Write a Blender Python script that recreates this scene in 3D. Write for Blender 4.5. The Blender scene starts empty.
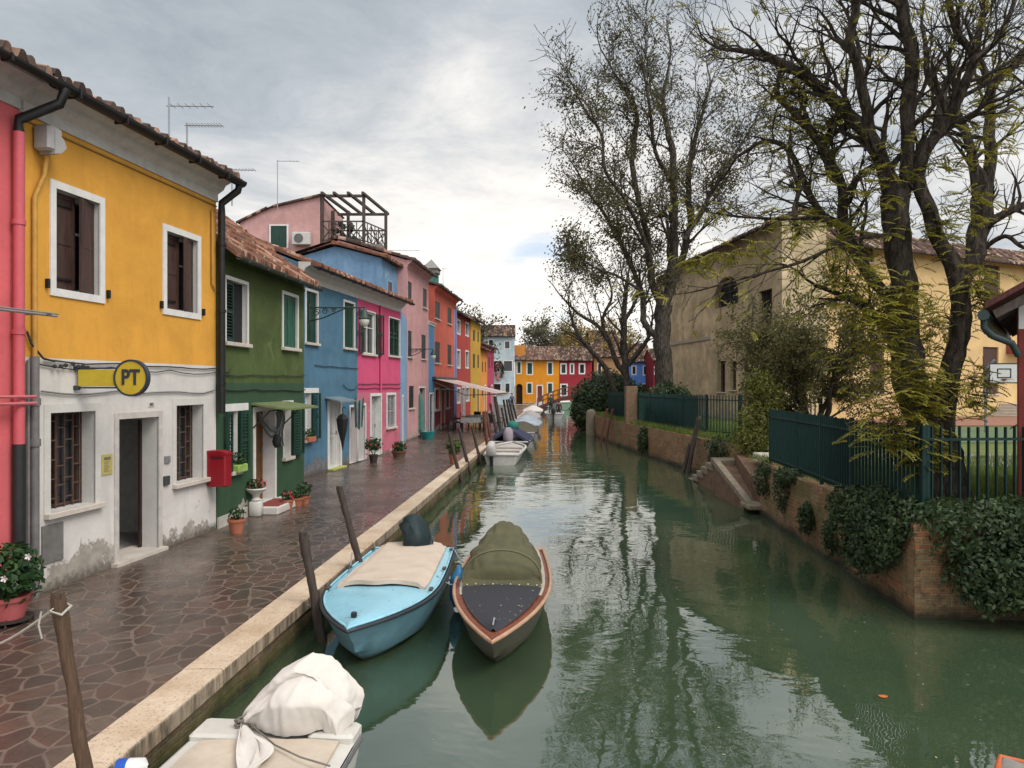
import bpy, math, random
from math import sin, cos, pi, radians, sqrt, atan2
from mathutils import Vector, Matrix, noise
V = Vector
rnd = random.Random(7)
SC = bpy.context.scene
COL = SC.collection
# measured from the photograph: focal length in px, image centre, eye height over the quay
F, CX, CY, CH = 745.0, 512.0, 385.0, 2.6
WZ = -0.42      # water level
RZ = 0.80       # right bank level
def gp(px, py, z=0.0):
    Y = (CH - z) * F / (py - CY); return V(((px - CX) / F * Y, Y, z))
def at(px, py, Y):
    return V(((px - CX) / F * Y, Y, CH - (py - CY) / F * Y))

def props(o, label=None, cat=None, group=None, kind=None):
    if label: o['label'] = label
    if cat: o['category'] = cat
    if group: o['group'] = group
    if kind: o['kind'] = kind
    return o
def thing(name, label, cat, loc=(0, 0, 0), rz=0.0, group=None):
    o = bpy.data.objects.new(name, None); COL.objects.link(o)
    o.location = loc; o.rotation_euler = (0, 0, rz); o.empty_display_size = .2
    return props(o, label, cat, group)
def dup(root, loc=None, rz=None, label=None, group=None, scale=None):
    r = root.copy(); COL.objects.link(r)
    if loc is not None: r.location = loc
    if rz is not None: r.rotation_euler = (0, 0, rz)
    if scale is not None: r.scale = (scale,) * 3
    if label: r['label'] = label
    if group: r['group'] = group
    for ch in list(root.children):
        c = ch.copy(); COL.objects.link(c); c.parent = r
        for g in list(ch.children):
            d = g.copy(); COL.objects.link(d); d.parent = c
    return r

class MB:
    """collects geometry of ONE mesh"""
    def __init__(s): s.v = []; s.f = []; s.m = []; s.uv = {}
    def vv(s, pts):
        i = len(s.v); s.v.extend([tuple(p) for p in pts]); return i
    def face(s, idx, mi=0, uv=None):
        if uv: s.uv[len(s.f)] = uv
        s.f.append(tuple(idx)); s.m.append(mi)
    def poly(s, pts, mi=0, uv=None):
        i = s.vv(pts); s.face(range(i, i + len(pts)), mi, uv)
    def box(s, x0, y0, z0, x1, y1, z1, mi=0, M=None):
        p = [V((x, y, z)) for z in (z0, z1) for y in (y0, y1) for x in (x0, x1)]
        if M: p = [M @ q for q in p]
        i = s.vv(p)
        for q in ((0, 2, 3, 1), (4, 5, 7, 6), (0, 1, 5, 4), (2, 6, 7, 3), (0, 4, 6, 2), (1, 3, 7, 5)):
            s.face([i + k for k in q], mi)
    def bbox(s, x0, y0, z0, x1, y1, z1, b=.01, mi=0, M=None):
        """box with chamfered vertical and top edges"""
        def ring(e, z):
            a0, a1, c0, c1 = x0 + e, x1 - e, y0 + e, y1 - e
            return [V((a0 + b, c0, z)), V((a1 - b, c0, z)), V((a1, c0 + b, z)), V((a1, c1 - b, z)), V((a1 - b, c1, z)), V((a0 + b, c1, z)), V((a0, c1 - b, z)), V((a0, c0 + b, z))]
        rs = [ring(b, z0), ring(0, z0 + b), ring(0, z1 - b), ring(b, z1)]
        if M: rs = [[M @ q for q in r] for r in rs]
        ii = [s.vv(r) for r in rs]
        for a, c in zip(ii, ii[1:]):
            for k in range(8): s.face((a + k, a + (k + 1) % 8, c + (k + 1) % 8, c + k), mi)
        s.face([ii[0] + k for k in range(7, -1, -1)], mi); s.face([ii[-1] + k for k in range(8)], mi)
    def ext(s, poly, vec, mi=0, caps=True):
        """extrude polygon (list of 3d) along vec"""
        n = len(poly); vec = V(vec); i = s.vv(poly); j = s.vv([V(p) + vec for p in poly])
        for k in range(n): s.face((i + k, i + (k + 1) % n, j + (k + 1) % n, j + k), mi)
        if caps: s.face([i + k for k in range(n - 1, -1, -1)], mi); s.face([j + k for k in range(n)], mi)
    def extx(s, prof, x0, x1, mi=0):
        s.ext([V((x0, y, z)) for y, z in prof], (x1 - x0, 0, 0), mi)
    def tube(s, pts, rad, n=6, mi=0, cap=True):
        pts = [V(p) for p in pts]
        if not hasattr(rad, '__len__'): rad = [rad] * len(pts)
        prev = None; up = V((0, 0, 1)); N = len(pts)
        d0 = (pts[1] - pts[0]).normalized()
        a = d0.cross(up)
        if a.length < .05: a = d0.cross(V((1, 0, 0)))
        a.normalize(); st = len(s.v)
        for k in range(N):
            d = (pts[min(k + 1, N - 1)] - pts[max(k - 1, 0)])
            if d.length < 1e-9: d = d0
            d = d.normalized(); a = (a - d * a.dot(d))
            if a.length < 1e-6: a = d.orthogonal()
            a.normalize(); b = d.cross(a); r = rad[k]; p = pts[k]
            s.v.extend([tuple(p + (a * cos(2 * pi * q / n) + b * sin(2 * pi * q / n)) * r) for q in range(n)])
        for k in range(N - 1):
            u = st + k * n; w = u + n
            for q in range(n):
                q2 = (q + 1) % n; s.face((u + q, u + q2, w + q2, w + q), mi)
        if cap:
            s.face([st + q for q in range(n - 1, -1, -1)], mi); e = st + (N - 1) * n; s.face([e + q for q in range(n)], mi)
    def lathe(s, prof, n=16, c=(0, 0, 0), mi=0, sx=1, sy=1):
        c = V(c); st = len(s.v)
        for r, z in prof:
            s.v.extend([tuple(c + V((r * cos(2 * pi * q / n) * sx, r * sin(2 * pi * q / n) * sy, z))) for q in range(n)])
        for k in range(len(prof) - 1):
            u = st + k * n; w = u + n
            for q in range(n): s.face((u + q, u + (q + 1) % n, w + (q + 1) % n, w + q), mi)
        s.face([st + q for q in range(n - 1, -1, -1)], mi); e = st + (len(prof) - 1) * n; s.face([e + q for q in range(n)], mi)
    def grid(s, fn, nu, nv, mi=0, flip=False):
        st = len(s.v)
        for j in range(nv + 1):
            for i in range(nu + 1): s.v.append(tuple(fn(i / nu, j / nv)))
        for j in range(nv):
            for i in range(nu):
                a = st + j * (nu + 1) + i; q = (a, a + 1, a + nu + 2, a + nu + 1)
                s.face(q[::-1] if flip else q, mi)
    def blob(s, c, r, n=14, e=1.0, mi=0, jit=0.0, M=None, seed=0):
        """superellipsoid; e<1 = boxier"""
        c = V(c); st = len(s.v); m = n // 2
        def pw(x): return math.copysign(abs(x) ** e, x)
        for j in range(m + 1):
            ph = -pi / 2 + pi * j / m
            for i in range(n):
                th = 2 * pi * i / n
                p = V((pw(cos(ph)) * pw(cos(th)) * r[0], pw(cos(ph)) * pw(sin(th)) * r[1], pw(sin(ph)) * r[2]))
                if jit: p *= 1 + jit * noise.noise(p * 3.0 / max(r) + V((seed, 0, 0)))
                if M: p = M @ p
                s.v.append(tuple(c + p))
        for j in range(m):
            for i in range(n):
                a = st + j * n + i; b = st + j * n + (i + 1) % n
                s.face((a, b, b + n, a + n), mi)
    def build(s, name, mats, parent=None, smooth=False, label=None, cat=None, group=None, kind=None, loc=None, rz=None):
        me = bpy.data.meshes.new(name); me.from_pydata(s.v, [], s.f)
        if not isinstance(mats, (list, tuple)): mats = [mats]
        for m in mats: me.materials.append(m)
        if any(s.m): me.polygons.foreach_set('material_index', s.m)
        if s.uv:
            ul = me.uv_layers.new(name='UVMap').data
            for p in me.polygons:
                u = s.uv.get(p.index)
                if u:
                    for li, c in zip(p.loop_indices, u): ul[li].uv = c
        if smooth: me.polygons.foreach_set('use_smooth', [True] * len(s.f))
        me.update()
        o = bpy.data.objects.new(name, me); COL.objects.link(o)
        if parent is not None: o.parent = parent
        if loc is not None: o.location = loc
        if rz is not None: o.rotation_euler = (0, 0, rz)
        if smooth == 'auto' or smooth is True:
            try: me.set_sharp_from_angle(angle=radians(50))
            except Exception: pass
        return props(o, label, cat, group, kind)

# ---------------------------------------------------------------- materials
_mc = {}
class NT:
    def __init__(s, name):
        s.mat = bpy.data.materials.new(name); s.mat.use_nodes = True; s.t = s.mat.node_tree; s.t.nodes.clear()
        s.out = s.t.nodes.new('ShaderNodeOutputMaterial')
    def n(s, typ, **k):
        nd = s.t.nodes.new(typ)
        for a, b in k.items():
            if a.startswith('i_'):
                key = a[2:]; key = int(key) if key.isdigit() else key.replace('_', ' ')
                if hasattr(b, 'is_output'): s.t.links.new(b, nd.inputs[key])
                else: nd.inputs[key].default_value = b
            else: setattr(nd, a, b)
        return nd
    def link(s, a, b): s.t.links.new(a, b)
    def coord(s, which='Object', scale=(1, 1, 1), loc=(0, 0, 0)):
        tc = s.n('ShaderNodeTexCoord'); mp = s.n('ShaderNodeMapping'); s.link(tc.outputs[which], mp.inputs[0])
        mp.inputs['Scale'].default_value = scale; mp.inputs['Location'].default_value = loc
        return mp.outputs[0]
    def noise(s, vec, scale, detail=4, rough=.55, dist=0):
        nd = s.n('ShaderNodeTexNoise', i_Scale=scale, i_Detail=detail, i_Roughness=rough, i_Distortion=dist)
        s.link(vec, nd.inputs['Vector']); return nd.outputs['Fac']
    def ramp(s, fac, stops):
        r = s.n('ShaderNodeValToRGB'); s.link(fac, r.inputs[0]); el = r.color_ramp.elements
        while len(el) < len(stops): el.new(.5)
        for e, (p, c) in zip(el, stops):
            e.position = p; e.color = (c, c, c, 1) if not hasattr(c, '__len__') else (*c, 1) if len(c) == 3 else c
        return r.outputs[0]
    def mix(s, fac, a, b, mode='MIX'):
        m = s.n('ShaderNodeMix', data_type='RGBA', blend_type=mode)
        for k, x in ((0, fac), (6, a), (7, b)):
            if hasattr(x, 'is_output'): s.link(x, m.inputs[k])
            elif k == 0: m.inputs[0].default_value = x
            else: m.inputs[k].default_value = (*x, 1) if len(x) == 3 else x
        return m.outputs[2]
    def math(s, op, a, b=0.0, clamp=False):
        m = s.n('ShaderNodeMath', operation=op, use_clamp=clamp)
        for k, x in ((0, a), (1, b)):
            if hasattr(x, 'is_output'): s.link(x, m.inputs[k])
            else: m.inputs[k].default_value = x
        return m.outputs[0]
    def bump(s, h, strength=.3, dist=.02):
        b = s.n('ShaderNodeBump', i_Strength=strength, i_Distance=dist); s.link(h, b.inputs['Height']); return b.outputs[0]
    def pbr(s, col, rough=.7, metal=0, normal=None, spec=.5, **k):
        p = s.n('ShaderNodeBsdfPrincipled')
        for key, x in (('Base Color', col), ('Roughness', rough), ('Metallic', metal), ('Specular IOR Level', spec)):
            if hasattr(x, 'is_output'): s.link(x, p.inputs[key])
            elif key == 'Base Color': p.inputs[key].default_value = (*x, 1)
            else: p.inputs[key].default_value = x
        if normal is not None: s.link(normal, p.inputs['Normal'])
        s.link(p.outputs[0], s.out.inputs[0]); return p

def mul(c, k): return tuple(min(1, x * k) for x in c)
def plain(name, col, rough=.6, var=.25, scale=6, bump=.15, metal=0, spec=.4, dirt=None, stretch=(1, 1, 1)):
    if name in _mc: return _mc[name]
    t = NT(name); co = t.coord(scale=stretch)
    n1 = t.noise(co, scale, 6, .65); n2 = t.noise(co, scale * 5, 3)
    c = t.mix(t.ramp(n1, [(.3, 0), (.7, 1)]), mul(col, 1 - var), mul(col, 1 + var * .6))
    c = t.mix(t.math('MULTIPLY', n2, .35), c, dirt or mul(col, .55))
    r = t.math('ADD', t.math('MULTIPLY', n1, .3), rough - .15)
    t.pbr(c, r, metal, t.bump(n2, bump, .01), spec); _mc[name] = t.mat; return t.mat

def stucco(name, col, stain=.35, streak=.25, damp=.8, patch=None, rough=.85, dampcol=(.30, .27, .23)):
    """painted plaster: blotchy wash, run-off streaks, damp lifting plaster at the foot"""
    if name in _mc: return _mc[name]
    t = NT(name); co = t.coord(); lo = t.coord(scale=(2.2, 2.2, .28))
    big = t.noise(co, .9, 6, .7, .4); fine = t.noise(co, 14, 5, .6); st = t.noise(lo, 2.4, 6, .65)
    c = t.mix(t.ramp(big, [(.36, 0), (.62, 1)]), mul(col, 1 - stain * .62), mul(col, 1.10))
    hg = t.noise(co, .28, 5, .7, .5)
    c = t.mix(t.math('MULTIPLY', t.ramp(hg, [(.42, 0), (.60, 1)]), min(.9, stain * .7)), c, mul(col, .55))
    c = t.mix(t.math('MULTIPLY', t.ramp(st, [(.5, 0), (.75, 1)]), streak), c, mul(col, .45))
    c = t.mix(t.math('MULTIPLY', fine, .22), c, mul(col, .72))
    if patch:
        pn = t.noise(co, 1.7, 8, .75, .6)
        c = t.mix(t.ramp(pn, [(.60, 0), (.64, .75)]), c, patch)
    if damp:
        sx = t.n('ShaderNodeSeparateXYZ'); t.link(co, sx.inputs[0])
        dn = t.noise(co, 1.6, 7, .7)
        h = t.math('ADD', sx.outputs[2], t.math('MULTIPLY', t.math('SUBTRACT', dn, .5), -2.4))
        msk = t.ramp(t.math('DIVIDE', h, damp), [(.42, 1), (.50, 0)])
        rim = t.ramp(t.math('DIVIDE', h, damp), [(.44, 0), (.50, 1), (.56, 0)])
        c = t.mix(t.math('MULTIPLY', msk, .85), c, t.mix(t.ramp(t.noise(co, 5, 6, .7), [(.4, 0), (.65, 1)]), dampcol, mul(dampcol, 1.7)))
        c = t.mix(t.math('MULTIPLY', rim, .35), c, mul(col, .55))
        g = t.math('ADD', sx.outputs[2], t.math('MULTIPLY', t.math('SUBTRACT', fine, .5), -.35))
        c = t.mix(t.ramp(g, [(.02, .75), (.16, 0)]), c, (.06, .05, .035))
        big = t.math('SUBTRACT', big, t.math('MULTIPLY', msk, 1.2))
    n = t.bump(t.math('ADD', t.math('MULTIPLY', big, .8), fine), .35, .012)
    t.pbr(c, rough, 0, n, .25); _mc[name] = t.mat; return t.mat

def leafmat(name, c1, c2, c3=None, trans=.35, rough=.55):
    if name in _mc: return _mc[name]
    t = NT(name); g = t.n('ShaderNodeNewGeometry')
    stops = [(0, c1), (.55, c2)] + ([(1, c3)] if c3 else [])
    c = t.ramp(g.outputs['Random Per Island'], stops)
    co = t.coord(); big = t.noise(co, .8, 3)
    c = t.mix(t.ramp(big, [(.35, 0), (.65, .55)]), c, mul(c1, .8))
    p = t.pbr(c, rough, 0, None, .35)
    tr = t.n('ShaderNodeBsdfTranslucent'); t.link(c, tr.inputs[0])
    m = t.n('ShaderNodeMixShader', i_0=trans); t.link(p.outputs[0], m.inputs[1]); t.link(tr.outputs[0], m.inputs[2])
    t.link(m.outputs[0], t.out.inputs[0]); _mc[name] = t.mat; return t.mat

def m_tiles(name, base=(.30, .135, .085)):
    if name in _mc: return _mc[name]
    t = NT(name); tc = t.n('ShaderNodeTexCoord'); sx = t.n('ShaderNodeSeparateXYZ'); t.link(tc.outputs['Object'], sx.inputs[0])
    a = t.math('FLOOR', t.math('DIVIDE', sx.outputs[0], .21)); b = t.math('FLOOR', t.math('DIVIDE', sx.outputs[1], .36))
    cb = t.n('ShaderNodeCombineXYZ'); t.link(a, cb.inputs[0]); t.link(b, cb.inputs[1])
    wn = t.n('ShaderNodeTexWhiteNoise', noise_dimensions='2D'); t.link(cb.outputs[0], wn.inputs['Vector'])
    c = t.ramp(wn.outputs[0], [(0, mul(base, .45)), (.35, mul(base, .8)), (.7, base), (.93, (.38, .22, .15)), (1, (.42, .33, .26))])
    co = tc.outputs['Object']; n1 = t.noise(co, 3, 8, .75); n2 = t.noise(co, 25, 4)
    c = t.mix(t.ramp(n1, [(.45, 0), (.7, .8)]), c, (.075, .06, .05))
    c = t.mix(t.ramp(n2, [(.6, 0), (.75, .5)]), c, (.22, .21, .15))
    t.pbr(c, .85, 0, t.bump(n2, .4, .01), .25); _mc[name] = t.mat; return t.mat

def m_brick(name, c1=(.30, .13, .075), c2=(.24, .15, .09), mortar=(.34, .28, .21), algae=1.0, moss=(.06, .075, .02), wet=WZ):
    """uv: metres along the wall, world height"""
    if name in _mc: return _mc[name]
    t = NT(name); uv = t.coord('UV'); co = t.coord()
    w = t.n('ShaderNodeVectorMath', operation='ADD'); t.link(uv, w.inputs[0])
    nn = t.n('ShaderNodeTexNoise', i_Scale=3.0, i_Detail=2.0); t.link(uv, nn.inputs['Vector'])
    sc = t.n('ShaderNodeVectorMath', operation='SCALE'); t.link(nn.outputs['Color'], sc.inputs[0]); sc.inputs['Scale'].default_value = .035
    t.link(sc.outputs[0], w.inputs[1])
    br = t.n('ShaderNodeTexBrick', i_Scale=1.0, i_Mortar_Size=.011, i_Brick_Width=.25, i_Row_Height=.072, i_Mortar_Smooth=.4, i_Bias=-.1)
    t.link(w.outputs[0], br.inputs['Vector'])
    br.inputs['Color1'].default_value = (*c1, 1); br.inputs['Color2'].default_value = (*c2, 1); br.inputs['Mortar'].default_value = (*mortar, 1)
    n1 = t.noise(co, 1.3, 8, .75); n2 = t.noise(co, 9, 6, .7)
    n0 = t.noise(co, .55, 5, .7)
    c = t.mix(t.ramp(n1, [(.47, 0), (.60, .8)]), br.outputs[0], (.20, .15, .08))
    c = t.mix(t.ramp(n2, [(.46, 0), (.66, .85)]), c, (.075, .052, .032))
    c = t.mix(t.ramp(n0, [(.50, 0), (.64, .65)]), c, (.13, .125, .045))
    sx = t.n('ShaderNodeSeparateXYZ'); t.link(uv, sx.inputs[0])
    h = t.math('SUBTRACT', sx.outputs[1], wet)
    h2 = t.math('ADD', h, t.math('MULTIPLY', t.math('SUBTRACT', n1, .5), .5))
    c = t.mix(t.math('MULTIPLY', t.ramp(h2, [(.05, 1), (.24, 0)]), algae), c, moss)
    c = t.mix(t.ramp(h2, [(.0, .8), (.07, 0)]), c, (.02, .02, .014))
    bh = t.math('ADD', t.math('MULTIPLY', br.outputs['Fac'], -1.0), t.math('MULTIPLY', n2, 1.2))
    t.pbr(c, .8, 0, t.bump(bh, .9, .035), .3); _mc[name] = t.mat; return t.mat

def m_pave():
    t = NT('wet_porphyry_paving'); co = t.coord(scale=(1, 1, 1))
    nn = t.n('ShaderNodeTexNoise', i_Scale=1.6, i_Detail=2.0); t.link(co, nn.inputs['Vector'])
    sc = t.n('ShaderNodeVectorMath', operation='SCALE'); t.link(nn.outputs['Color'], sc.inputs[0]); sc.inputs['Scale'].default_value = .20
    w = t.n('ShaderNodeVectorMath', operation='ADD'); t.link(co, w.inputs[0]); t.link(sc.outputs[0], w.inputs[1])
    mp = t.n('ShaderNodeMapping'); t.link(w.outputs[0], mp.inputs[0]); mp.inputs['Scale'].default_value = (4.6, 3.3, 1)
    v = t.n('ShaderNodeTexVoronoi', feature='DISTANCE_TO_EDGE', voronoi_dimensions='2D', i_Scale=1.0); t.link(mp.outputs[0], v.inputs['Vector'])
    v2 = t.n('ShaderNodeTexVoronoi', feature='F1', voronoi_dimensions='2D', i_Scale=1.0); t.link(mp.outputs[0], v2.inputs['Vector'])
    sx = t.n('ShaderNodeSeparateColor'); t.link(v2.outputs['Color'], sx.inputs[0])
    stone = t.ramp(sx.outputs[0], [(0, (.058, .040, .029)), (.45, (.086, .060, .043)), (.75, (.118, .060, .040)), (1, (.15, .11, .08))])
    big = t.noise(co, .5, 4, .6); fine = t.noise(co, 30, 5, .7); mid = t.noise(co, 6, 5, .7)
    stone = t.mix(t.ramp(mid, [(.3, 0), (.7, .75)]), stone, (.045, .034, .030))
    stone = t.mix(t.ramp(fine, [(.55, 0), (.8, .5)]), stone, (.15, .115, .095))
    edge = t.ramp(t.math('ADD', v.outputs['Distance'], t.math('MULTIPLY', t.math('SUBTRACT', mid, .5), .10)), [(.030, 1), (.075, 0)])
    c = t.mix(edge, stone, t.mix(mid, (.21, .155, .12), (.085, .062, .05)))
    c = t.mix(t.ramp(big, [(.4, 0), (.7, .4)]), c, (.045, .035, .03))
    r = t.math('ADD', t.ramp(big, [(.38, .10), (.66, .32)]), t.math('MULTIPLY', fine, .12))
    r = t.math('ADD', r, t.math('MULTIPLY', edge, .15))
    h = t.math('ADD', t.math('MULTIPLY', edge, -.6), t.math('ADD', t.math('MULTIPLY', fine, .25), t.math('MULTIPLY', mid, .5)))
    h = t.math('ADD', h, t.math('MULTIPLY', sx.outputs[1], .5))
    t.pbr(c, r, 0, t.bump(h, .45, .012), .5); return t.mat

def hullmat(name, col, rough=.42):
    t = NT(name); co = t.coord(); n1 = t.noise(co, 3, 6, .7); n2 = t.noise(t.coord(scale=(3, 3, 22)), 3, 5, .7); n3 = t.noise(co, 26, 4, .7)
    c = t.mix(t.ramp(n1, [(.35, 0), (.65, 1)]), mul(col, .78), mul(col, 1.12))
    c = t.mix(t.ramp(n2, [(.60, 0), (.70, .5)]), c, mul(col, .5)); c = t.mix(t.ramp(n3, [(.62, 0), (.7, .5)]), c, mul(col, 1.6))
    sx = t.n('ShaderNodeSeparateXYZ'); t.link(co, sx.inputs[0]); h = t.math('ADD', sx.outputs[2], t.math('MULTIPLY', t.math('SUBTRACT', n1, .5), -.10))
    c = t.mix(t.ramp(h, [(.03, .9), (.085, 0)]), c, (.045, .05, .025)); c = t.mix(t.ramp(h, [(.0, .9), (.03, 0)]), c, (.015, .02, .01))
    t.pbr(c, t.math('ADD', t.math('MULTIPLY', n1, .3), rough - .15), 0, t.bump(n3, .1, .005), .45); return t.mat
def m_coping():
    t = NT('istrian_stone'); co = t.coord(); n1 = t.noise(co, 1.2, 6, .7); n2 = t.noise(co, 40, 4, .8); n3 = t.noise(co, 9, 5, .6)
    c = t.mix(t.ramp(n1, [(.35, 0), (.65, 1)]), (.40, .29, .19), (.58, .47, .35))
    sx = t.n('ShaderNodeSeparateXYZ'); t.link(co, sx.inputs[0]); st = t.noise(t.coord(scale=(4, 4, .8)), 2.5, 6, .7)
    side = t.math('MULTIPLY', t.ramp(sx.outputs[2], [(.0, 1), (.004, 0)]), t.ramp(st, [(.38, .25), (.62, .95)]))
    c = t.mix(side, c, (.075, .058, .042))
    c = t.mix(t.ramp(n2, [(.54, 0), (.64, .85)]), c, (.20, .14, .09))
    c = t.mix(t.ramp(n3, [(.62, 0), (.72, .4)]), c, (.28, .22, .16))
    t.pbr(c, .6, 0, t.bump(n2, .5, .008), .35); return t.mat

def m_water():
    t = NT('canal_water'); tc = t.n('ShaderNodeTexCoord'); co = tc.outputs['Object']
    mp = t.n('ShaderNodeMapping'); t.link(co, mp.inputs[0]); mp.inputs['Scale'].default_value = (.75, 1.0, 1)
    a = t.noise(mp.outputs[0], 1.1, 3, .5, .6); b = t.noise(mp.outputs[0], 5.0, 2, .5, .4); cst = t.noise(co, .35, 3, .5)
    sx = t.n('ShaderNodeSeparateXYZ'); t.link(co, sx.inputs[0])
    far = t.n('ShaderNodeMapRange', i_From_Min=8.0, i_From_Max=30.0, i_To_Min=.55, i_To_Max=1.0); t.link(sx.outputs[1], far.inputs[0])
    amp = t.math('MULTIPLY', t.ramp(cst, [(.32, .35), (.68, 1)]), far.outputs[0])
    h = t.math('MULTIPLY', t.math('ADD', a, t.math('MULTIPLY', b, .16)), amp)
    bmp = t.bump(h, .5, .045)
    c = t.mix(t.ramp(cst, [(.35, 0), (.65, 1)]), (.028, .050, .026), (.044, .066, .034))
    p = t.pbr(c, .02, 0, bmp, .5); p.inputs['IOR'].default_value = 2.6
    return t.mat

def m_bark(name, col=(.036, .028, .021), moss=(.058, .060, .022)):
    t = NT(name); co = t.coord(scale=(1, 1, .25)); c0 = t.coord()
    n1 = t.noise(co, 14, 8, .75, .5); n2 = t.noise(c0, 2.2, 4, .6); n3 = t.noise(c0, 7, 6, .75)
    c = t.mix(t.ramp(n1, [(.42, 0), (.60, 1)]), mul(col, .35), mul(col, 2.0)); c = t.mix(t.ramp(n3, [(.62, 0), (.70, .5)]), c, (.13, .13, .10))
    c = t.mix(t.ramp(n2, [(.55, 0), (.75, .5)]), c, moss)
    t.pbr(c, .9, 0, t.bump(n1, .9, .05), .2); return t.mat

def m_grass(name, c1=(.055, .085, .02), c2=(.10, .12, .035)):
    t = NT(name); co = t.coord(); n1 = t.noise(co, .6, 6, .7); n2 = t.noise(co, 18, 5, .8)
    c = t.mix(t.ramp(n1, [(.35, 0), (.65, 1)]), c1, c2); c = t.mix(t.ramp(n2, [(.45, 0), (.75, .8)]), c, (.12, .085, .045))
    t.pbr(c, .9, 0, t.bump(n2, .8, .05), .2); return t.mat

def m_wood(name, col, scale=(8, 8, 1.2), rough=.75):
    if name in _mc: return _mc[name]
    t = NT(name); co = t.coord(scale=scale); n1 = t.noise(co, 3, 8, .7, 1.0); n2 = t.noise(t.coord(), 3, 4)
    c = t.mix(t.ramp(n1, [(.35, 0), (.65, 1)]), mul(col, .5), mul(col, 1.25)); c = t.mix(t.math('MULTIPLY', n2, .4), c, mul(col, .5))
    t.pbr(c, rough, 0, t.bump(n1, .5, .015), .3); _mc[name] = t.mat; return t.mat

def m_glass(name='window_glass', col=(.012, .014, .016)):
    if name in _mc: return _mc[name]
    t = NT(name); n = t.noise(t.coord(), 1.5, 2); t.pbr(t.mix(n, col, mul(col, 2.2)), .08, 0, t.bump(n, .06, .02), .5); _mc[name] = t.mat; return t.mat

WHITE = plain('white_painted_stone', (.66, .64, .61), .7, .12, 4, .1)
STONE = plain('pale_sill_stone', (.52, .46, .40), .8, .2, 4, .2)
GLASS = m_glass()
DARK = plain('dark_interior', (.012, .012, .013), .9, .3, 3)
GUT = plain('dark_gutter_metal', (.022, .021, .021), .45, .3, 5, .05, .4)
BROWNSH = m_wood('brown_shutter_paint', (.075, .040, .032), (2, 2, .3), .55)
GREENSH = m_wood('dark_green_shutter_paint', (.012, .050, .036), (2, 2, .4), .5)
GREENLT = m_wood('mid_green_shutter_paint', (.03, .11, .07), (2, 2, .4), .5)
IRON = plain('rusty_dark_iron', (.03, .022, .018), .7, .5, 12, .3)
TILE = m_tiles('old_roof_tiles', (.20, .080, .045))
TILE2 = m_tiles('dull_roof_tiles', (.085, .052, .040))
CABLE = plain('dark_cable', (.03, .03, .03), .7, .2)
COPE = m_coping()
BRICK = m_brick('canal_brick')
TERRA = plain('terracotta_pot', (.38, .13, .07), .8, .2, 8)
ROPE = plain('pale_rope', (.45, .42, .36), .9, .2, 60, .6)
POLEW = m_wood('weathered_dark_pole_wood', (.060, .045, .036), (14, 14, 1.0), .8)
POLEB = m_wood('brown_pole_wood', (.095, .056, .034), (14, 14, 1.0), .8)
POLER = m_wood('reddish_pole_wood', (.13, .055, .04), (14, 14, 1.0), .8)
RAILG = plain('dark_green_fence_paint', (.006, .030, .026), .6, .35, 8, .1, spec=.25)
STEEL = plain('galvanised_steel', (.30, .31, .32), .45, .2, 10, .1, .6)
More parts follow.
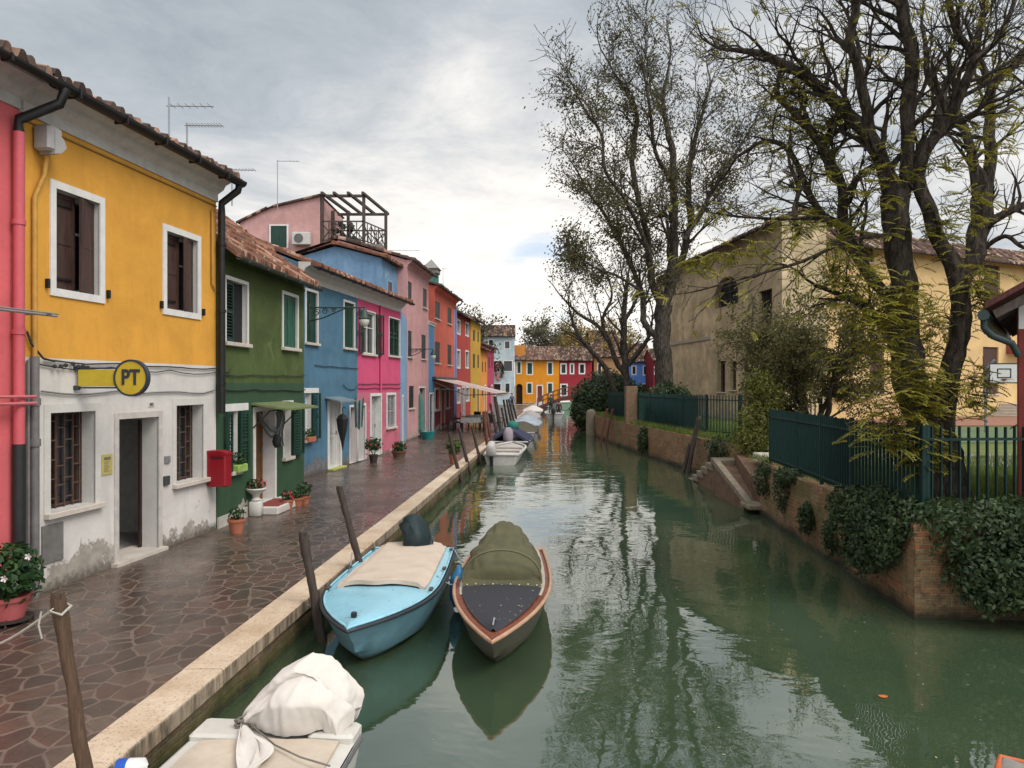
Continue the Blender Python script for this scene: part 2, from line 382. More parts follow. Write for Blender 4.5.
# ---------------------------------------------------------------- houses
NEARBLACK = m_wood('blackish_green_shutter', (.010, .020, .017), (2, 2, .4), .5)
class House:
    """local x runs along the facade, local -y looks out of it"""
    def __init__(s, name, label, p0, p1, top, depth=6.0, cat='house', group=None, zb=0.0):
        s.p0 = V((p0[0], p0[1])); e = V((p1[0], p1[1])) - s.p0; s.L = e.length; s.e = e.normalized(); s.top = top; s.depth = depth; s.zb = zb
        s.root = thing(name, label, cat, (p0[0], p0[1], zb), atan2(s.e.y, s.e.x), group); s.ops = []; s.rise = None
    def uz(s, px, py=0.0):
        d = V(((px - CX) / F, 1.0)); cr = lambda a, b: a.x * b.y - a.y * b.x
        u = -cr(s.p0, d) / cr(s.e, d); Y = (s.p0 + s.e * u).y
        return u, CH - (py - CY) / F * Y - s.zb
    def op(s, px0, px1, y0, y1, depth=.2, rev=1):
        u0 = s.uz(px0)[0]; u1 = s.uz(px1)[0]; pc = (px0 + px1) / 2
        z1 = s.uz(pc, y0)[1]; z0 = s.uz(pc, y1)[1]
        return s.opm(u0, u1, z0, z1, depth, rev)
    def opm(s, u0, u1, z0, z1, depth=.2, rev=1):
        o = dict(u0=max(.03, u0), u1=min(s.L - .03, u1), z0=max(z0, 0.0), z1=min(z1, s.top - .05), d=depth, rev=rev); s.ops.append(o); return o
    def wall(s, mats, splits=(), gable=True, name='wall', pitch=.34, hip=False):
        """mats[0]: reveal, mats[1..]: bands from the ground up, split at heights"""
        b = MB(); L, T, D = s.L, s.top, s.depth
        us = sorted({0, L} | {round(o[k], 4) for o in s.ops for k in ('u0', 'u1')})
        zs = sorted({0, T} | set(splits) | {round(o[k], 4) for o in s.ops for k in ('z0', 'z1')})
        band = lambda z: 1 + sum(1 for q in splits if z > q)
        for i in range(len(us) - 1):
            for j in range(len(zs) - 1):
                uc = (us[i] + us[i + 1]) / 2; zc = (zs[j] + zs[j + 1]) / 2
                if any(o['u0'] < uc < o['u1'] and o['z0'] < zc < o['z1'] for o in s.ops): continue
                b.poly([(us[i], 0, zs[j]), (us[i + 1], 0, zs[j]), (us[i + 1], 0, zs[j + 1]), (us[i], 0, zs[j + 1])], band(zc))
        for o in s.ops:
            a, c, z0, z1, d = o['u0'], o['u1'], o['z0'], o['z1'], o['d']
            mi = 0 if o['rev'] else band((z0 + z1) / 2)
            b.poly([(a, 0, z0), (a, 0, z1), (a, d, z1), (a, d, z0)], mi); b.poly([(c, 0, z0), (c, d, z0), (c, d, z1), (c, 0, z1)], mi)
            b.poly([(a, 0, z1), (c, 0, z1), (c, d, z1), (a, d, z1)], mi); b.poly([(a, 0, z0), (a, d, z0), (c, d, z0), (c, 0, z0)], mi)
        r = D / 2 * pitch if gable else 0; s.rise = r; s.pitch = pitch; lv = [0] + list(splits) + [T]
        for x, fl in ((0, 1), (L, 0)):
            for k in range(len(lv) - 1):
                q = [(x, 0, lv[k]), (x, D, lv[k]), (x, D, lv[k + 1]), (x, 0, lv[k + 1])]; b.poly(q if not fl else q[::-1], k + 1)
            if gable: b.poly([(x, 0, T), (x, D, T), (x, D / 2, T + r)], len(lv) - 1)
        b.poly([(0, D, 0), (0, D, T), (L, D, T), (L, D, 0)], len(lv) - 1)
        if not gable: b.poly([(0, 0, T), (L, 0, T), (L, D, T), (0, D, T)], len(lv) - 1)
        return b.build(name, mats, s.root)
    def frame(s, o, w=.09, m=None, par=None, proud=.022, bottom=True):
        b = MB(); a, c, z0, z1 = o['u0'], o['u1'], o['z0'], o['z1']
        b.box(a - w, -proud, z0 - (w if bottom else 0), a, .02, z1 + w); b.box(c, -proud, z0 - (w if bottom else 0), c + w, .02, z1 + w)
        b.box(a, -proud - .002, z1, c, .02, z1 + w)
        if bottom: b.box(a, -proud - .002, z0 - w, c, .02, z0)
        return b.build('frame', m or WHITE, par)
    def sill(s, o, m=None, par=None, ext=.12, h=.07, out=.09):
        b = MB(); b.bbox(o['u0'] - ext, -out, o['z0'] - h - .001, o['u1'] + ext, .05, o['z0'] + .004, .008); return b.build('window_sill', m or STONE, par)
    def leaf(s, w, h, m, par, M, louvre=True, name='shutter', det=1):
        b = MB(); t = .035
        if det == 0: b.box(0, 0, 0, w, t, h, 0, M)
        else:
            f = .06 if w > .3 else w * .16
            b.box(0, 0, 0, f, t, h, 0, M); b.box(w - f, 0, 0, w, t, h, 0, M)
            for z in (0, h * .5 - f / 2, h - f): b.box(f, .002, z, w - f, t - .002, z + f, 0, M)
            if louvre:
                n = int((h - 3 * f) / .055)
                for k in range(n):
                    z = f + .01 + k * (h - 2 * f) / n
                    b.box(f, 0, -.004, w - f, .034, .004, 0, M @ Matrix.Translation((0, .004, z)) @ Matrix.Rotation(radians(38), 4, 'X'))
            else:
                b.box(f, .012, f, w - f, t - .006, h - f, 0, M)
        return b.build(name, m, par)
    def window(s, o, fm=None, fw=.08, sh=None, shm=None, sill=True, louvre=True, det=1, paneback=0, pane=None, sillm=None, label=None, bars=True, frame=True, lw=1.0):
        """sh: None | closed | half | open | left | right | inleft"""
        a, c, z0, z1, d = o['u0'], o['u1'], o['z0'], o['z1'], o['d']; W = c - a; H = z1 - z0; b = MB()
        yb = d - .012
        b.poly([(a, yb, z0), (c, yb, z0), (c, yb, z1), (a, yb, z1)], 0)
        if bars:
            y0 = d - .06
            for x in (a, a + W / 2 - .025, c - .05): b.box(x, y0, z0, x + .05, yb - .003, z1, 1)
            for z in (z0, z1 - .05): b.box(a + .05, y0 + .003, z, c - .05, yb - .005, z + .05, 1)
            if det: b.box(a + .05, y0 + .006, z0 + H * .62, c - .05, yb - .006, z0 + H * .62 + .03, 1)
        w = b.build('window', [pane or GLASS, fm or WHITE], s.root, label=label)
        if sh == 'dark': sh = 'closed'; shm = NEARBLACK
        if frame: s.frame(o, fw, fm, w)
        if sill: s.sill(o, sillm, w, ext=fw + .03)
        shm = shm or GREENSH; T = Matrix.Translation; R = lambda an: Matrix.Rotation(radians(an), 4, 'Z')
        g = .012; hw = W / 2
        def lf(ww, M): s.leaf(ww * lw, H - 2 * g, shm, w, M, louvre, det=det)
        yc = max(.03, d - .115)
        if sh == 'closed': lf(hw - g, T((a + g, yc, z0 + g))); lf(hw - g, T((a + hw, yc, z0 + g)))
        if sh == 'half': lf(hw * 1.2 - g, T((a + g, yc, z0 + g))); lf(hw - g, T((c - g, yc, z0 + g)) @ R(196))
        if sh in ('open', 'left'): lf(hw - g, T((a - .01, -.035, z0 + g)) @ R(187))
        if sh in ('open', 'right'): lf(hw - g, T((c + .01, -.035, z0 + g)) @ R(-8) @ T((0, -.035, 0)))
        if sh == 'inside': lf(hw - g, T((a + g, .02, z0 + g)) @ R(62) ); lf(hw - g, T((c - g, .02, z0 + g)) @ R(118) @ T((0, -.035, 0)))
        if sh == 'outangle': lf(hw - g, T((a + .0, -.02, z0 + g)) @ R(-115)); lf(hw - g, T((c, -.02, z0 + g)) @ R(-62))
        return w
    def door(s, o, m, fm=None, fw=.09, frame=True, label=None, panels=2, handle=True, name='door', hinge=None):
        a, c, z0, z1, d = o['u0'], o['u1'], o['z0'], o['z1'], o['d']; W = c - a; H = z1 - z0; b = MB()
        M = Matrix.Identity(4)
        if hinge: M = Matrix.Translation((a, d, 0)) @ Matrix.Rotation(radians(hinge), 4, 'Z') @ Matrix.Translation((-a, -d, 0))
        b.box(a, d - .05, z0, c, d - .004, z1, 0, M)
        for k in range(panels):
            h0 = z0 + .12 + k * (H - .12) / panels; h1 = z0 + (k + 1) * (H - .12) / panels
            for x0, x1 in ((a + .09, a + W / 2 - .03), (a + W / 2 + .03, c - .09)):
                b.box(x0, d - .062, h0, x1, d - .05, h0 + .025, 0, M); b.box(x0, d - .062, h1 - .025, x1, d - .05, h1, 0, M)
                b.box(x0, d - .062, h0, x0 + .025, d - .051, h1, 0, M); b.box(x1 - .025, d - .062, h0, x1, d - .051, h1, 0, M)
        dd = b.build(name, m, s.root, label=label)
        if frame: s.frame(o, fw, fm, dd, bottom=False)
        if handle:
            hb = MB(); hb.bbox(c - .12, d - .10, z0 + 1.0, c - .09, d - .06, z0 + 1.12, .004); hb.build('handle', STEEL, dd)
        return dd
    def dark(s, o, name='window', m=None):
        a, c, z0, z1, d = o['u0'], o['u1'], o['z0'], o['z1'], o['d']; b = MB()
        b.poly([(a, d - .01, z0), (c, d - .01, z0), (c, d - .01, z1), (a, d - .01, z1)]); return b.build(name, m or DARK, s.root)
    def roof(s, over=.38, m=None, ends=(.12, .12), tw=.21, tl=.36, fine=True, lift=.10, back=True, mi=0):
        L, D, T = s.L, s.depth, s.top; p = s.pitch; m = m or TILE
        b = MB(); x0, x1 = -ends[0], L + ends[1]; run = D / 2 + over; z_e = T - over * p + lift
        k = 8 if fine else 4; nc = max(2, round((x1 - x0) / tw)); tw2 = (x1 - x0) / nc; nr = max(2, round(run / tl)); tl2 = run / nr
        rr = random.Random(int(L * 1000)); jit = [[rr.uniform(-.045, .045) for _ in range(nc + 1)] for _ in range(nr + 1)]; jz = [[rr.uniform(-.014, .020) for _ in range(nc + 1)] for _ in range(nr + 1)]
        def prof(a): return .085 * sqrt(max(0, 1 - ((a - .3) / .3) ** 2)) if a < .6 else -.055 * sin(pi * (a - .6) / .4)
        st = len(b.v); rowsn = 0
        for r in range(nr):
            for e in (0, 1):
                for i in range(nc * k + 1):
                    c = min(i // k, nc - 1); a = (i - c * k) / k
                    y = -over + (r + e) * tl2 + (jit[r][c] if e == 0 else jit[r + 1][c] if r + 1 < nr else 0)
                    sag = .025 * sin(pi * (i / (nc * k))) * -1
                    b.v.append((x0 + i * tw2 / k, y, z_e + (y + over) * p + prof(a) + (.045 if e == 0 else 0) + jz[r][c] + sag))
                rowsn += 1
        n = nc * k + 1
        for r in range(rowsn - 1):
            for i in range(n - 1): q = st + r * n + i; b.face((q, q + 1, q + n + 1, q + n), 0)
        # thickness: underside and eave face
        i0 = b.vv([(x0 + i * tw2 / k, -over + .01, z_e - .035 + (0 if i % k else 0)) for i in range(n)])
        for i in range(n - 1): b.face((st + i, i0 + i, i0 + i + 1, st + i + 1), 0)
        b.poly([(x0, -over, z_e - .035), (x0, D / 2, z_e - .035 + run * p), (x1, D / 2, z_e - .035 + run * p), (x1, -over, z_e - .035)], 0)
        for x in (x0, x1): b.poly([(x, -over, z_e - .035), (x, -over, z_e + .04), (x, D / 2, z_e + .04 + run * p), (x, D / 2, z_e - .035 + run * p)], 0)
        zr = z_e + run * p
        b.tube([(x0, D / 2, zr + .02), ((x0 + x1) / 2, D / 2, zr), (x1, D / 2, zr + .02)], .10, 8)
        if back: b.poly([(x0, D / 2, zr), (x1, D / 2, zr), (x1, D + over, zr - run * p), (x0, D + over, zr - run * p)], 0)
        s.eave = z_e; s.over = over
        return b.build('roof', m, s.root, smooth=False)
    def gutter(s, m=None, r=.065, pipe=None, par=None, x0=-.1, x1=None, drop=0.0, pm=None, zend=.1, poff=-.06):
        x1 = s.L + .1 if x1 is None else x1; y = -s.over - .03; z = s.eave - .03 - drop; b = MB(); n = 8
        pr = [(y + r * cos(pi + pi * k / n), z + r * sin(pi + pi * k / n)) for k in range(n + 1)]
        pr += [(y + r * .86 * cos(2 * pi - pi * k / n), z + .002 + r * .86 * sin(2 * pi - pi * k / n)) for k in range(n + 1)]
        b.extx(pr, x0, x1)
        k = x0 + .3
        while k < x1: b.box(k, y - r - .008, z - r - .006, k + .03, y + r, z + .012); k += .9
        g = b.build('gutter', m or GUT, s.root)
        for px in (pipe or []):
            b = MB(); b.tube([(px, y, z - .03), (px, y, z - .16), (px, poff, z - .42), (px, poff, z - .6), (px, poff, zend)], .045, 8)
            for q in range(int((z - .6 - zend) / 1.3) + 1): b.lathe([(.052, 0), (.052, .04)], 8, (px, poff, zend + .2 + q * 1.3))
            b.build('downpipe', pm or m or GUT, s.root, smooth=True)
        return g
    def cornice(s, h=.38, out=.26, m=None):
        b = MB(); T = s.top; b.extx([(.01, T - .03 - h), (-.03, T - .03 - h), (-.03, T - h * .72), (-out * .45, T - h * .55), (-out * .6, T - h * .35), (-out, T - h * .2), (-out, T - .0), (.01, T + .02)], -.02, s.L + .02)
        return b.build('cornice', m or WHITE, s.root)
    def cable(s, zs, u0, u1, z, sag=.03, r=.012, y=-.03, m=None, name='cable', amp=.02):
        b = MB(); n = max(4, int((u1 - u0) / .35)); pts = []
        for i in range(n + 1):
            t = i / n; pts.append((u0 + (u1 - u0) * t, y, z + zs * t - sag * sin(pi * ((t * 3) % 1)) + amp * (noise.noise(V((t * 9, z, 0))))))
        b.tube(pts, r, 5); return b.build(name, m or CABLE, s.root)
# ---------------------------------------------------------------- world, sun, camera
def setup():
    cam = bpy.data.cameras.new('camera'); co = bpy.data.objects.new('camera', cam); COL.objects.link(co); SC.camera = co
    co.location = (0, 0, CH); co.rotation_euler = (radians(90), 0, 0); cam.sensor_width = 36; cam.lens = F / 1024 * 36; cam.shift_y = 1 / 1024; cam.clip_end = 4000; cam.clip_start = .05
    w = bpy.data.worlds.new('World'); SC.world = w; w.use_nodes = True; nt = w.node_tree; nt.nodes.clear()
    t = NT.__new__(NT); t.t = nt; t.mat = None; t.out = nt.nodes.new('ShaderNodeOutputWorld')
    EL, AZ = radians(48), radians(125)      # sun high, behind the camera's right shoulder, behind cloud
    sky = t.n('ShaderNodeTexSky', sky_type='NISHITA', sun_disc=False, sun_elevation=EL, sun_rotation=AZ, altitude=0.0, air_density=1.0, dust_density=1.5, ozone_density=1.2)
    tc = t.n('ShaderNodeTexCoord'); d = tc.outputs['Generated']; sx = t.n('ShaderNodeSeparateXYZ'); t.link(d, sx.inputs[0])
    den = t.math('ADD', t.math('ABSOLUTE', sx.outputs[2]), .10)
    cb = t.n('ShaderNodeCombineXYZ'); t.link(t.math('DIVIDE', sx.outputs[0], den), cb.inputs[0]); t.link(t.math('DIVIDE', sx.outputs[1], den), cb.inputs[1])
    mp = t.n('ShaderNodeMapping'); t.link(cb.outputs[0], mp.inputs[0]); mp.inputs['Location'].default_value = (3.1, 1.7, 0)
    p = mp.outputs[0]
    n1 = t.noise(p, .45, 9, .55, .35); n2 = t.noise(p, 1.9, 9, .66, .3); n3 = t.noise(p, .22, 4, .5)
    # bright part of the cloud deck lies ahead and low, the heavy grey part up to the left
    def lobe(v, lo, hi):
        vn = V(v).normalized(); dp = t.n('ShaderNodeVectorMath', operation='DOT_PRODUCT'); t.link(d, dp.inputs[0]); dp.inputs[1].default_value = vn
        m = t.n('ShaderNodeMapRange', interpolation_type='SMOOTHSTEP', i_From_Min=lo, i_From_Max=hi); t.link(dp.outputs['Value'], m.inputs[0]); return m.outputs[0]
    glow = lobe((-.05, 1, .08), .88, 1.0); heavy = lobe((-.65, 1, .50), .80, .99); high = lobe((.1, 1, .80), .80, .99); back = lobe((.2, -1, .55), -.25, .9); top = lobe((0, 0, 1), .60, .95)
    f = t.math('ADD', t.math('MULTIPLY', n1, .48), t.math('MULTIPLY', n2, .55))
    f = t.math('ADD', f, t.math('MULTIPLY', glow, .20)); f = t.math('SUBTRACT', f, t.math('ADD', t.math('MULTIPLY', heavy, .05), t.math('MULTIPLY', high, .10)))
    cloud = t.ramp(f, [(.30, (.32, .36, .40)), (.44, (.43, .465, .50)), (.54, (.58, .59, .60)), (.64, (.78, .76, .73)), (.80, (.97, .93, .87))])
    br = t.math('ADD', 1.0, t.math('ADD', t.math('MULTIPLY', back, 1.1), t.math('MULTIPLY', top, .9)))  # extra brightness added to unseen sky behind and overhead, to light the facades
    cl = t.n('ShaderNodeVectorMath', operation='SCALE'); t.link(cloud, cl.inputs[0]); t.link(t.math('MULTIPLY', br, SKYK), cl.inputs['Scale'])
    gap = lobe((.045, 1, .140), .9972, .9992)
    gm = t.math('MULTIPLY', gap, t.ramp(t.noise(p, .9, 5, .6), [(.50, 0), (.60, .6)]))
    sk = t.n('ShaderNodeVectorMath', operation='MULTIPLY'); t.link(sky.outputs[0], sk.inputs[0]); sk.inputs[1].default_value = (.95, 1.0, 1.05)
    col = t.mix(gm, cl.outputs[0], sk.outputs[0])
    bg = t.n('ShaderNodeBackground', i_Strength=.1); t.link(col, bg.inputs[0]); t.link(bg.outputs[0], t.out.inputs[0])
    sl = bpy.data.lights.new('sun', 'SUN'); sl.energy = 1.3; sl.angle = radians(28); sl.color = (1, .95, .88)
    so = bpy.data.objects.new('sun', sl); COL.objects.link(so); so.rotation_euler = (pi / 2 - EL, 0, pi - AZ)
    so.rotation_euler = (V((sin(AZ) * cos(EL), cos(AZ) * cos(EL), sin(EL)))).to_track_quat('Z', 'Y').to_euler()
    SC.view_settings.view_transform = 'Standard'; SC.view_settings.look = 'None'; SC.view_settings.exposure = EXPO; SC.view_settings.gamma = 1
    SC.render.engine = 'CYCLES'; cy = SC.cycles; cy.use_denoising = True; cy.max_bounces = 6; cy.diffuse_bounces = 3; cy.glossy_bounces = 3; cy.transmission_bounces = 3; cy.transparent_max_bounces = 8
    try: cy.denoiser = 'OPENIMAGEDENOISE'
    except Exception: pass
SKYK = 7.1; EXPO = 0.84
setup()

# ---------------------------------------------------------------- ground, water, quay
def flat(name, pts, z, m, kind='structure', **k):
    b = MB(); b.poly([(x, y, z) for x, y in pts]); return b.build(name, m, kind=kind, **k)
EX = lambda Y: -3.06 + .0635 * Y          # outer edge of the left quay
M_EARTH = plain('far_earth', (.10, .09, .07), .95, .3, .2)
flat('ground', [(-1500, -1500), (1500, -1500), (1500, 2500), (-1500, 2500)], -1.6, M_EARTH)
flat('water', [(-30, -40), (60, -40), (60, 140), (-30, 140)], WZ, m_water())
M_PAVE = m_pave()
flat('pavement', [(-60, -6), (EX(-6) - .36, -6), (EX(96) - .36, 96), (-60, 96)], 0.0, M_PAVE)
flat('far_quay', [(-80, 97.5), (80, 97.5), (80, 400), (-80, 400)], 0.012, plain('far_paving', (.13, .11, .10), .5, .2, 1))
b = MB(); b.box(-4, 97.2, -1.2, 60, 97.6, .05); b.build('far_quay_edge', COPE, kind='structure')
# stone coping in blocks
b = MB(); y = -6.0; rr = random.Random(3)
while y < 96:
    l = rr.uniform(1.3, 1.9); e0, e1 = EX(y), EX(y + l); dz = rr.uniform(-.004, .004); w = .37
    pr = [(-w, -.14), (0, -.14), (.0, -.012), (-.014, .008), (-w + .01, .008), (-w, -.002)]
    b.ext([V((e0 + x, y + .004, z + dz + .006)) for x, z in pr], (e1 - e0, l - .008, 0)); y += l
b.build('quay_edge', COPE, kind='structure')
def brickwall(name, pts, z0, z1, label, thick=.35, m=None, rough=.03, top=True, seed=0, cat='canal wall', lean=0.0):
    """wall strip along a polyline (outer face to the right of travel), uneven surface"""
    r = thing(name, label, cat, (0, 0, 0)); b = MB(); acc = 0; nz = 6; rr = random.Random(seed)
    cols = []
    for (x0, y0), (x1, y1) in zip(pts, pts[1:]):
        L = sqrt((x1 - x0) ** 2 + (y1 - y0) ** 2); n = max(1, int(L / .3)); nx, ny = (y1 - y0) / L, -(x1 - x0) / L
        for i in range(n + (1 if (x1, y1) == pts[-1] else 0)):
            t = i / n; cols.append((x0 + (x1 - x0) * t, y0 + (y1 - y0) * t, nx, ny, acc + L * t))
        acc += L
    zz = [z0 + (z1 - z0) * k / nz for k in range(nz + 1)]
    def P(c, z):
        x, y, nx, ny, u = c; d = rough * noise.noise(V((u * 1.3, z * 2.2, seed))) * 2 + lean * (z - z0)
        zt = z + (.03 * noise.noise(V((u * 2, seed, 0))) if abs(z - z1) < 1e-6 else 0)
        return (x + nx * d, y + ny * d, zt)
    for c, d in zip(cols, cols[1:]):
        for k in range(nz): b.poly([P(c, zz[k]), P(d, zz[k]), P(d, zz[k + 1]), P(c, zz[k + 1])], 0, [(c[4], zz[k]), (d[4], zz[k]), (d[4], zz[k + 1]), (c[4], zz[k + 1])])
        if top:
            a0, a1 = P(c, z1), P(d, z1); k0 = (a0[0] - c[2] * thick, a0[1] - c[3] * thick, a0[2]); k1 = (a1[0] - d[2] * thick, a1[1] - d[3] * thick, a1[2])
            b.poly([a0, a1, k1, k0], 0, [(c[4], z1 + .01), (d[4], z1 + .01), (d[4], z1 + .3), (c[4], z1 + .3)])
    b.build('brickwork', m or BRICK, r); return r
QBR = m_brick('quay_brick', (.20, .10, .06), (.15, .11, .07), (.20, .16, .11), 1.0, (.055, .055, .012))
brickwall('quay_wall', [(EX(-6) - .05, -6), (EX(97) - .05, 97)], -1.3, -.125, 'algae stained brick quay wall under the pale stone edge of the paved walkway', m=QBR, top=False)
# right bank
W1 = [(30, 9.3), (9.0, 9.45), (5.19, 9.6), (5.38, 12.0), (5.72, 16.4), (5.85, 17.6)]
W2 = [(6.9, 21.6), (6.55, 24.2), (6.25, 26.8), (5.75, 31.4), (5.2, 38.0), (4.95, 43.0), (5.05, 47.5), (6.3, 49.0), (12, 54)]
def rev(p): return p
BR2 = m_brick('garden_wall_brick', (.29, .105, .042), (.20, .125, .055), (.30, .23, .13), .9, (.035, .032, .014))
# brickwall's face looks to the right of travel, so the bank runs from near to far on its left: reverse direction
brickwall('canal_wall', W1[::-1][:4][::1] + [(9.0, 9.45), (30, 9.3)] if False else list(reversed(W1)), -1.3, RZ, 'crumbling brick canal wall hung with shrubs below the near green fence', m=BR2, seed=5, rough=.07)
brickwall('canal_wall', list(reversed(W2)), -1.3, RZ, 'mossy brick canal wall beyond the stone steps with grass on top', m=BR2, seed=9, rough=.045)
M_LAWN = m_grass('lawn_grass', (.085, .13, .03), (.15, .18, .05))
b = MB()
lp = [(5.15 + .1, 9.65)] + [(5.45, 12.0), (5.78, 16.4), (5.9, 17.6), (6.4, 18.4), (7.3, 20.4), (6.95, 21.7)] + [(x + .06, y) for x, y in W2[1:-1]] + [(12, 54.1), (12, 75), (90, 75), (90, 9.35), (9, 9.5)]
bank = [V((x, y, RZ - .03)) for x, y in lp]
import mathutils
tri = mathutils.geometry.tessellate_polygon([bank])
i0 = b.vv(bank)
for t3 in tri: b.face([i0 + k for k in t3])
o = b.build('lawn', M_LAWN, kind='structure')
flat('far_bank', [(11.5, 60), (100, 60), (100, 200), (11.5, 200)], .6, M_EARTH)
flat('gravel_path', [(7.8, 16.6), (40, 15.6), (40, 19.2), (8.2, 19.6)], RZ - .01, plain('grey_gravel', (.22, .19, .17), .9, .3, 12, .6))
flat('sports_court', [(9.6, 23.5), (45, 23), (45, 32), (10.6, 32)], RZ - .012, plain('green_court_coating', (.09, .13, .06), .8, .3, .8, .2))
flat('brick_forecourt', [(13, 33), (50, 33.5), (50, 46), (13, 40)], RZ - .006, plain('red_brick_paving', (.26, .12, .08), .85, .3, 3, .4))
# grass tufts
def tufts(name, region, n, seed, h=(.05, .16), m=None, z=RZ - .03, w=.012):
    rr = random.Random(seed); b = MB()
    for _ in range(n):
        x, y = region(rr); a = rr.uniform(0, 2 * pi); hh = rr.uniform(*h); lx, ly = rr.uniform(-.5, .5) * hh, rr.uniform(-.5, .5) * hh; dx, dy = cos(a) * w, sin(a) * w
        b.poly([(x - dx, y - dy, z), (x + dx, y + dy, z), (x + lx, y + ly, z + hh)])
    return b.build(name, m, kind='stuff', label='short green grass with fallen leaves behind the railings', cat='grass')
M_BLADE = leafmat('grass_blades', (.09, .15, .025), (.17, .23, .045), (.24, .22, .07), .4)
def reg1(r):
    y = 9.8 + r.random() ** 1.3 * 9; return (5.5 + (y - 10) * .05 + r.random() * (y * .75 - 5.2), y)
tufts('grass', reg1, 30000, 1, m=M_BLADE)
def reg2(r):
    while True:
        y = r.uniform(21, 46); 
        for (xa, ya), (xb, yb) in zip(W2, W2[1:]):
            if ya <= y <= yb: x = xa + (xb - xa) * (y - ya) / (yb - ya); return (x + .1 + r.random() ** 1.5 * 4, y)
o = tufts('grass', reg2, 22000, 2, h=(.08, .26), m=M_BLADE, w=.02); o['label'] = 'rough bank grass along the top of the far canal wall'

# ---------------------------------------------------------------- stone steps down to the water
r = thing('stone_steps', 'worn white stone steps with a brick flank going down into the canal', 'steps', (0, 0, 0))
sb = MB(); fb = MB(); n = 6
for k in range(n):      # steps fall away from the camera, beside the wall
    ya = 20.4 + k * .62; yb = ya + .64; z = .55 - k * .19; xo = 5.62 - k * .0 + .02 * k
    sb.bbox(xo, ya, z - .19, 7.2, yb + .06, z, .02)
    fb.ext([V((xo + .05, ya, -1.0)), V((xo + .05, yb, -1.0)), V((xo + .05, yb, z - .18)), V((xo + .05, ya, z - .18))], (1.4, 0, 0))
# sloping flank down to the near end
yn, yf = 17.55, 20.4
sb.ext([V((5.55, yn, -.20)), V((5.55, yn, -.32)), V((5.50, yf, .43)), V((5.50, yf, .56))], (.17, 0, 0))
sb.bbox(5.5, 17.3, -.31, 6.1, 18.0, -.2, .02)
fb.ext([V((5.60, 18.0, -1.0)), V((5.60, 18.0, -.28)), V((5.56, yf, .42)), V((5.56, yf, -1.0))], (1.5, 0, 0))
fb.ext([V((5.88, 17.5, -1.0)), V((5.88, 17.5, .1)), V((6.1, yf, .74)), V((6.1, yf, -1.0))], (1.3, 0, .0))
sb.build('steps', plain('worn_white_stone', (.21, .17, .12), .8, .5, 4, .5, dirt=(.05, .04, .02)), r)
fo = fb.build('flank_wall', plain('dirty_brick_flank', (.15, .085, .05), .85, .5, 4, .6, dirt=(.03, .025, .012)), r)
b = MB(); b.bbox(6.3, 18.5, .62, 8.6, 19.5, .84, .02); b.build('landing', STONE, r)
# ---------------------------------------------------------------- left row of houses
def cable_pts(pts, name, h, r=.012, m=None):
    b = MB(); b.tube(pts, r, 5); return b.build(name, m or CABLE, h.root)
P = {}
A0 = gp(20, 601); A1 = gp(216, 529.5); dA = (A1 - A0).normalized()
# --- pink house at the frame's edge
pk0 = A0 - dA * 4.6
h = House('pink_house', 'coral pink house at the very left with a pink drainpipe', (pk0.x, pk0.y), (A0.x, A0.y), 6.30, 6.5)
M_PINK = stucco('coral_pink_plaster', (.60, .125, .135), .22, .22, .25)
h.opm(1.2, 2.1, .0, 2.1); h.opm(2.9, 3.6, 1.1, 2.2)
h.wall([WHITE, M_PINK], pitch=.33); h.door(h.ops[0], BROWNSH); h.window(h.ops[1])
h.cornice(.36, .3, plain('grey_cornice', (.46, .43, .41), .85, .25, 5)); h.roof(over=.5, m=TILE2, ends=(.1, 0.0))
h.gutter(x1=h.L + .02)
b = MB(); X = h.L - .12
b.tube([(X + .22, -h.over - .02, h.eave - .06), (X + .18, -h.over + .02, h.eave - .25), (X, -.09, 5.75), (X, -.09, 5.6)], .06, 10); b.build('gutter_elbow', GUT, h.root, smooth=True)
b = MB(); b.tube([(X, -.09, 5.6), (X, -.09, 1.9)], .062, 10)
for z in (4.5, 3.2): b.lathe([(.075, 0), (.075, .06)], 10, (X, -.09, z))
b.build('downpipe', plain('pink_painted_pipe', (.55, .10, .12), .5, .1), h.root, smooth=True)
b = MB(); b.tube([(X, -.09, 1.9), (X, -.09, .0)], .07, 10); b.build('lower_pipe', plain('black_cast_pipe', (.02, .02, .022), .5), h.root, smooth=True)
b = MB(); b.tube([(X - 1.3, -.16, 2.47), (X + .18, -.16, 2.46)], .022, 6); b.tube([(X - 1.3, -.16, 2.38), (X + .18, -.16, 2.38)], .022, 6); b.build('rail', plain('pink_rail', (.5, .13, .14), .6), h.root)
b = MB(); b.tube([(X - 1.2, -.2, 3.45), (X + .3, -.34, 3.44)], .016, 6); b.tube([(X - 1.2, -.26, 3.47), (X + .26, -.40, 3.46)], .010, 6); b.tube([(X + .1, 0, 3.45), (X + .15, -.4, 3.45)], .012, 6); b.build('clothes_line_bracket', STEEL, h.root)

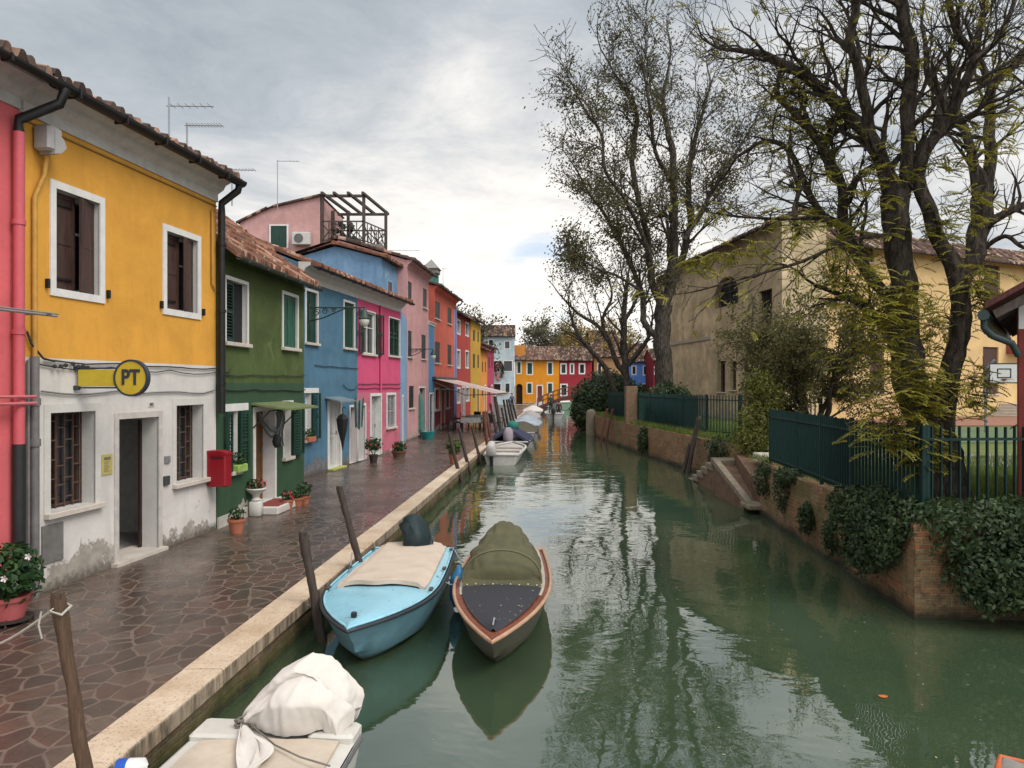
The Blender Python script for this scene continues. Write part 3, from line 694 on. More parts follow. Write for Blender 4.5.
# --- yellow and white post office
h = House('post_office', 'yellow and white house with a round PT sign and brown shutters', (A0.x, A0.y), (A1.x, A1.y), 6.32, 6.5, cat='building')
M_YEL = stucco('ochre_yellow_plaster', (.63, .305, .048), .22, .22, 0)
M_WHT = stucco('dirty_white_plaster', (.58, .55, .515), .22, .25, .62, None, .85, (.20, .175, .145))
u1 = h.op(55, 99, 196, 292, .22); u2 = h.op(166, 197, 236, 311, .22)
l1 = h.op(50, 95, 412, 508, .3); l2 = h.op(176, 203, 405, 481, .3); dr = h.op(118, 158, 418, 567, .27)
dr['z0'] = .04
h.wall([plain('white_reveal', (.55, .53, .50), .8, .1, 4), M_WHT, M_YEL], splits=(2.94,), pitch=.33)
def brown(o):
    w = h.window(o, sh='half', shm=BROWNSH, louvre=False, sill=False, fw=.10)
    for x in (o['u0'] - .16, o['u1'] + .16): b = MB(); b.bbox(x - .015, -.06, o['z0'] - .02, x + .015, -.0, o['z0'] + .10, .006); b.build('shutter_stop', GUT, w)
    for z in (.12, .88): b = MB(); zz = o['z0'] + (o['z1'] - o['z0']) * z; b.box(o['u0'] + .02, .09, zz - .015, o['u0'] + .42, .103, zz + .015); b.build('hinge_strap', GUT, w)
brown(u1); brown(u2)
for o in (l1, l2):      # iron grilles over dark panes
    w = h.window(o, bars=True, fm=plain('brown_frame', (.06, .035, .025), .6), frame=False, sill=True, sillm=STONE, det=0)
    h.frame(o, .11, plain('white_surround', (.56, .54, .50), .8, .1, 4), w, .012, bottom=False)
    b = MB(); W = o['u1'] - o['u0']; H = o['z1'] - o['z0']; n = 5 if o is l1 else 4; y = o['d'] - .11
    for k in range(n + 1): x = o['u0'] + .02 + (W - .04) * k / n; b.box(x - .009, y, o['z0'], x + .009, y + .018, o['z1'])
    for k in range(n):
        for q in range(5):
            x = o['u0'] + .02 + (W - .04) * k / n; z = o['z0'] + H * (q + (.5 if k % 2 else .15)) / 5; b.box(x, y + .002, z, x + (W - .04) / n, y + .016, z + .016)
    b.build('window_grille', plain('rusty_grille', (.10, .055, .04), .7, .4, 10), w)
# doorway: deep dark lobby with an inner gate
a, c = dr['u0'], dr['u1']
h.frame(dr, .09, plain('door_stone', (.50, .46, .42), .75, .25, 5), h.root, .02, bottom=False).name = 'door_frame'
b = MB(); b.box(a - .15, -.10, .0, c + .12, .5, .05); b.build('door_step', STONE, h.root)
b = MB(); 
b.poly([(a - .9, 2.6, 0), (c + 1.2, 2.6, 0), (c + 1.2, 2.6, 2.4), (a - .9, 2.6, 2.4)]); b.poly([(a - .9, .46, 0), (a - .9, 2.6, 0), (a - .9, 2.6, 2.4), (a - .9, .46, 2.4)]); b.poly([(c + 1.2, .46, 0), (c + 1.2, .46, 2.4), (c + 1.2, 2.6, 2.4), (c + 1.2, 2.6, 0)])
b.poly([(a - .9, .46, 2.4), (c + 1.2, .46, 2.4), (c + 1.2, 2.6, 2.4), (a - .9, 2.6, 2.4)]); b.poly([(a - .9, .46, .02), (a - .9, 2.6, .02), (c + 1.2, 2.6, .02), (c + 1.2, .46, .02)], 1)
b.build('lobby', [plain('lobby_wall', (.62, .62, .60), .8), plain('lobby_floor', (.35, .33, .31), .4)], h.root)
g = MB(); y = 1.55
for k in range(15): x = a - .5 + k * .11; g.box(x, y, .45, x + .018, y + .018, 1.35)
g.box(a - .55, y, 1.35, c + 1.1, y + .03, 1.39); g.box(a - .55, y, .45, c + 1.1, y + .03, .48)
g.build('inner_gate', plain('pale_gate', (.55, .55, .55), .5), h.root)
b = MB(); b.box(c - .045, .275, .05, c - .012, .31, 2.05); b.build('door', plain('dark_brown_door', (.035, .015, .012), .5), h.root)
h.cornice(.40, .30, plain('pale_grey_cornice', (.52, .49, .46), .85, .2, 5))
b = MB(); zt = h.top - .52; b.box(.02, -.02, zt, h.L, .01, zt + .02); b.build('moulding', plain('dark_yellow_line', (.25, .13, .03), .8), h.root)
h.roof(over=.42, m=TILE2, ends=(.0, .12)); h.gutter(x0=.02, r=.095)
# black downpipe at the far corner with its swan neck
b = MB(); X = h.L - .02
b.tube([(X + .02, -h.over - .03, h.eave - .06), (X + .02, -h.over, h.eave - .2), (X, -.12, h.eave - .42), (X, -.12, h.eave - .62), (X, -.12, 2.1)], .065, 10)
for z in (2.6, 3.9, 5.1): b.lathe([(.08, 0), (.08, .05)], 10, (X, -.12, z))
b.build('downpipe', GUT, h.root, smooth=True)
b = MB(); b.tube([(X - .05, -.03, 5.75), (X - .17, -.03, 5.7), (X - .17, -.03, 4.4), (X - .05, -.03, 4.3)], .018, 6); b.build('conduit', plain('yellow_conduit', (.45, .24, .05), .6), h.root, smooth=True)
# junction box and conduits at the near corner
ua, za = h.uz(40, 143)
b = MB(); b.bbox(ua - .14, -.24, za - .13, ua + .10, -.01, za + .19, .03); b.ext([V((ua - .05, -.25, za + .14)), V((ua + .10, -.25, za + .06)), V((ua + .15, -.25, za - .03)), V((ua + .06, -.25, za - .12)), V((ua - .05, -.25, za - .16))], (0, .22, 0))
b.build('junction_box', plain('grey_plastic_box', (.36, .34, .33), .5, .1), h.root)
uc, _ = h.uz(31)
b = MB(); b.tube([(ua, -.1, za - .13), (ua, -.06, za - .4), (uc, -.05, za - .7), (uc, -.05, 2.95)], .03, 8); b.build('conduit', plain('yellow_conduit2', (.50, .27, .05), .6), h.root, smooth=True)
b = MB(); b.tube([(uc - .01, -.06, 2.95), (uc - .01, -.06, .0)], .05, 8); b.tube([(uc - .09, -.04, 2.9), (uc - .09, -.04, .4)], .022, 6)
for z in (2.35, 1.85): b.lathe([(.066, 0), (.066, .09)], 8, (uc - .01, -.06, z))
b.build('conduit', plain('grey_weathered_pipe', (.16, .15, .145), .6, .3), h.root, smooth=True)
h.cable(-.02, .35, h.L - .05, 2.92, .03, .011); h.cable(.0, .3, h.L - .1, 2.52, .06, .012, amp=.04, m=plain('grey_cable', (.2, .19, .18), .7)); h.cable(-.03, .2, h.L - .05, 2.86, .05, .008)
b = MB(); rr = random.Random(4)
for k in range(7): b.blob((.5 + k * .1 + rr.uniform(-.02, .02), -.06, 2.86 + rr.uniform(-.03, .03)), (.035, .03, .03), 6)
b.tube([(.06, -.04, 3.25), (.12, -.05, 3.1), (.3, -.06, 2.93), (.5, -.05, 2.9)], .014, 5)
b.build('cable_joints', CABLE, h.root)
# meter cabinet, notices, bell, number plate
def plate(px0, px1, y0, y1, m, name, t=.02, lab=None):
    a0, z1 = h.uz(px0, y0); a1, _ = h.uz(px1, y0); _, z0 = h.uz((px0 + px1) / 2, y1); _, z1 = h.uz((px0 + px1) / 2, y0); b = MB(); b.bbox(a0, -t, z0, a1, .01, z1, .004); return b.build(name, m, h.root, label=lab)
plate(41, 62, 524, 562, plain('grey_metal_door', (.16, .15, .14), .6, .3, 8), 'meter_cabinet', .025)
nt_ = plate(101, 112, 454, 475, plain('notice_yellow', (.45, .38, .13), .6, .1), 'notice', .012)
plate(148, 154, 402, 407, plain('number_white', (.55, .53, .50), .5, .1), 'number_plate', .01)
plate(164, 169, 456, 463, plain('bell_grey', (.2, .2, .2), .5), 'door_bell', .03); plate(163, 168, 476, 485, plain('dark_bell', (.05, .05, .055), .5), 'intercom', .04)
def text(body, size, M, m, name, parent, ext=.004, bold=0.0, align='CENTER'):
    cu = bpy.data.curves.new(name, 'FONT'); cu.body = body; cu.size = size; cu.extrude = ext; cu.align_x = align; cu.align_y = 'CENTER'; cu.offset = bold; cu.resolution_u = 3
    tmp = bpy.data.objects.new(name, cu); COL.objects.link(tmp); dg = bpy.context.evaluated_depsgraph_get(); me = bpy.data.meshes.new_from_object(tmp.evaluated_get(dg)); bpy.data.objects.remove(tmp)
    me.transform(M); me.materials.clear(); me.materials.append(m); o = bpy.data.objects.new(name, me); COL.objects.link(o); o.parent = parent; return o
RX = Matrix.Rotation(radians(90), 4, 'X')
# notice lines: two coloured bands
na, nz = h.uz(106.5, 464); b = MB()
b.box(na - .07, -.016, nz + .06, na + .07, -.011, nz + .10)
for k in range(7): b.box(na - .065, -.015, nz + .03 - k * .022, na + .05 - (k % 3) * .02, -.011, nz + .036 - k * .022)
b.build('lettering', plain('notice_ink', (.16, .15, .08), .7), nt_)
us_, zs_ = h.uz(151, 404.5); text('885', .07, Matrix.Translation((us_, -.013, zs_)) @ RX, CABLE, 'number', h.root, .001)
# projecting PT sign, square to the wall
wall_n = V((dA.y, -dA.x, 0)); su, sz = h.uz(75, 378)
base = A0 + dA * su; sgn = thing('post_sign', 'round yellow PT sign on a bar projecting from the white wall', 'sign', (base.x, base.y, sz), atan2(wall_n.y, wall_n.x))
SY = plain('sign_yellow', (.55, .42, .035), .45, .12, 6, .05); SB = plain('sign_dark_blue', (.03, .045, .06), .5, .1)
YB = base.y; ppm = F / YB; ang = sgn.rotation_euler.z
def sgx(px):    # distance out along the sign arm
    k = (px - CX) / F; n = wall_n; return (k * base.y - base.x) / (n.x - k * n.y)
x0 = sgx(79); x1 = sgx(116); xc = sgx(132); R_ = (sgx(149) - sgx(115)) / 2
b = MB(); b.bbox(x0, -.02, -.11, x1, .02, .11, .003); b.build('panel', SY, sgn)
b = MB(); b.box(0, -.012, .118, x1 + .02, .012, .14); b.box(0, -.012, -.14, x1 + .02, .012, -.118); b.box(x0 - .012, -.012, -.118, x0, .012, .118)
for z in (.13, -.13): b.bbox(-.01, -.035, z - .03, .06, .035, z + .03, .008)
b.build('frame', SB, sgn)
def disc(r0, r1, y0, y1, m, name, par, n=48):
    b = MB()
    for k in range(n):
        a0, a1 = 2 * pi * k / n, 2 * pi * (k + 1) / n
        q = [(xc + r * cos(a), r * sin(a)) for r, a in ((r0, a0), (r1, a0), (r1, a1), (r0, a1))]
        b.poly([(x, y0, z) for x, z in q]); b.poly([(x, y1, z) for x, z in reversed(q)]); b.poly([(q[1][0], y0, q[1][1]), (q[1][0], y1, q[1][1]), (q[2][0], y1, q[2][1]), (q[2][0], y0, q[2][1])])
    return b.build(name, m, par)
dd = disc(0.0, R_ * .9, -.03, .03, SY, 'disc', sgn); disc(R_ * .9, R_, -.036, .036, SB, 'rim', dd)
text('PT', R_ * 1.15, Matrix.Translation((xc, -.034, 0)) @ Matrix.Scale(.86, 4, (1, 0, 0)) @ RX, SB, 'lettering', dd, .003, .008)
# red letter box
mu, mz1 = h.uz(206, 452); _, mz0 = h.uz(206, 487)
pb = A0 + dA * mu
mb = thing('letter_box', 'red letter box fixed to the white wall beside the green house', 'letter box', (pb.x, pb.y, mz0), h.root.rotation_euler.z)
RED = plain('letter_box_red', (.25, .006, .014), .38, .12, 5, .05); hh = mz1 - mz0 + .02
b = MB(); b.bbox(0, -.36, 0, .24, -.0, hh * .92, .025); b.ext([V((0, -.0, hh * .90)), V((0, -.0, hh)), V((0, -.25, hh)), V((0, -.37, hh * .93)), V((0, -.37, hh * .88))], (.24, 0, 0)); b.build('body', RED, mb)
b = MB(); b.box(-.004, -.31, hh * .78, .0, -.08, hh * .83); b.build('slot', plain('slot_shadow', (.04, .004, .006), .6), mb)
b = MB(); b.box(-.006, -.34, hh * .86, .0, -.03, hh * .875); b.build('hood_lip', RED, mb)

# --- green house
G0 = gp(217, 529); G1 = gp(304, 492.5)
h = House('green_house', 'moss green two storey house with sagging old tiled roof', (G0.x, G0.y), (G1.x, G1.y), 5.12, 6.4)
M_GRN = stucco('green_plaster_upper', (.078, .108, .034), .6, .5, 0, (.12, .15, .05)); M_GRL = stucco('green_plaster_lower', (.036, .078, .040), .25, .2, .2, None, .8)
g1 = h.op(225.5, 246.5, 282, 343, .10); g2 = h.op(283, 297, 296, 348, .13); g3 = h.op(230, 237.5, 411, 471, .22); gd = h.op(255, 274, 411, 504, .3); g4 = h.op(283, 291, 405, 457, .22)
gd['z0'] = .14
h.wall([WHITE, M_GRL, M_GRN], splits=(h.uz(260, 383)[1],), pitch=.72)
w = h.window(g1, sh=None, fw=.07, bars=False, pane=DARK); h.leaf((g1['u1'] - g1['u0']) * .48, g1['z1'] - g1['z0'] - .04, GREENSH, w, Matrix.Translation((g1['u0'] + .02, .015, g1['z0'] + .02)) @ Matrix.Rotation(radians(4), 4, 'Z'))
h.window(g2, sh='closed', fw=.07, shm=GREENLT, louvre=False)
w = h.window(g3, sh='open', fw=.03, frame=False, lw=2.0); 
b = MB(); b.box(g3['u0'] - .45, -.025, g3['z1'], g3['u1'] + .45, .02, g3['z1'] + .14); b.build('lintel', WHITE, w)
w = h.window(g4, sh='right', fw=.03, frame=False, lw=2.2)
b = MB(); b.box(g4['u0'] - .06, -.025, g4['z1'], g4['u1'] + .1, .02, g4['z1'] + .1); b.build('lintel', WHITE, w)
h.door(gd, m_wood('brown_oak_door', (.20, .09, .03)), label='brown timber door folded back inside the white frame', fw=.1)
if 0: b = MB(); L = gd['u1'] - gd['u0']; b.ext([V((gd['u0'] + .35, .25, .16)), V((gd['u1'] - .03, .0, .16)), V((gd['u1'] - .03, .0, gd['z1'] - .02)), V((gd['u0'] + .35, .25, gd['z1'] - .02))], (.0, .03, 0)); b.build('inner_panel', plain('cream_white_panel', (.58, .55, .51), .7, .05), h.root)
b = MB(); b.bbox(gd['u0'] - .2, -.55, 0, gd['u1'] + .3, -.003, .15, .015); b.build('door_step', plain('white_step', (.56, .52, .48), .75, .15), h.root)
b = MB(); b.box(gd['u0'] - .05, -.50, .151, gd['u1'] - .1, -.05, .165); b.build('doormat', plain('red_mat', (.25, .05, .04), .95), h.root)
b = MB(); b.box(.0, -.03, 0, gd['u0'] - .25, .0, .2); b.box(gd['u1'] + .32, -.03, 0, h.L, .0, .12); b.build('plinth', plain('pale_plinth', (.45, .42, .37), .85, .3), h.root)
# canopy slab on brackets
b = MB(); ca, cz = h.uz(251, 406); cb_, _ = h.uz(286, 406); b.ext([V((ca, -.0, cz + .06)), V((ca, -.0, cz + .02)), V((ca, -.75, cz - .09)), V((ca, -.75, cz - .05))], (cb_ - ca, 0, 0)); b.build('canopy', plain('green_canopy', (.16, .19, .08), .6, .3), h.root)
b = MB()
for x in (ca + .1, cb_ - .1): b.tube([(x, 0, cz - .45), (x, -.35, cz - .1), (x, -.7, cz - .06)], .015, 5)
b.build('canopy_bracket', CABLE, h.root)
h.roof(over=.36, m=TILE, ends=(.0, .14)); h.gutter(m=plain('grey_green_gutter', (.05, .055, .045), .6, .3), x0=.05, x1=h.L + .1)
h.cable(.05, .1, h.L, h.uz(260, 376)[1], .02, .010); h.cable(-.02, .1, h.L, h.uz(260, 389)[1], .03, .014, amp=.04); h.cable(.0, .15, .5, 2.9, .1, .012, amp=.08)
b = MB(); zc = h.uz(260, 262 + 14)[1]; b.box(0, -.03, zc, h.L, .0, zc + .05); b.build('string_course', M_GRN, h.root)
hG = h
# cloth tied under the canopy, bag, window box
Yk = 15.6; c0 = at(256, 410, Yk); r = thing('grey_cloth', 'grey cloth bunched and tied under the canopy of the green house', 'cloth', c0); b = MB()
sw = [(257, 411), (262, 421), (268, 430), (274, 433), (279, 428), (283, 417), (285, 410)]
def swag(u, v):
    k = u * (len(sw) - 1); i = min(int(k), len(sw) - 2); t = k - i; px = sw[i][0] * (1 - t) + sw[i + 1][0] * t; py = sw[i][1] * (1 - t) + sw[i + 1][1] * t
    w_ = (2.5 + 6 * sin(pi * u) ** .8); p = at(px + v * w_ * .45 - 1, py - (v - .5) * w_ * 1.3, Yk + .05 * sin(v * 13 + u * 4)) ; return p - c0 + V((.01 * sin(v * 30), 0, .012 * sin(u * 40 + v * 3)))
b.grid(swag, 40, 14); b.build('drape', plain('grey_fabric', (.30, .32, .30), .95, .3, 10, .3), r, smooth=True)
b = MB(); b.grid(lambda u, v: at(280 + (u - .5) * (9 - 2 * v) + 1.0 * sin(v * 7), 412 + v * 34, Yk + .04 * sin(u * 17)) - c0, 14, 12); b.build('tail', plain('grey_fabric2', (.24, .26, .25), .95, .3, 10, .3), r, smooth=True)
b = MB(); b.blob(at(277, 441, Yk - .05) - c0, (.09, .08, .14), 12, .8, jit=.3); b.build('bag', plain('black_bag', (.015, .015, .017), .7), r, smooth=True)

# --- blue / pink double house
B0 = V((-5.82, 20.8)); B2 = V((-4.48, 29.9)); dB = (B2 - B0).normalized()
def onB(px):
    d = V(((px - CX) / F, 1)); u = (B0.x * d.y - B0.y * d.x) / -(dB.x * d.y - dB.y * d.x); return B0 + dB * u
# start a little nearer so that the green house's corner overlaps it
Bm = onB(357.5); Bs = B0 - dB * .3
h = House('blue_house', 'steel blue house between the green and the bright pink ones', Bs, Bm, 5.98, 6.0)
M_BLU = stucco('steel_blue_plaster', (.075, .165, .24), .35, .3, .75, None, .85, (.12, .105, .10))
b1 = h.op(306, 317, 292, 343, .12); b2 = h.op(344, 354, 303, 348, .12); b3 = h.op(305, 311, 393, 440, .2); bd = h.op(329, 340, 404, 469, .16)
bd['z0'] = .05; b1['u0'] = max(b1['u0'], .42); b3['u0'] = max(b3['u0'], .35)
pr_ = h.op(350, 356.6, 407, 463, .25); pr_['z0'] = .03; h.wall([WHITE, M_BLU], pitch=.40)
h.door(pr_, plain('dark_red_door', (.17, .008, .02), .5), fw=.07)
h.window(b1, sh='closed', fw=.07, louvre=False); h.window(b2, sh='closed', fw=.07, louvre=False); w = h.window(b3, sh='right', fw=.04, frame=False, lw=2.2)
b = MB(); b.box(b3['u0'] - .1, -.025, b3['z1'], b3['u1'] + .5, .02, b3['z1'] + .14); b.build('lintel', WHITE, w)
h.door(bd, plain('white_door', (.55, .54, .52), .6, .08), fw=.12)
b = MB(); b.bbox(bd['u0'] - .1, -.2, 0, bd['u1'] + .1, .0, .06, .01); b.build('door_step', plain('yellow_green_threshold', (.40, .42, .12), .7), h.root)
b = MB(); xa, xz = h.uz(326, 401); b.ext([V((xa - .1, 0, xz + .12)), V((xa - .1, 0, xz + .08)), V((xa - .1, -.5, xz - .04)), V((xa - .1, -.5, xz))], (1.3, 0, 0)); b.build('canopy', plain('grey_blue_canopy', (.18, .22, .24), .5), h.root)
h.cornice(.44, .34, plain('pale_grey_cornice', (.36, .33, .30)) ); h.roof(over=.45, m=TILE, ends=(.0, .0)); h.gutter(x0=0, x1=h.L)
h.cable(-.02, 1.0, h.L, h.uz(330, 366)[1], .02, .012); h.cable(.0, h.L * .7, h.L, 2.6, .2, .012, amp=.1)
hB = h
h = House('bright_pink_house', 'magenta pink house with a red door left of its white doorway', Bm, B2, 5.98, 6.0)
M_MAG = stucco('magenta_plaster', (.54, .075, .165), .15, .12, 0); M_MAGL = stucco('faded_pink_plaster', (.50, .14, .19), .3, .2, .25, (.55, .30, .32))
p1 = h.op(362, 375, 312, 354, .12); p2 = h.op(389, 399.5, 319, 356, .12); pd1 = h.op(350.5, 364, 407, 465, .35) if False else None
Ld = h.L
pdr = h.opm(.03, h.uz(365)[0], .03, h.uz(358, 406)[1], .35); pdw = h.op(371, 380.5, 396, 458, .25); pw = h.op(387, 395, 395, 427, .15)
pdw['z0'] = .05
h.wall([WHITE, M_MAGL, M_MAG], splits=(h.uz(380, 392)[1],), pitch=.40)
h.window(p1, sh='open', fw=.05, lw=.9); h.window(p2, sh='closed', fw=.05); h.window(pw, sh='closed', shm=plain('grey_white_shutter', (.28, .28, .28), .7), fw=.09)
h.door(pdr, plain('pale_grey_door', (.30, .27, .25), .7), fw=.08); h.door(pdw, plain('scribbled_grey_door', (.40, .40, .39), .7, .35, 6), fw=.1)
b = MB(); uu = h.uz(379.5)[0]; b.tube([(uu, -.05, 5.5), (uu, -.05, 2.4)], .04, 8); b.build('downpipe', M_MAG, h.root, smooth=True)
h.cornice(.44, .34, plain('pale_grey_cornice', (.36, .33, .30))); h.roof(over=.45, m=TILE, ends=(.0, .25)); h.gutter(x0=0, x1=h.L + .25)
h.cable(.02, 0, h.L, h.uz(380, 384)[1], .02, .012); h.cable(.02, 0, h.L, h.uz(380, 388)[1], .03, .012, amp=.04)
# --- light blue tall house behind
P0 = V((-4.87, 34.6)); LB0 = B2 + dB * .02
h = House('light_blue_house', 'narrow light blue house rising behind the pink one', LB0, V((-4.88, 34.55)), 5.6, 6.0)
M_LB = stucco('light_blue_plaster', (.20, .34, .50), .35, .4, .5)
h.opm(1.0, 1.8, 0, 2.1); h.wall([WHITE, M_LB], gable=False); h.door(h.ops[0], GREENSH)
# its upper storey, set back
def hx(px, Y): return (px - CX) / F * Y
up = thing('upper_house', 'upper blue storey with tiny window set back above the row of roofs', 'house', (hx(381.5, 32), 32, 0), atan2(34.6 - 32, hx(397, 34.6) - hx(381.5, 32)))
Lu = sqrt((34.6 - 32) ** 2 + (hx(397, 34.6) - hx(381.5, 32)) ** 2)
b = MB(); D = 4.1; T = 8.05
for q in ([(0, 0, 5), (Lu, 0, 5), (Lu, 0, T), (0, 0, T)], [(0, 0, 5), (0, 0, T), (0, D / 2, T + .55), (0, D, T), (0, D, 5)], [(Lu, 0, 5), (Lu, D, 5), (Lu, D, T), (Lu, D / 2, T + .55), (Lu, 0, T)], [(0, D, 5), (0, D, T), (Lu, D, T), (Lu, D, 5)]): b.poly(q)
b.build('wall', stucco('streaked_blue_plaster', (.17, .29, .43), .5, .6, 0, (.30, .34, .36)), up)
class _H(House):
    def __init__(s, root, L, top, depth, pitch): s.root = root; s.L = L; s.top = top; s.depth = depth; s.pitch = pitch
hh_ = _H(up, Lu, T, D, .27); hh_.roof(over=.3, m=TILE, ends=(.25, .2))
wu0, wu1 = .85, 1.6; b = MB(); b.box(wu0, -.03, 6.35, wu1, .02, 7.2); ww = b.build('window', GLASS, up)
b = MB(); b.box(wu0 - .1, -.04, 6.25, wu1 + .1, .01, 6.35); b.box(wu0 - .1, -.04, 7.2, wu1 + .1, .01, 7.28); b.box(wu0 - .1, -.04, 6.35, wu0, .01, 7.2); b.box(wu1, -.04, 6.35, wu1 + .1, .01, 7.2); b.build('frame', M_LB, ww)
# --- pink house with roof terrace (altana)
YA = 36.5
al = thing('terrace_house', 'dusty pink house top with air conditioner and wooden roof terrace', 'house', (hx(240, YA), YA, 0))
xw = hx(320, YA) - hx(240, YA); z_ = lambda py: CH - (py - CY) / F * YA
M_DP = stucco('dusty_pink_plaster', (.54, .31, .29), .35, .35, 0, (.34, .24, .22))
b = MB(); m1 = hx(278, YA) - hx(240, YA)
prof = [(0, 6), (xw, 6), (xw, z_(196)), (xw - .35, z_(197)), (m1 + .1, z_(206)), (m1 - .3, z_(206)), (0, z_(222))]
b.ext([V((x, 0, z)) for x, z in prof], (0, 5, 0)); b.build('wall', M_DP, al)
b = MB(); b.tube([(m1 - .5, -.12, z_(208)), (-.15, -.12, z_(223))], .07, 5); b.tube([(xw + .02, -.12, z_(195.5)), (m1 - .2, -.12, z_(206.5))], .06, 5)
b.ext([V((-.15, -.15, z_(223))), V((m1, -.15, z_(205))), V((m1, -.15, z_(204))), V((-.15, -.15, z_(222)))], (0, 5.3, 0)); b.ext([V((m1, -.15, z_(205.4))), V((xw + .05, -.15, z_(195.2))), V((xw + .05, -.15, z_(194.2))), V((m1, -.15, z_(204.4)))], (0, 5.3, 0))
b.build('roof', TILE2, al)
wx0, wx1 = hx(271, YA) - hx(240, YA), hx(287, YA) - hx(240, YA)
b = MB(); b.box(wx0, -.03, z_(247), wx1, .02, z_(226)); w = b.build('window', GREENSH, al); b = MB()
b.box(wx0 - .08, -.05, z_(248.5), wx0, .02, z_(224.5)); b.box(wx1, -.05, z_(248.5), wx1 + .08, .02, z_(224.5)); b.box(wx0, -.052, z_(226), wx1, .02, z_(224.5)); b.build('frame', WHITE, w)
ax = hx(294, YA) - hx(240, YA); b = MB(); b.bbox(ax, -.4, z_(246), ax + .88, -.08, z_(233.5), .03); ac = b.build('air_conditioner', plain('ac_white', (.50, .48, .45), .5, .1), al)
b = MB(); b.lathe([(.20, 0), (.22, .01), (.22, .02)], 20); 
for v in range(len(b.v)): x, y, z = b.v[v]; b.v[v] = (ax + .34 + x, -.405 - z, z_(239.7) + y)
b.build('fan_grille', plain('ac_grille', (.10, .10, .10), .5), ac)
TW = m_wood('grey_terrace_timber', (.085, .065, .055), (9, 9, 2))
b = MB(); tx = lambda px: hx(px, YA) - hx(240, YA)
for px, y in ((322, 0), (338, 2.2), (363.5, 0), (378, 2.2), (322, 2.2)): b.box(tx(px) - .07, y, z_(245), tx(px) + .07, y + .14, z_(196 if y == 0 else 200))
b.box(tx(321), -.02, z_(197), tx(364), .1, z_(194.5)); b.box(tx(337) - .5, 2.22, z_(205), tx(380), 2.34, z_(202.5))
for px in (323, 335, 349, 363.5): b.ext([V((tx(px) - .05, -.3, z_(195.5))), V((tx(px) + .07, -.3, z_(195.5))), V((tx(px) + .07, -.3, z_(193))), V((tx(px) - .05, -.3, z_(193)))], (.75, 3.0, -.35))
b.build('pergola', TW, al)
b = MB()
def rail(x0, y0, x1, y1):
    for z in (z_(222), z_(241)): b.ext([V((x0, y0, z)), V((x0, y0 + .04, z)), V((x0, y0 + .04, z + .07)), V((x0, y0, z + .07))], (x1 - x0, y1 - y0, 0))
    n = 3; 
    for k in range(n):
        a0, a1 = k / n, (k + 1) / n
        for s_, e_ in ((z_(240), z_(223)), (z_(223), z_(240))):
            b.tube([(x0 + (x1 - x0) * a0, y0 + (y1 - y0) * a0, s_), (x0 + (x1 - x0) * a1, y0 + (y1 - y0) * a1, e_)], .03, 4)
        for (t0, t1) in ((a0, a0),): b.tube([(x0 + (x1 - x0) * t0, y0 + (y1 - y0) * t0, z_(222)), (x0 + (x1 - x0) * t0, y0 + (y1 - y0) * t0, z_(241))], .03, 4)
        am = (a0 + a1) / 2; b.tube([(x0 + (x1 - x0) * am, y0 + (y1 - y0) * am, z_(222)), (x0 + (x1 - x0) * am, y0 + (y1 - y0) * am, z_(241))], .025, 4)
rail(tx(322), 0, tx(363.5), 0); rail(tx(363.5), 0, tx(378), 2.2); rail(tx(322), 2.2, tx(378), 2.2)
b.build('railing', TW, al)
b = MB(); b.box(tx(321), 0, 6, tx(364), 2.3, z_(244)); b.ext([V((tx(363), 0, z_(244))), V((tx(363), 2.3, z_(244))), V((tx(363), 2.3, 7)), V((tx(363), 0, 7))], (.9, 0, 0)); b.build('terrace_floor', plain('terrace_grey', (.22, .19, .17), .9), al)
b = MB(); rr = random.Random(2)
for k in range(26): b.blob((tx(326) + rr.random() * 1.1, .6 + rr.random(), z_(243) + rr.random() * 1.6 * rr.random()), (.14, .14, .16), 6, jit=.4, seed=k)
b.blob((tx(350), .8, z_(240)), (.45, .3, .35), 8, jit=.3); b.build('terrace_clutter', plain('dark_plants', (.03, .033, .028), .9, .5), al)

# --- further houses; (px0,px1) on the front line
def spec(px, p0, d):
    k = V(((px - CX) / F, 1)); u = (p0.x * k.y - p0.y * k.x) / -(d.x * k.y - d.y * k.x); return p0 + d * u
dC = V((.087, 1)).normalized(); Q0 = P0.copy(); Q1 = spec(428.5, Q0, dC); Q1b = spec(434.5, Q0, dC); Q2 = spec(456, Q0, dC)
dD = V((.1, 1)).normalized(); Q3 = spec(470.5, Q2, dD); Q4 = spec(480.5, Q3, dD); Q5 = spec(487.2, Q4, dD); Q6 = spec(494, Q5, dD)
h = House('pale_pink_house', 'pale rose three storey house behind the closed teal parasol', Q0, Q1, 8.4, 6.5)
M_PP = stucco('pale_rose_plaster', (.54, .29, .285), .25, .2, .3, (.50, .28, .26))
ops = [(h.op(408, 412, 282, 301, .15), 'closed'), (h.op(423, 427, 289, 308, .15), 'closed'), (h.op(408, 412, 331, 357, .15), 'open'), (h.op(421.5, 426, 335, 359, .15), 'open'), (h.op(409, 414, 386, 408, .15), 'open')]
dp = h.op(419, 425, 388, 432, .2); dp['z0'] = .02
h.wall([M_PP, M_PP], pitch=.3)
for o, s_ in ops: h.window(o, sh='dark', fw=.05, det=0, bars=False, fm=M_PP, sill=True, frame=False)
h.door(dp, GREENSH, fw=.08, panels=1)
h.cornice(.3, .25, M_PP); h.roof(over=.4, m=TILE2, fine=False); h.gutter()
h = House('narrow_blue_house', 'very narrow blue house front between pale rose and salmon ones', Q1, Q1b, 6.0, 6)
h.opm(.3, h.L - .35, 0, 2.1, .15); h.wall([WHITE, stucco('mid_blue_plaster', (.09, .24, .40), .3, .2, .3)], gable=False); h.door(h.ops[0], GREENSH, panels=1)
h.cornice(.15, .12, WHITE)
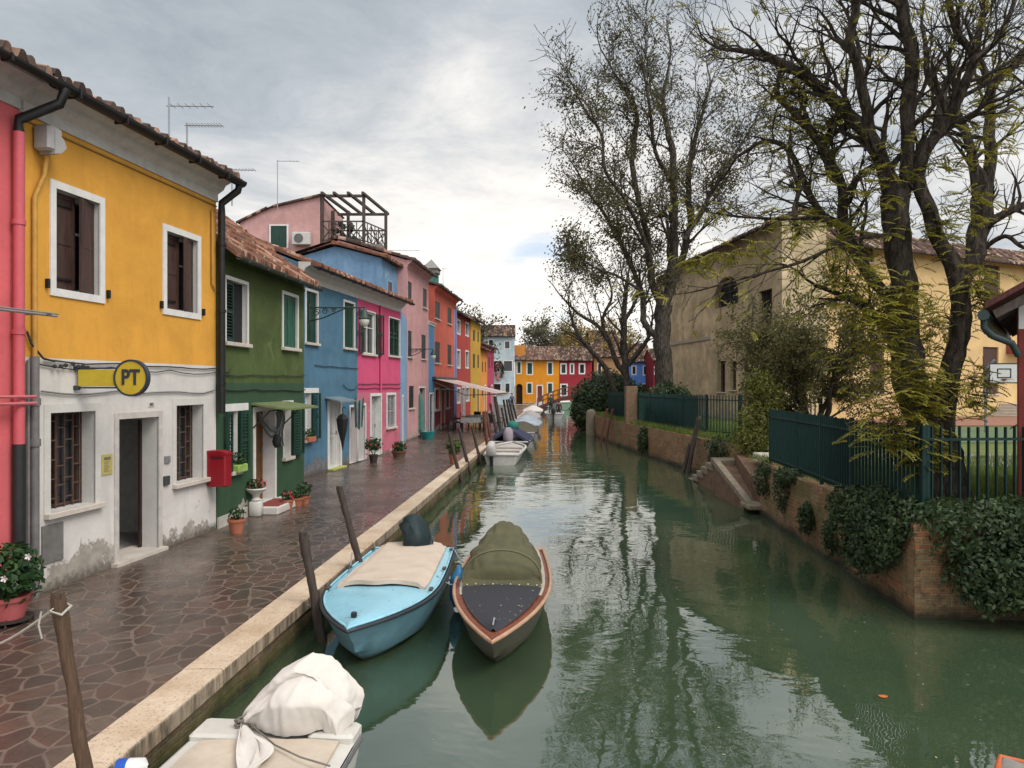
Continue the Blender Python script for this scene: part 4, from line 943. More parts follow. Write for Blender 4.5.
h = House('salmon_house', 'salmon red house with green chimney, awning and dark red ground floor', Q1b, Q2, 8.1, 6.5)
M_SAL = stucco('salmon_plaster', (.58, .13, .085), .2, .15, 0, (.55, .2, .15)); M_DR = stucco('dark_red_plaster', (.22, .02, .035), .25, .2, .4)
ops = [(h.op(435, 440, 302, 319, .15), 'left'), (h.op(447.5, 451.5, 308, 324, .15), 'left'), (h.op(435, 440, 342, 363, .15), 'left'), (h.op(447.5, 451.5, 345, 365, .15), 'left')]
lo = [h.op(435, 439.5, 390, 409, .15), h.op(446, 449, 390, 407, .15)]; dd_ = h.op(441, 444.5, 390, 423, .2)
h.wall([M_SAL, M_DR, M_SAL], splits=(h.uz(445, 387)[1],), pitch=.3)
for o, s_ in ops: h.window(o, sh='dark', fw=.06, det=0, bars=False, frame=False)
for o in lo: h.window(o, fw=.14, det=0, bars=False)
dd_['z0'] = .02; h.door(dd_, plain('grey_door', (.2, .17, .16), .7), panels=1)
h.cornice(.25, .22, M_SAL); h.roof(over=.4, m=TILE2, fine=False); h.gutter(pipe=[h.L - .3], pm=plain('lavender_pipe', (.25, .27, .50), .6))
b = MB(); b.box(h.L - .75, -.02, 0, h.L - .02, .01, 7.5); b.build('pilaster', stucco('lavender_plaster', (.28, .30, .50), .2), h.root)
# chimney
cp = h.root.matrix_basis.inverted() @ V((hx(431.5, 43), 43, 0)); b = MB(); zt = CH + (CY - 274) / F * 43; b.box(cp.x - .42, cp.y - .35, 8, cp.x + .42, cp.y + .35, zt)
ch = b.build('chimney', plain('teal_chimney', (.05, .22, .17), .8), h.root)
b = MB(); b.box(cp.x - .5, cp.y - .42, zt, cp.x + .5, cp.y + .42, zt + .25); k = zt + .25; b.poly([(cp.x - .6, cp.y - .5, k), (cp.x + .6, cp.y - .5, k), (cp.x, cp.y, k + .6)]); b.poly([(cp.x + .6, cp.y - .5, k), (cp.x + .6, cp.y + .5, k), (cp.x, cp.y, k + .6)]); b.poly([(cp.x - .6, cp.y - .5, k), (cp.x, cp.y, k + .6), (cp.x - .6, cp.y + .5, k)]); b.build('chimney_cap', plain('dirty_cap', (.26, .24, .22), .8), ch)
# awning
b = MB(); z0 = 2.95
for k in range(24):
    x0 = -.6 + k * (h.L - .2) / 24; x1 = -.6 + (k + 1) * (h.L - .2) / 24; mi = k % 2
    b.poly([(x0, -.06, z0), (x1, -.06, z0), (x1, -3.5, z0 - .82), (x0, -3.5, z0 - .82)], mi); b.poly([(x0, -3.5, z0 - .82), (x1, -3.5, z0 - .82), (x1, -3.52, z0 - .98), (x0, -3.52, z0 - .98)], mi)
aw = b.build('awning', [plain('awning_cream', (.62, .54, .46), .8, .1), plain('awning_pink', (.60, .40, .36), .8, .1)], h.root)
b = MB(); b.tube([(-.6, -3.5, z0 - .84), (h.L - .8, -3.5, z0 - .84)], .035, 6); b.tube([(-.55, -.1, z0 - .2), (-.55, -1.8, z0 - .9), (-.55, -3.45, z0 - .86)], .025, 5); b.bbox(-.65, -.2, z0 - .06, h.L - .75, -.0, z0 + .12, .03); b.build('awning_arms', plain('dark_arm', (.06, .05, .05), .5), aw)

def far_house(name, label, q0, q1, top, m, wins, gm=None, split=None, roof=TILE2, depth=6, wm=None, sh='open', doors=(), fw=.12, gable=True, over=.35, pitch=.34, dm=None, pw=False):
    h = House(name, label, q0, q1, top, depth); O = [h.op(*w_, .12) for w_ in wins]; Dd = [h.op(*w_, .15) for w_ in doors]
    for o in Dd: o['z0'] = .02
    mats = [m if pw else WHITE, gm or m] + ([m] if split else []); h.wall(mats, splits=(h.uz(*split)[1],) if split else (), pitch=pitch, gable=gable)
    for o in O: h.window(o, fw=fw, sh='dark' if pw else sh, det=0, bars=False, shm=wm, sill=False, frame=not pw)
    for o in Dd: h.door(o, dm or BROWNSH, panels=0, fw=fw, handle=False)
    if gable: h.roof(over=over, m=roof, fine=False, tl=.5); h.gutter()
    return h
far_house('brick_red_house', 'brick red house with white framed windows left of the tall yellow one', Q2, Q3, 7.3, stucco('brick_red_plaster', (.40, .055, .045), .2, .2, .3), [(457, 460, 321, 333), (465.5, 468.5, 324, 335), (457, 460, 351, 367), (465.5, 468.5, 352, 367), (457, 460, 389, 402), (466, 469, 388, 400)], sh=None, doors=[(462, 464.5, 388, 418)], dm=BROWNSH)
far_house('tall_yellow_house', 'narrow mustard yellow house in the far row', Q3, Q4, 7.5, stucco('mustard_plaster', (.50, .29, .04), .2, .2, .3), [(473, 475, 330, 341), (477.5, 479, 332, 342), (473, 475, 354, 368), (477.5, 479, 355, 368), (473, 475, 388, 398)], sh=None, doors=[(477, 479, 388, 413)], pw=True)
far_house('low_orange_house', 'low orange house beyond the tall yellow one', Q4, Q5, 5.5, stucco('orange_plaster', (.62, .24, .05), .2, .2, .3), [(482, 483.2, 362, 372), (485, 486, 362, 372), (482, 483.2, 386, 396)], sh=None, doors=[(484.6, 485.8, 386, 411)], pw=True)
far_house('low_magenta_house', 'small magenta house at the end of the left row', Q5, Q6, 5.9, stucco('dull_magenta_plaster', (.38, .05, .10), .2, .2, .3), [(488.5, 489.8, 357, 368), (491.5, 492.6, 357, 368), (488.5, 489.8, 386, 395)], sh=None, doors=[(491.3, 492.5, 386, 409)], pw=True)
# far frontal houses
X = lambda px, Y: (px - CX) / F * Y
M_PBL = stucco('pale_blue_white_plaster', (.42, .50, .53), .35, .4, .6)
h = far_house('pale_blue_house', 'tall pale blue house facing down the canal', V((X(478, 92), 92)), V((X(514.6, 92), 92)), CH + (CY - 336) / F * 92, M_PBL, [(505, 509.5, 341.5, 348.5), (504, 512, 361, 371), (493.5, 499.5, 361, 371), (505.5, 509.5, 383.5, 392), (494, 500.5, 384, 395), (489, 493, 340, 348)], sh=None, depth=9, fw=.10, pitch=.34)
r = thing('flower_wreath', 'dark and pink decoration hanging on the pale blue facade', 'wreath', (X(499.8, 91.7), 91.75, CH + (CY - 371) / F * 92))
b = MB(); rr = random.Random(8)
for k in range(40): a = rr.random() * 6.28; q = rr.uniform(.5, 1); b.blob((.55 * cos(a) * q, 0, 1.1 * sin(a) * q), (.2, .15, .22), 6, mi=k % 3)
b.build('ring', [plain('wreath_dark', (.04, .03, .03)), plain('wreath_pink', (.5, .15, .15)), plain('wreath_green', (.05, .08, .04))], r)
M_OR = stucco('far_orange_plaster', (.62, .235, .018), .15, .1, .3)
Y = 101.0
h = House('orange_house', 'orange two storey house with archway facing down the canal', (X(515.3, Y), Y), (X(559.2, Y), Y), CH + (CY - 359.5) / F * Y, 8)
O = [h.op(a, c, y0, y1, .12) for a, c, y0, y1 in ((517.5, 520.5, 362, 373), (527.5, 532, 363, 374), (548, 552, 363, 374), (527.5, 531.5, 383.5, 393), (548, 552, 383.5, 393))]
dO = h.op(537.5, 542, 386, 401, .15); ar = h.op(514.9 + .6, 522.5, 384, 403, .8); ar['u0'] = .12; dO['z0'] = .02; ar['z0'] = 0
h.wall([M_OR, M_OR], pitch=.45)
for o in O: h.window(o, fw=.16, sh='closed', det=0, bars=False, shm=GREENSH, sill=False)
h.door(dO, plain('red_brown_door', (.18, .03, .02)), panels=0, fw=.16, handle=False); h.dark(ar, 'archway', plain('arch_dark', (.04, .02, .012)))
b = MB(); cx_, w_ = (ar['u0'] + ar['u1']) / 2, (ar['u1'] - ar['u0']) / 2     # arch spandrels
for sgn_ in (-1, 1):
    pts = [V((cx_ + sgn_ * w_, -.004, ar['z1'] + .02))] + [V((cx_ + sgn_ * w_ * cos(t), -.004, ar['z1'] + .02 - w_ + w_ * sin(t))) for t in [k * pi / 16 for k in range(9)]]
    b.ext(pts, (0, .1, 0))
b.build('arch_spandrel', M_OR, h.root)
h.roof(over=.4, m=m_tiles('brown_far_tiles', (.17, .10, .075)), fine=False, tl=.5); h.gutter()
b = MB(); xx = h.uz(518.5)[0]; b.box(xx - .9, 1.0, h.top, xx + .9, 2.0, h.top + 2.0); b.build('chimney', plain('orange_chimney', (.55, .22, .04), .8), h.root)
h = far_house('crimson_house', 'crimson two storey house right of the orange one', V((X(559.4, Y), Y)), V((X(592, Y), Y)), CH + (CY - 360) / F * Y, stucco('crimson_plaster', (.27, .025, .035), .2, .15, .3), [(561.5, 565.5, 364.5, 373), (561.5, 566.5, 385, 395), (571, 573, 364.5, 373), (580, 584, 364.5, 373)], sh=None, depth=8, fw=.18, pitch=.45)
Y = 108.0
h = far_house('small_blue_house', 'bright blue house seen past the big tree trunk', V((X(624, Y), Y)), V((X(653, Y), Y)), CH + (CY - 361.5) / F * Y, stucco('bright_blue_plaster', (.10, .23, .62), .15, .1, .4), [(632.5, 635.5, 366.5, 374), (643.8, 646.5, 366.5, 374.5)], sh=None, depth=11, fw=.16, doors=[(641.5, 648, 384.5, 400)], dm=plain('green_dark_door', (.02, .035, .03)), pitch=.5)
h = far_house('dark_crimson_house', 'sliver of dark crimson wall beside the bright blue house', V((X(653.3, Y - 6), Y - 6)), V((X(659.5, Y - 6), Y - 6)), 6.0, stucco('deep_crimson_plaster', (.16, .012, .02), .2), [(655, 656.5, 367, 374)], sh=None, depth=8, pitch=.4)
far_house('brown_roof_house', 'low house with broad brown roof behind the golden tree', V((X(594, 104), 104)), V((X(623, 104), 104)), 6.6, stucco('far_ochre', (.35, .20, .10)), [(598, 601, 364, 374)], sh=None, depth=16, pitch=.5)

# --- right: weathered stucco building and yellow school
c_ = 17.0
def chp(px): k = (px - CX) / F; Y = c_ / (k + .126); return V((k * Y, Y))
K0, K1 = chp(656), chp(782)
TOPR = 10.3
# travel from far to near so that the face looks at the canal (-X): local -y must point to -X, so run from far to near
M_WEA = stucco('weathered_beige_stucco', (.58, .45, .28), .85, .8, 1.2, (.27, .21, .13), .9, (.20, .18, .15))
h = House('weathered_building', 'tall streaked beige stucco building with an arched window behind the trees', K0, K1, TOPR, 2.2, cat='building', zb=0.5)
wa = h.op(715, 738, 277, 306, .35); wl = h.op(718, 725, 361, 392, .3); wl2 = h.op(730, 736, 361, 390, .3); wb = h.op(758, 772, 290, 330, .3)
h.top -= .5; h.wall([M_WEA, M_WEA], pitch=.42)
def grille(o, w, nx, nz, m=None):
    b = MB(); y = o['d'] - .1
    for k in range(nx + 1): x = o['u0'] + (o['u1'] - o['u0']) * k / nx; b.box(x - .03, y, o['z0'], x + .03, y + .04, o['z1'])
    for k in range(nz + 1): z = o['z0'] + (o['z1'] - o['z0']) * k / nz; b.box(o['u0'], y + .003, z - .025, o['u1'], y + .035, z + .025)
    b.build('window_grille', m or IRON, w)
w = h.dark(wa); grille(wa, w, 4, 4); cx_, w_ = (wa['u0'] + wa['u1']) / 2, (wa['u1'] - wa['u0']) / 2; b = MB()
for sg in (-1, 1):
    pts = [V((cx_ + sg * w_, -.003, wa['z1'] + .02))] + [V((cx_ + sg * w_ * cos(t), -.003, wa['z1'] + .02 - w_ * .6 + w_ * .6 * sin(t))) for t in [k * pi / 16 for k in range(9)]]
    b.ext(pts, (0, .3, 0))
b.build('arch', M_WEA, w)
for o in (wl, wl2): w = h.dark(o); grille(o, w, 2, 6); h.sill(o, None, w)
w = h.dark(wb); grille(wb, w, 3, 4)
b = MB(); z = h.uz(690, 341)[1]; b.bbox(0, -.06, z - .12, h.uz(712)[0], .0, z + .1, .02); b.build('string_course', plain('string_stone', (.36, .31, .24), .85, .3), h.root)
b = MB(); u = h.uz(712)[0]; b.box(u, -.10, 0, u + .9, -.003, z + .4); b.build('pilaster', M_WEA, h.root)
TILE3 = m_tiles('dark_school_tiles', (.095, .055, .042)); h.roof(over=.6, m=TILE3, tw=.26, tl=.5); h.gutter(m=GUT)
# yellow school
Y0 = V((X(786, 37.2), 37.2)); Y1 = V((X(1130, 49.3), 49.3)); eY = (V((29.1, 44.4)) - V((18.3, 39.2))).normalized(); Y0 = V((18.3, 39.2)) - eY * 5.3; Y1 = Y0 + eY * 24
M_SCH = stucco('pale_yellow_school_plaster', (.60, .42, .20), .22, .22, 1.0, None, .9, (.42, .28, .13))
h = House('yellow_school', 'long pale yellow two storey building with brown shutters and tiled roof', Y0, Y1, 10.1, 2.4, cat='building', zb=0.7)
h.top -= .7
W = [(984, 1000, 265, 311), (783, 792, 246, 262), (860, 874, 247, 262), (806, 822, 246, 290)]; Wl = [(983, 998.5, 347, 394), (870, 884, 345, 392), (806, 820, 345, 392)]
OO = [h.op(*q, .22) for q in W]; OL = [h.op(*q, .22) for q in Wl]
h.wall([M_SCH, M_SCH], pitch=.65)
for o in OO + OL: h.window(o, fw=.05, fm=M_SCH, sh='closed', shm=BROWNSH, det=0, bars=False, sill=True, frame=False)
b = MB(); z = h.uz(840, 302)[1]; b.bbox(.2, -.35, z - .15, h.uz(858)[0], 0, z + .05, .03); b.build('ledge', plain('ledge_stone', (.36, .29, .20), .85, .3), h.root); b = MB(); b.bbox(.2, -.25, h.uz(840, 397)[1] - .1, h.uz(872)[0], 0, h.uz(840, 392)[1] + .1, .03); b.build('ledge', plain('ledge_stone', (.36, .29, .20), .85, .3), h.root)
h.roof(over=.7, m=TILE3, tw=.28, tl=.5); h.gutter(m=GUT)
b = MB(); u = h.uz(1006)[0]; z = h.uz(1006, 352)[1]; b.ext([V((u, 0, z + .5)), V((u, -.9, z)), V((u, -.9, z - .1)), V((u, 0, z - .1))], (6, 0, 0)); b.build('porch_roof', m_tiles('red_porch_tiles', (.30, .08, .06)), h.root)
b = MB(); u0 = h.uz(978)[0]
for k in range(5): b.bbox(u0 + .6 + k * .35, -2.2, 0, u0 + 6, -.02, .16 * (k + 1), .01)
b.build('steps', STONE, h.root)
b = MB(); b.tube([(u0 + .3, -2.2, .9), (u0 + 2.2, -2.2, 1.75), (u0 + 5, -2.2, 1.75)], .03, 6)
for x, z in ((u0 + .3, .9), (u0 + 2.2, 1.75), (u0 + 4, 1.75)): b.tube([(x, -2.2, 0), (x, -2.2, z)], .03, 6)
b.build('handrail', STEEL, h.root)
# red building at the right edge with its eave, gutter and downpipe
r = thing('red_building', 'dark red corner post of a building with overhanging eave at the right edge', 'building', (6.88, 10.15, RZ - .1), -radians(36))
M_RED = stucco('brick_red_post', (.21, .045, .035), .3, .2, 0)
b = MB(); b.bbox(0, 0, 0, 5, 5, 3.08, .02); b.build('wall', M_RED, r)
er = MB()
er.ext([V((-.34, -.5, 3.0)), V((1.2, -.5, 3.9)), V((1.2, -.5, 3.82)), V((-.34, -.5, 2.92))], (0, 7, 0), 0); er.build('roof', m_wood('dark_red_eave', (.11, .035, .03)), r)
b = MB()
for k in range(9): b.ext([V((-.26, -.35 + k * .6, 2.90)), V((.5, -.35 + k * .6, 3.34)), V((.5, -.35 + k * .6, 3.20)), V((-.22, -.35 + k * .6, 2.80))], (0, .1, 0))
b.build('rafters', m_wood('grey_brown_rafter', (.13, .10, .085)), r)
b = MB(); b.tube([(-.36, -.45, 2.84), (-.36, 6, 2.84)], .075, 8); b.tube([(-.36, -.3, 2.84), (-.36, -.3, 2.68), (-.26, -.3, 2.56), (-.05, -.2, 2.46), (.02, -.1, 2.3)], .045, 8); b.build('gutter', plain('dark_teal_gutter', (.03, .05, .05), .5), r, smooth=True)
b = MB(); b.box(.02, -.012, 2.66, .14, -.002, 3.06); b.build('white_panel', WHITE, r)
# basketball hoop
hp = thing('basketball_hoop', 'white basketball backboard on a grey pole behind the railings', 'basketball hoop', (X(989, 28), 28, RZ), radians(-12))
b = MB(); b.tube([(0, .3, 0), (0, .3, 2.4), (.25, .15, 2.75)], .05, 8); b.build('pole', STEEL, hp, smooth=True)
b = MB(); b.bbox(.0, 0, 1.86, 1.02, .04, 2.62, .008); bb = b.build('backboard', plain('board_white', (.60, .59, .58), .5, .1), hp)
b = MB()
for a0, a1, z0, z1 in ((0, 1.02, 1.86, 1.9), (0, 1.02, 2.58, 2.62), (0, .04, 1.9, 2.58), (.98, 1.02, 1.9, 2.58), (.27, .75, 2.06, 2.1), (.27, .75, 2.38, 2.42), (.27, .31, 2.1, 2.38), (.71, .75, 2.1, 2.38)): b.box(a0, -.006, z0, a1, -.001, z1)
b.build('markings', plain('board_black', (.02, .02, .02), .6), bb)
b = MB(); b.tube([(.51 + .2 * cos(k * pi / 10), -.24 + .2 * sin(k * pi / 10), 2.02) for k in range(21)], .012, 6); b.box(.45, -.05, 1.97, .57, 0, 2.04); b.build('rim', plain('rim_red', (.25, .05, .03), .5), hp)

# TV aerials
def aerial(px, py0, py1, Y, booms, label):
    p = at(px, py1, Y); z1 = CH + (CY - py0) / F * Y; r = thing('tv_aerial', label, 'aerial', p, 0, 'tv aerials on the roofs'); b = MB(); b.tube([(0, 0, -.4), (0, 0, z1 - p.z)], .018, 6); b.build('mast', STEEL, r); b = MB()
    for (dz, L, n) in booms:
        z = z1 - p.z - dz; b.tube([(-.05, 0, z), (L, 0, z - .01)], .012, 5)
        for k in range(n): x = L * (k + .5) / n; b.tube([(x, -.14, z), (x, .14, z)], .006, 4)
    b.build('boom', STEEL, r)
aerial(169, 97, 150, 15, [(.18, .9, 6)], 'taller tv aerial on the yellow house roof')
aerial(187, 123, 160, 15.5, [(.05, .75, 12)], 'lower tv aerial with close rungs on the yellow house roof')
aerial(232, 169, 190, 19, [(.02, .6, 7)], 'small tv aerial just above the yellow house gutter')
aerial(277.5, 160, 205, 33, [(.05, .95, 6)], 'tall thin tv aerial on the pink gable')
aerial(390, 250, 265, 40, [(.02, 1.6, 5)], 'tv aerial above the pale rose house')
aerial(443, 268, 300, 52, [(.05, .3, 2)], 'thin mast behind the green chimney')
# ---------------------------------------------------------------- mooring poles
def pole(name_label, top, bot, Ytop, Ybot, r, m, group='mooring poles leaning along the left quay', rtop=None, ext=.8, wob=.02, name='mooring_pole', cat='mooring pole'):
    a = at(*top, Ytop); c = at(*bot, Ybot); d = (c - a).normalized(); e = c + d * ext
    b = MB(); n = 30; L = (e - a).length; pts = []; rad = []
    for k in range(n + 1):
        t = k / n; p = a.lerp(e, t) - a; w = V((noise.noise(V((t * 4, L, 1))), noise.noise(V((t * 4, L, 9))), 0)) * wob; pts.append(p + w); rad.append(r * (.82 + .2 * t) * (1 + .10 * noise.noise(V((t * 9, L, 3)))))
    b.tube(pts, rad, 12)
    for i in range(len(b.v)):
        v = V(b.v[i]); q = pts[i // 12]; b.v[i] = tuple(q + (v - q) * (1 + .30 * noise.noise(V((v.x / r * 1.1, v.y / r * 1.1, v.z * 2.5 + L))) + .12 * noise.noise(V((v.x / r * 3, v.y / r * 3, v.z * 9)))))
    # ragged top
    for k in range(12): v = V(b.v[k]); b.v[k] = tuple(v + V((0, 0, .75 * r * sin(k * 2.3) + .4 * r * sin(k * .9))))
    return b.build(name, m, None, smooth=True, label=name_label, cat=cat, group=group, loc=a)
pl = [('rough brown mooring pole nearest the camera with a rope tied to its head', (57, 597), (100, 840), 4.5, 4.5, .045, POLEB),
      ('thick blackish mooring pole beside the light blue boat bow', (303, 535), (322, 640), 8.8, 8.8, .062, POLEW),
      ('thin brown pole leaning over the quay edge by the light blue boat', (339, 488), (368, 590), 10.6, 10.6, .052, POLEW),
      ('dark pole crossing in front of the potted shrub on the quay', (449, 433), (462, 483), 23, 23, .06, POLEW),
      ('dark pole just right of the potted shrub', (459, 429), (471.5, 476), 25, 25, .06, POLEW),
      ('lone dark pole between the potted shrub and the white boat', (472, 427), (482, 466), 28, 28, .06, POLEW),
      ('reddish pole, left one of the pair behind the white boat', (484, 412), (489, 455), 32, 32, .09, POLER),
      ('reddish pole, right one of the pair behind the white boat', (486, 412), (494, 454), 33, 33, .09, POLER),
      ('thickest tall pole beside the navy covered boat', (495, 397), (502, 440), 37, 37, .10, POLEW),
      ('thin pole left of the thickest one', (490, 404), (498.5, 440), 36, 36, .06, POLEW),
      ('short thin pole right of the thickest one', (501.5, 408), (506, 430), 40.5, 40.5, .06, POLEW),
      ('grey pole, fourth from the far end of the row', (503.5, 400), (508.5, 428), 42.5, 42.5, .065, POLEW),
      ('grey pole, third from the far end of the row', (506.4, 400), (512, 424), 45.5, 45.5, .065, POLEW),
      ('grey pole, second from the far end of the row', (508.4, 399.5), (514, 421), 47.5, 47.5, .065, POLEW),
      ('farthest mooring pole of the left row', (512, 399), (516.5, 419), 50, 50, .065, POLEW)]
for q in pl: pole(*q)
g = 'mooring poles by the right canal wall'
for q in [('short dark pole leaning beside the long one at the right wall', (690, 444), (683, 472), 25.6, 25.6, .07, POLEW, g),
          ('long dark pole leaning to the right over the right canal wall', (698.5, 418), (688, 473), 25.4, 25.4, .085, POLEW, g),
          ('dark pole standing next to the stone steps', (714, 442), (706, 479), 24, 24, .10, POLEW, g),
          ('reddish thin pole, left of the two at the far wall', (607, 409), (601, 442), 38, 38, .06, POLER, g),
          ('reddish thin pole, right of the two at the far wall', (612.5, 409.5), (606, 442), 38.5, 38.5, .06, POLER, g)]: pole(*q)
b = MB(); b.lathe([(.30, -1), (.30, 1.3), (.22, 1.5), (.05, 1.56)], 12); b.build('bollard', plain('concrete_post', (.20, .17, .12), .9, .3), None, True, 'round topped concrete post at the far end of the right wall', 'post', loc=at(591, 437, 45).xy.to_3d() + V((0, 0, WZ)))
b = MB(); b.lathe([(.16, -1), (.16, 1.5), (.10, 1.6)], 10); b.build('bollard', plain('concrete_post2', (.20, .20, .16), .9, .3), None, True, 'thin grey post standing in the water below the big bush', 'post', loc=V((X(581, 52), 52, WZ)))
# rope from the near pole
b = MB(); pa = at(60, 604, 4.5); pb = V((-4.3, 5.1, 1.05)); pts = []
for k in range(25): t = k / 24; p = pa.lerp(pb, t); p.z -= .28 * sin(pi * t); pts.append(p - pa)
b.tube(pts, .008, 6); b.tube([(0, 0, 0), (-.03, -.05, -.03), (.04, -.05, -.05), (.05, .03, -.02), (-.02, .05, 0)], .009, 6); b.tube([(-.1, -.02, -.04), (-.11, -.03, -.12), (-.09, -.03, -.2)], .006, 5)
b.build('mooring_rope', ROPE, None, True, 'pale rope tied to the nearest brown pole and leading off left', 'rope', loc=pa)

# ---------------------------------------------------------------- boats (local y: stern -> bow)
class Boat:
    def __init__(s, name, label, stern, bow, B, fb, group='small boats moored along the left quay', full=.45, sheer=.35, pw=2.0, cat='boat', sternw=.88, kr=.45):
        st = V(stern); bw = V(bow); d = bw - st; s.L = d.length; s.B = B; s.fb = fb; s.full = full; s.sh = sheer; s.pw = pw; s.sw = sternw; s.kr = kr
        s.root = thing(name, label, cat, (st.x, st.y, WZ), atan2(d.y, d.x) - pi / 2, group)
    def hb(s, t):
        if t < s.full: return s.B / 2 * (s.sw + (1 - s.sw) * sin(pi / 2 * t / s.full))
        return s.B / 2 * max(0.0, 1 - ((t - s.full) / (1 - s.full)) ** s.pw)
    def sz(s, t): return s.fb * (1 + s.sh * t * t)
    def hull(s, m, n=26, name='hull', mats2=None):
        b = MB(); secs = []
        for i in range(n + 1):
            t = i / n; h = s.hb(t); z1 = s.sz(t); y = s.L * t; kz = -.16 + (z1 + .10) * max(0, (t - .72) / .28) ** 2.4 * .55; kb = s.kr * (max(0, (t - .5) / .5) ** 2)
            cz = .02 + .62 * z1 * max(0, t - .3) ** 1.6; cb = h * (.84 - .18 * t)
            yk = y - kb; sec = [(0, yk, kz), (cb * .5, yk + kb * .1, kz + (cz - kz) * .45), (cb, yk + kb * .35, cz), (cb + (h - cb) * .35, yk + kb * .5, cz + (z1 - cz) * .33), (cb + (h - cb) * .75, yk + kb * .8, cz + (z1 - cz) * .7), (h, y, z1)]
            secs.append([(-x, yy, z) for x, yy, z in sec[::-1][:-1]] + sec)
        st = [b.vv(q) for q in secs]; k = len(secs[0])
        for i in range(n):
            for j in range(k - 1): b.face((st[i] + j, st[i] + j + 1, st[i + 1] + j + 1, st[i + 1] + j))
        b.face([st[0] + j for j in range(k)])
        return b.build(name, mats2 or m, s.root, smooth=True)
    def pt(s, t, a, dz=0, inset=0): h = max(0, s.hb(t) - inset); return V((a * h, s.L * t, s.sz(t) + dz))
    def rim(s, m, r=.028, w=1.3, name='gunwale', dz=.0, inset=0, t0=0.0, t1=1.0, n=40):
        b = MB(); pts = [s.pt(t0 + (t1 - t0) * k / n, -1, dz, inset) for k in range(n + 1)] + [s.pt(t1 - (t1 - t0) * k / n, 1, dz, inset) for k in range(1, n + 1)]
        b.tube(pts, r, 8)
        if t0 == 0.0: b.tube([s.pt(0, -1, dz, inset), s.pt(0, 1, dz, inset)], r, 8)
        return b.build(name, m, s.root, smooth=True)
    def deck(s, m, t0, t1, inset=.03, dz=-.01, camber=.03, name='deck', nu=12, nv=24, fn=None, thick=.0, parent=None):
        b = MB()
        def f(u, v):
            t = t0 + (t1 - t0) * v; a = u * 2 - 1; p = s.pt(t, a, dz, inset); p.z += camber * (1 - a * a)
            if fn: p = V(fn(p, a, v))
            return p
        b.grid(f, nu, nv)
        if thick:
            b.grid(lambda u, v: V(f(u, 0)) - V((0, 0, thick * v)), nu, 1); b.grid(lambda u, v: V(f(0, u)) - V((0, 0, thick * v)), nv, 1); b.grid(lambda u, v: V(f(1, u)) - V((0, 0, thick * v)), nv, 1); b.grid(lambda u, v: V(f(u, 1)) - V((0, 0, thick * v)), nu, 1)
        return b.build(name, m, parent or s.root, smooth=True)
    def outboard(s, m, tilt=0, x=0, sc=1.0, name='outboard_motor', z=.0, cm=None):
        r = bpy.data.objects.new(name, None); 
        M = Matrix.Translation((x, -.12, s.fb + z)) @ Matrix.Rotation(radians(tilt), 4, 'X') @ Matrix.Scale(sc, 4)
        b = MB(); b.blob((0, 0, 0), (.17, .26, .22), 16, .55)
        for i in range(len(b.v)): v = V(b.v[i]); v.z += .22; v.x *= 1 - .25 * max(0, v.z - .2) / .2; b.v[i] = tuple(M @ v)
        cow = b.build(name, m, s.root, smooth=True)
        b = MB(); b.box(-.05, -.1, -.65, .05, .1, .05, 0, M); b.box(-.10, -.16, -.66, .10, .14, -.63, 0, M); b.blob(tuple(M @ V((0, -.02, -.75))), (.06, .18, .07), 10); b.build('leg', cm or GUT, cow)
        b = MB(); b.tube([M @ V((0, .2, .1)), M @ V((0, .55, .18))], .02, 6); b.build('tiller', GUT, cow)
        return cow
def specks(boat, m, n, t0, t1, dz, seed, name='leaf_litter', s=.012, ins=.06):
    b = MB(); rr = random.Random(seed)
    for _ in range(n):
        t = rr.uniform(t0, t1); a = rr.uniform(-1, 1); p = boat.pt(t, a, dz, ins); q = rr.random() * 6; l = rr.uniform(.6, 1.5) * s
        b.poly([p + V((cos(q) * l, sin(q) * l, 0)), p + V((cos(q + 2) * l * .6, sin(q + 2) * l * .6, .002)), p + V((cos(q + 3.3) * l, sin(q + 3.3) * l, 0))])
    return b.build(name, m, boat.root)

# light blue boat
LBL = plain('light_blue_gelcoat', (.24, .47, .56), .30, .10, 3, .04); LBH = hullmat('grey_blue_hull_paint', (.11, .23, .28))
bt = Boat('light_blue_boat', 'light blue motor boat with beige tarpaulin and dark outboard, moored at the quay', (-1.50, 11.45), (-1.66, 7.50), 1.40, .50, full=.50, sheer=.10, pw=2.3, sternw=.9, kr=.5)
bt.hull(LBH); bt.rim(plain('black_rubber_rail', (.025, .03, .035), .5), .022, dz=-.015)
bt.deck(LBL, 0, .995, .035, .0, .05); bt.rim(plain('pale_blue_rim', (.27, .52, .62), .4), .014, inset=.035, dz=.015, name='toe_rail')
TARP = plain('beige_tarpaulin', (.50, .41, .33), .9, .12, 3, .2, dirt=(.30, .24, .18))
def tf(p, a, v):
    p.x *= .97 - .03 * sin(v * 3); p.z += .05 + .035 * (1 - a * a) - .03 * sin(pi * v) * (1 - a * a) + .015 * noise.noise(p * 4) - (.03 if abs(a) > .9 else 0)
    p.y += .03 * sin(a * 5 + v) * (v < .05 or v > .95); return p
bt.deck(TARP, .0, .60, .12, .03, .01, 'tarpaulin', 24, 30, tf, thick=.05)
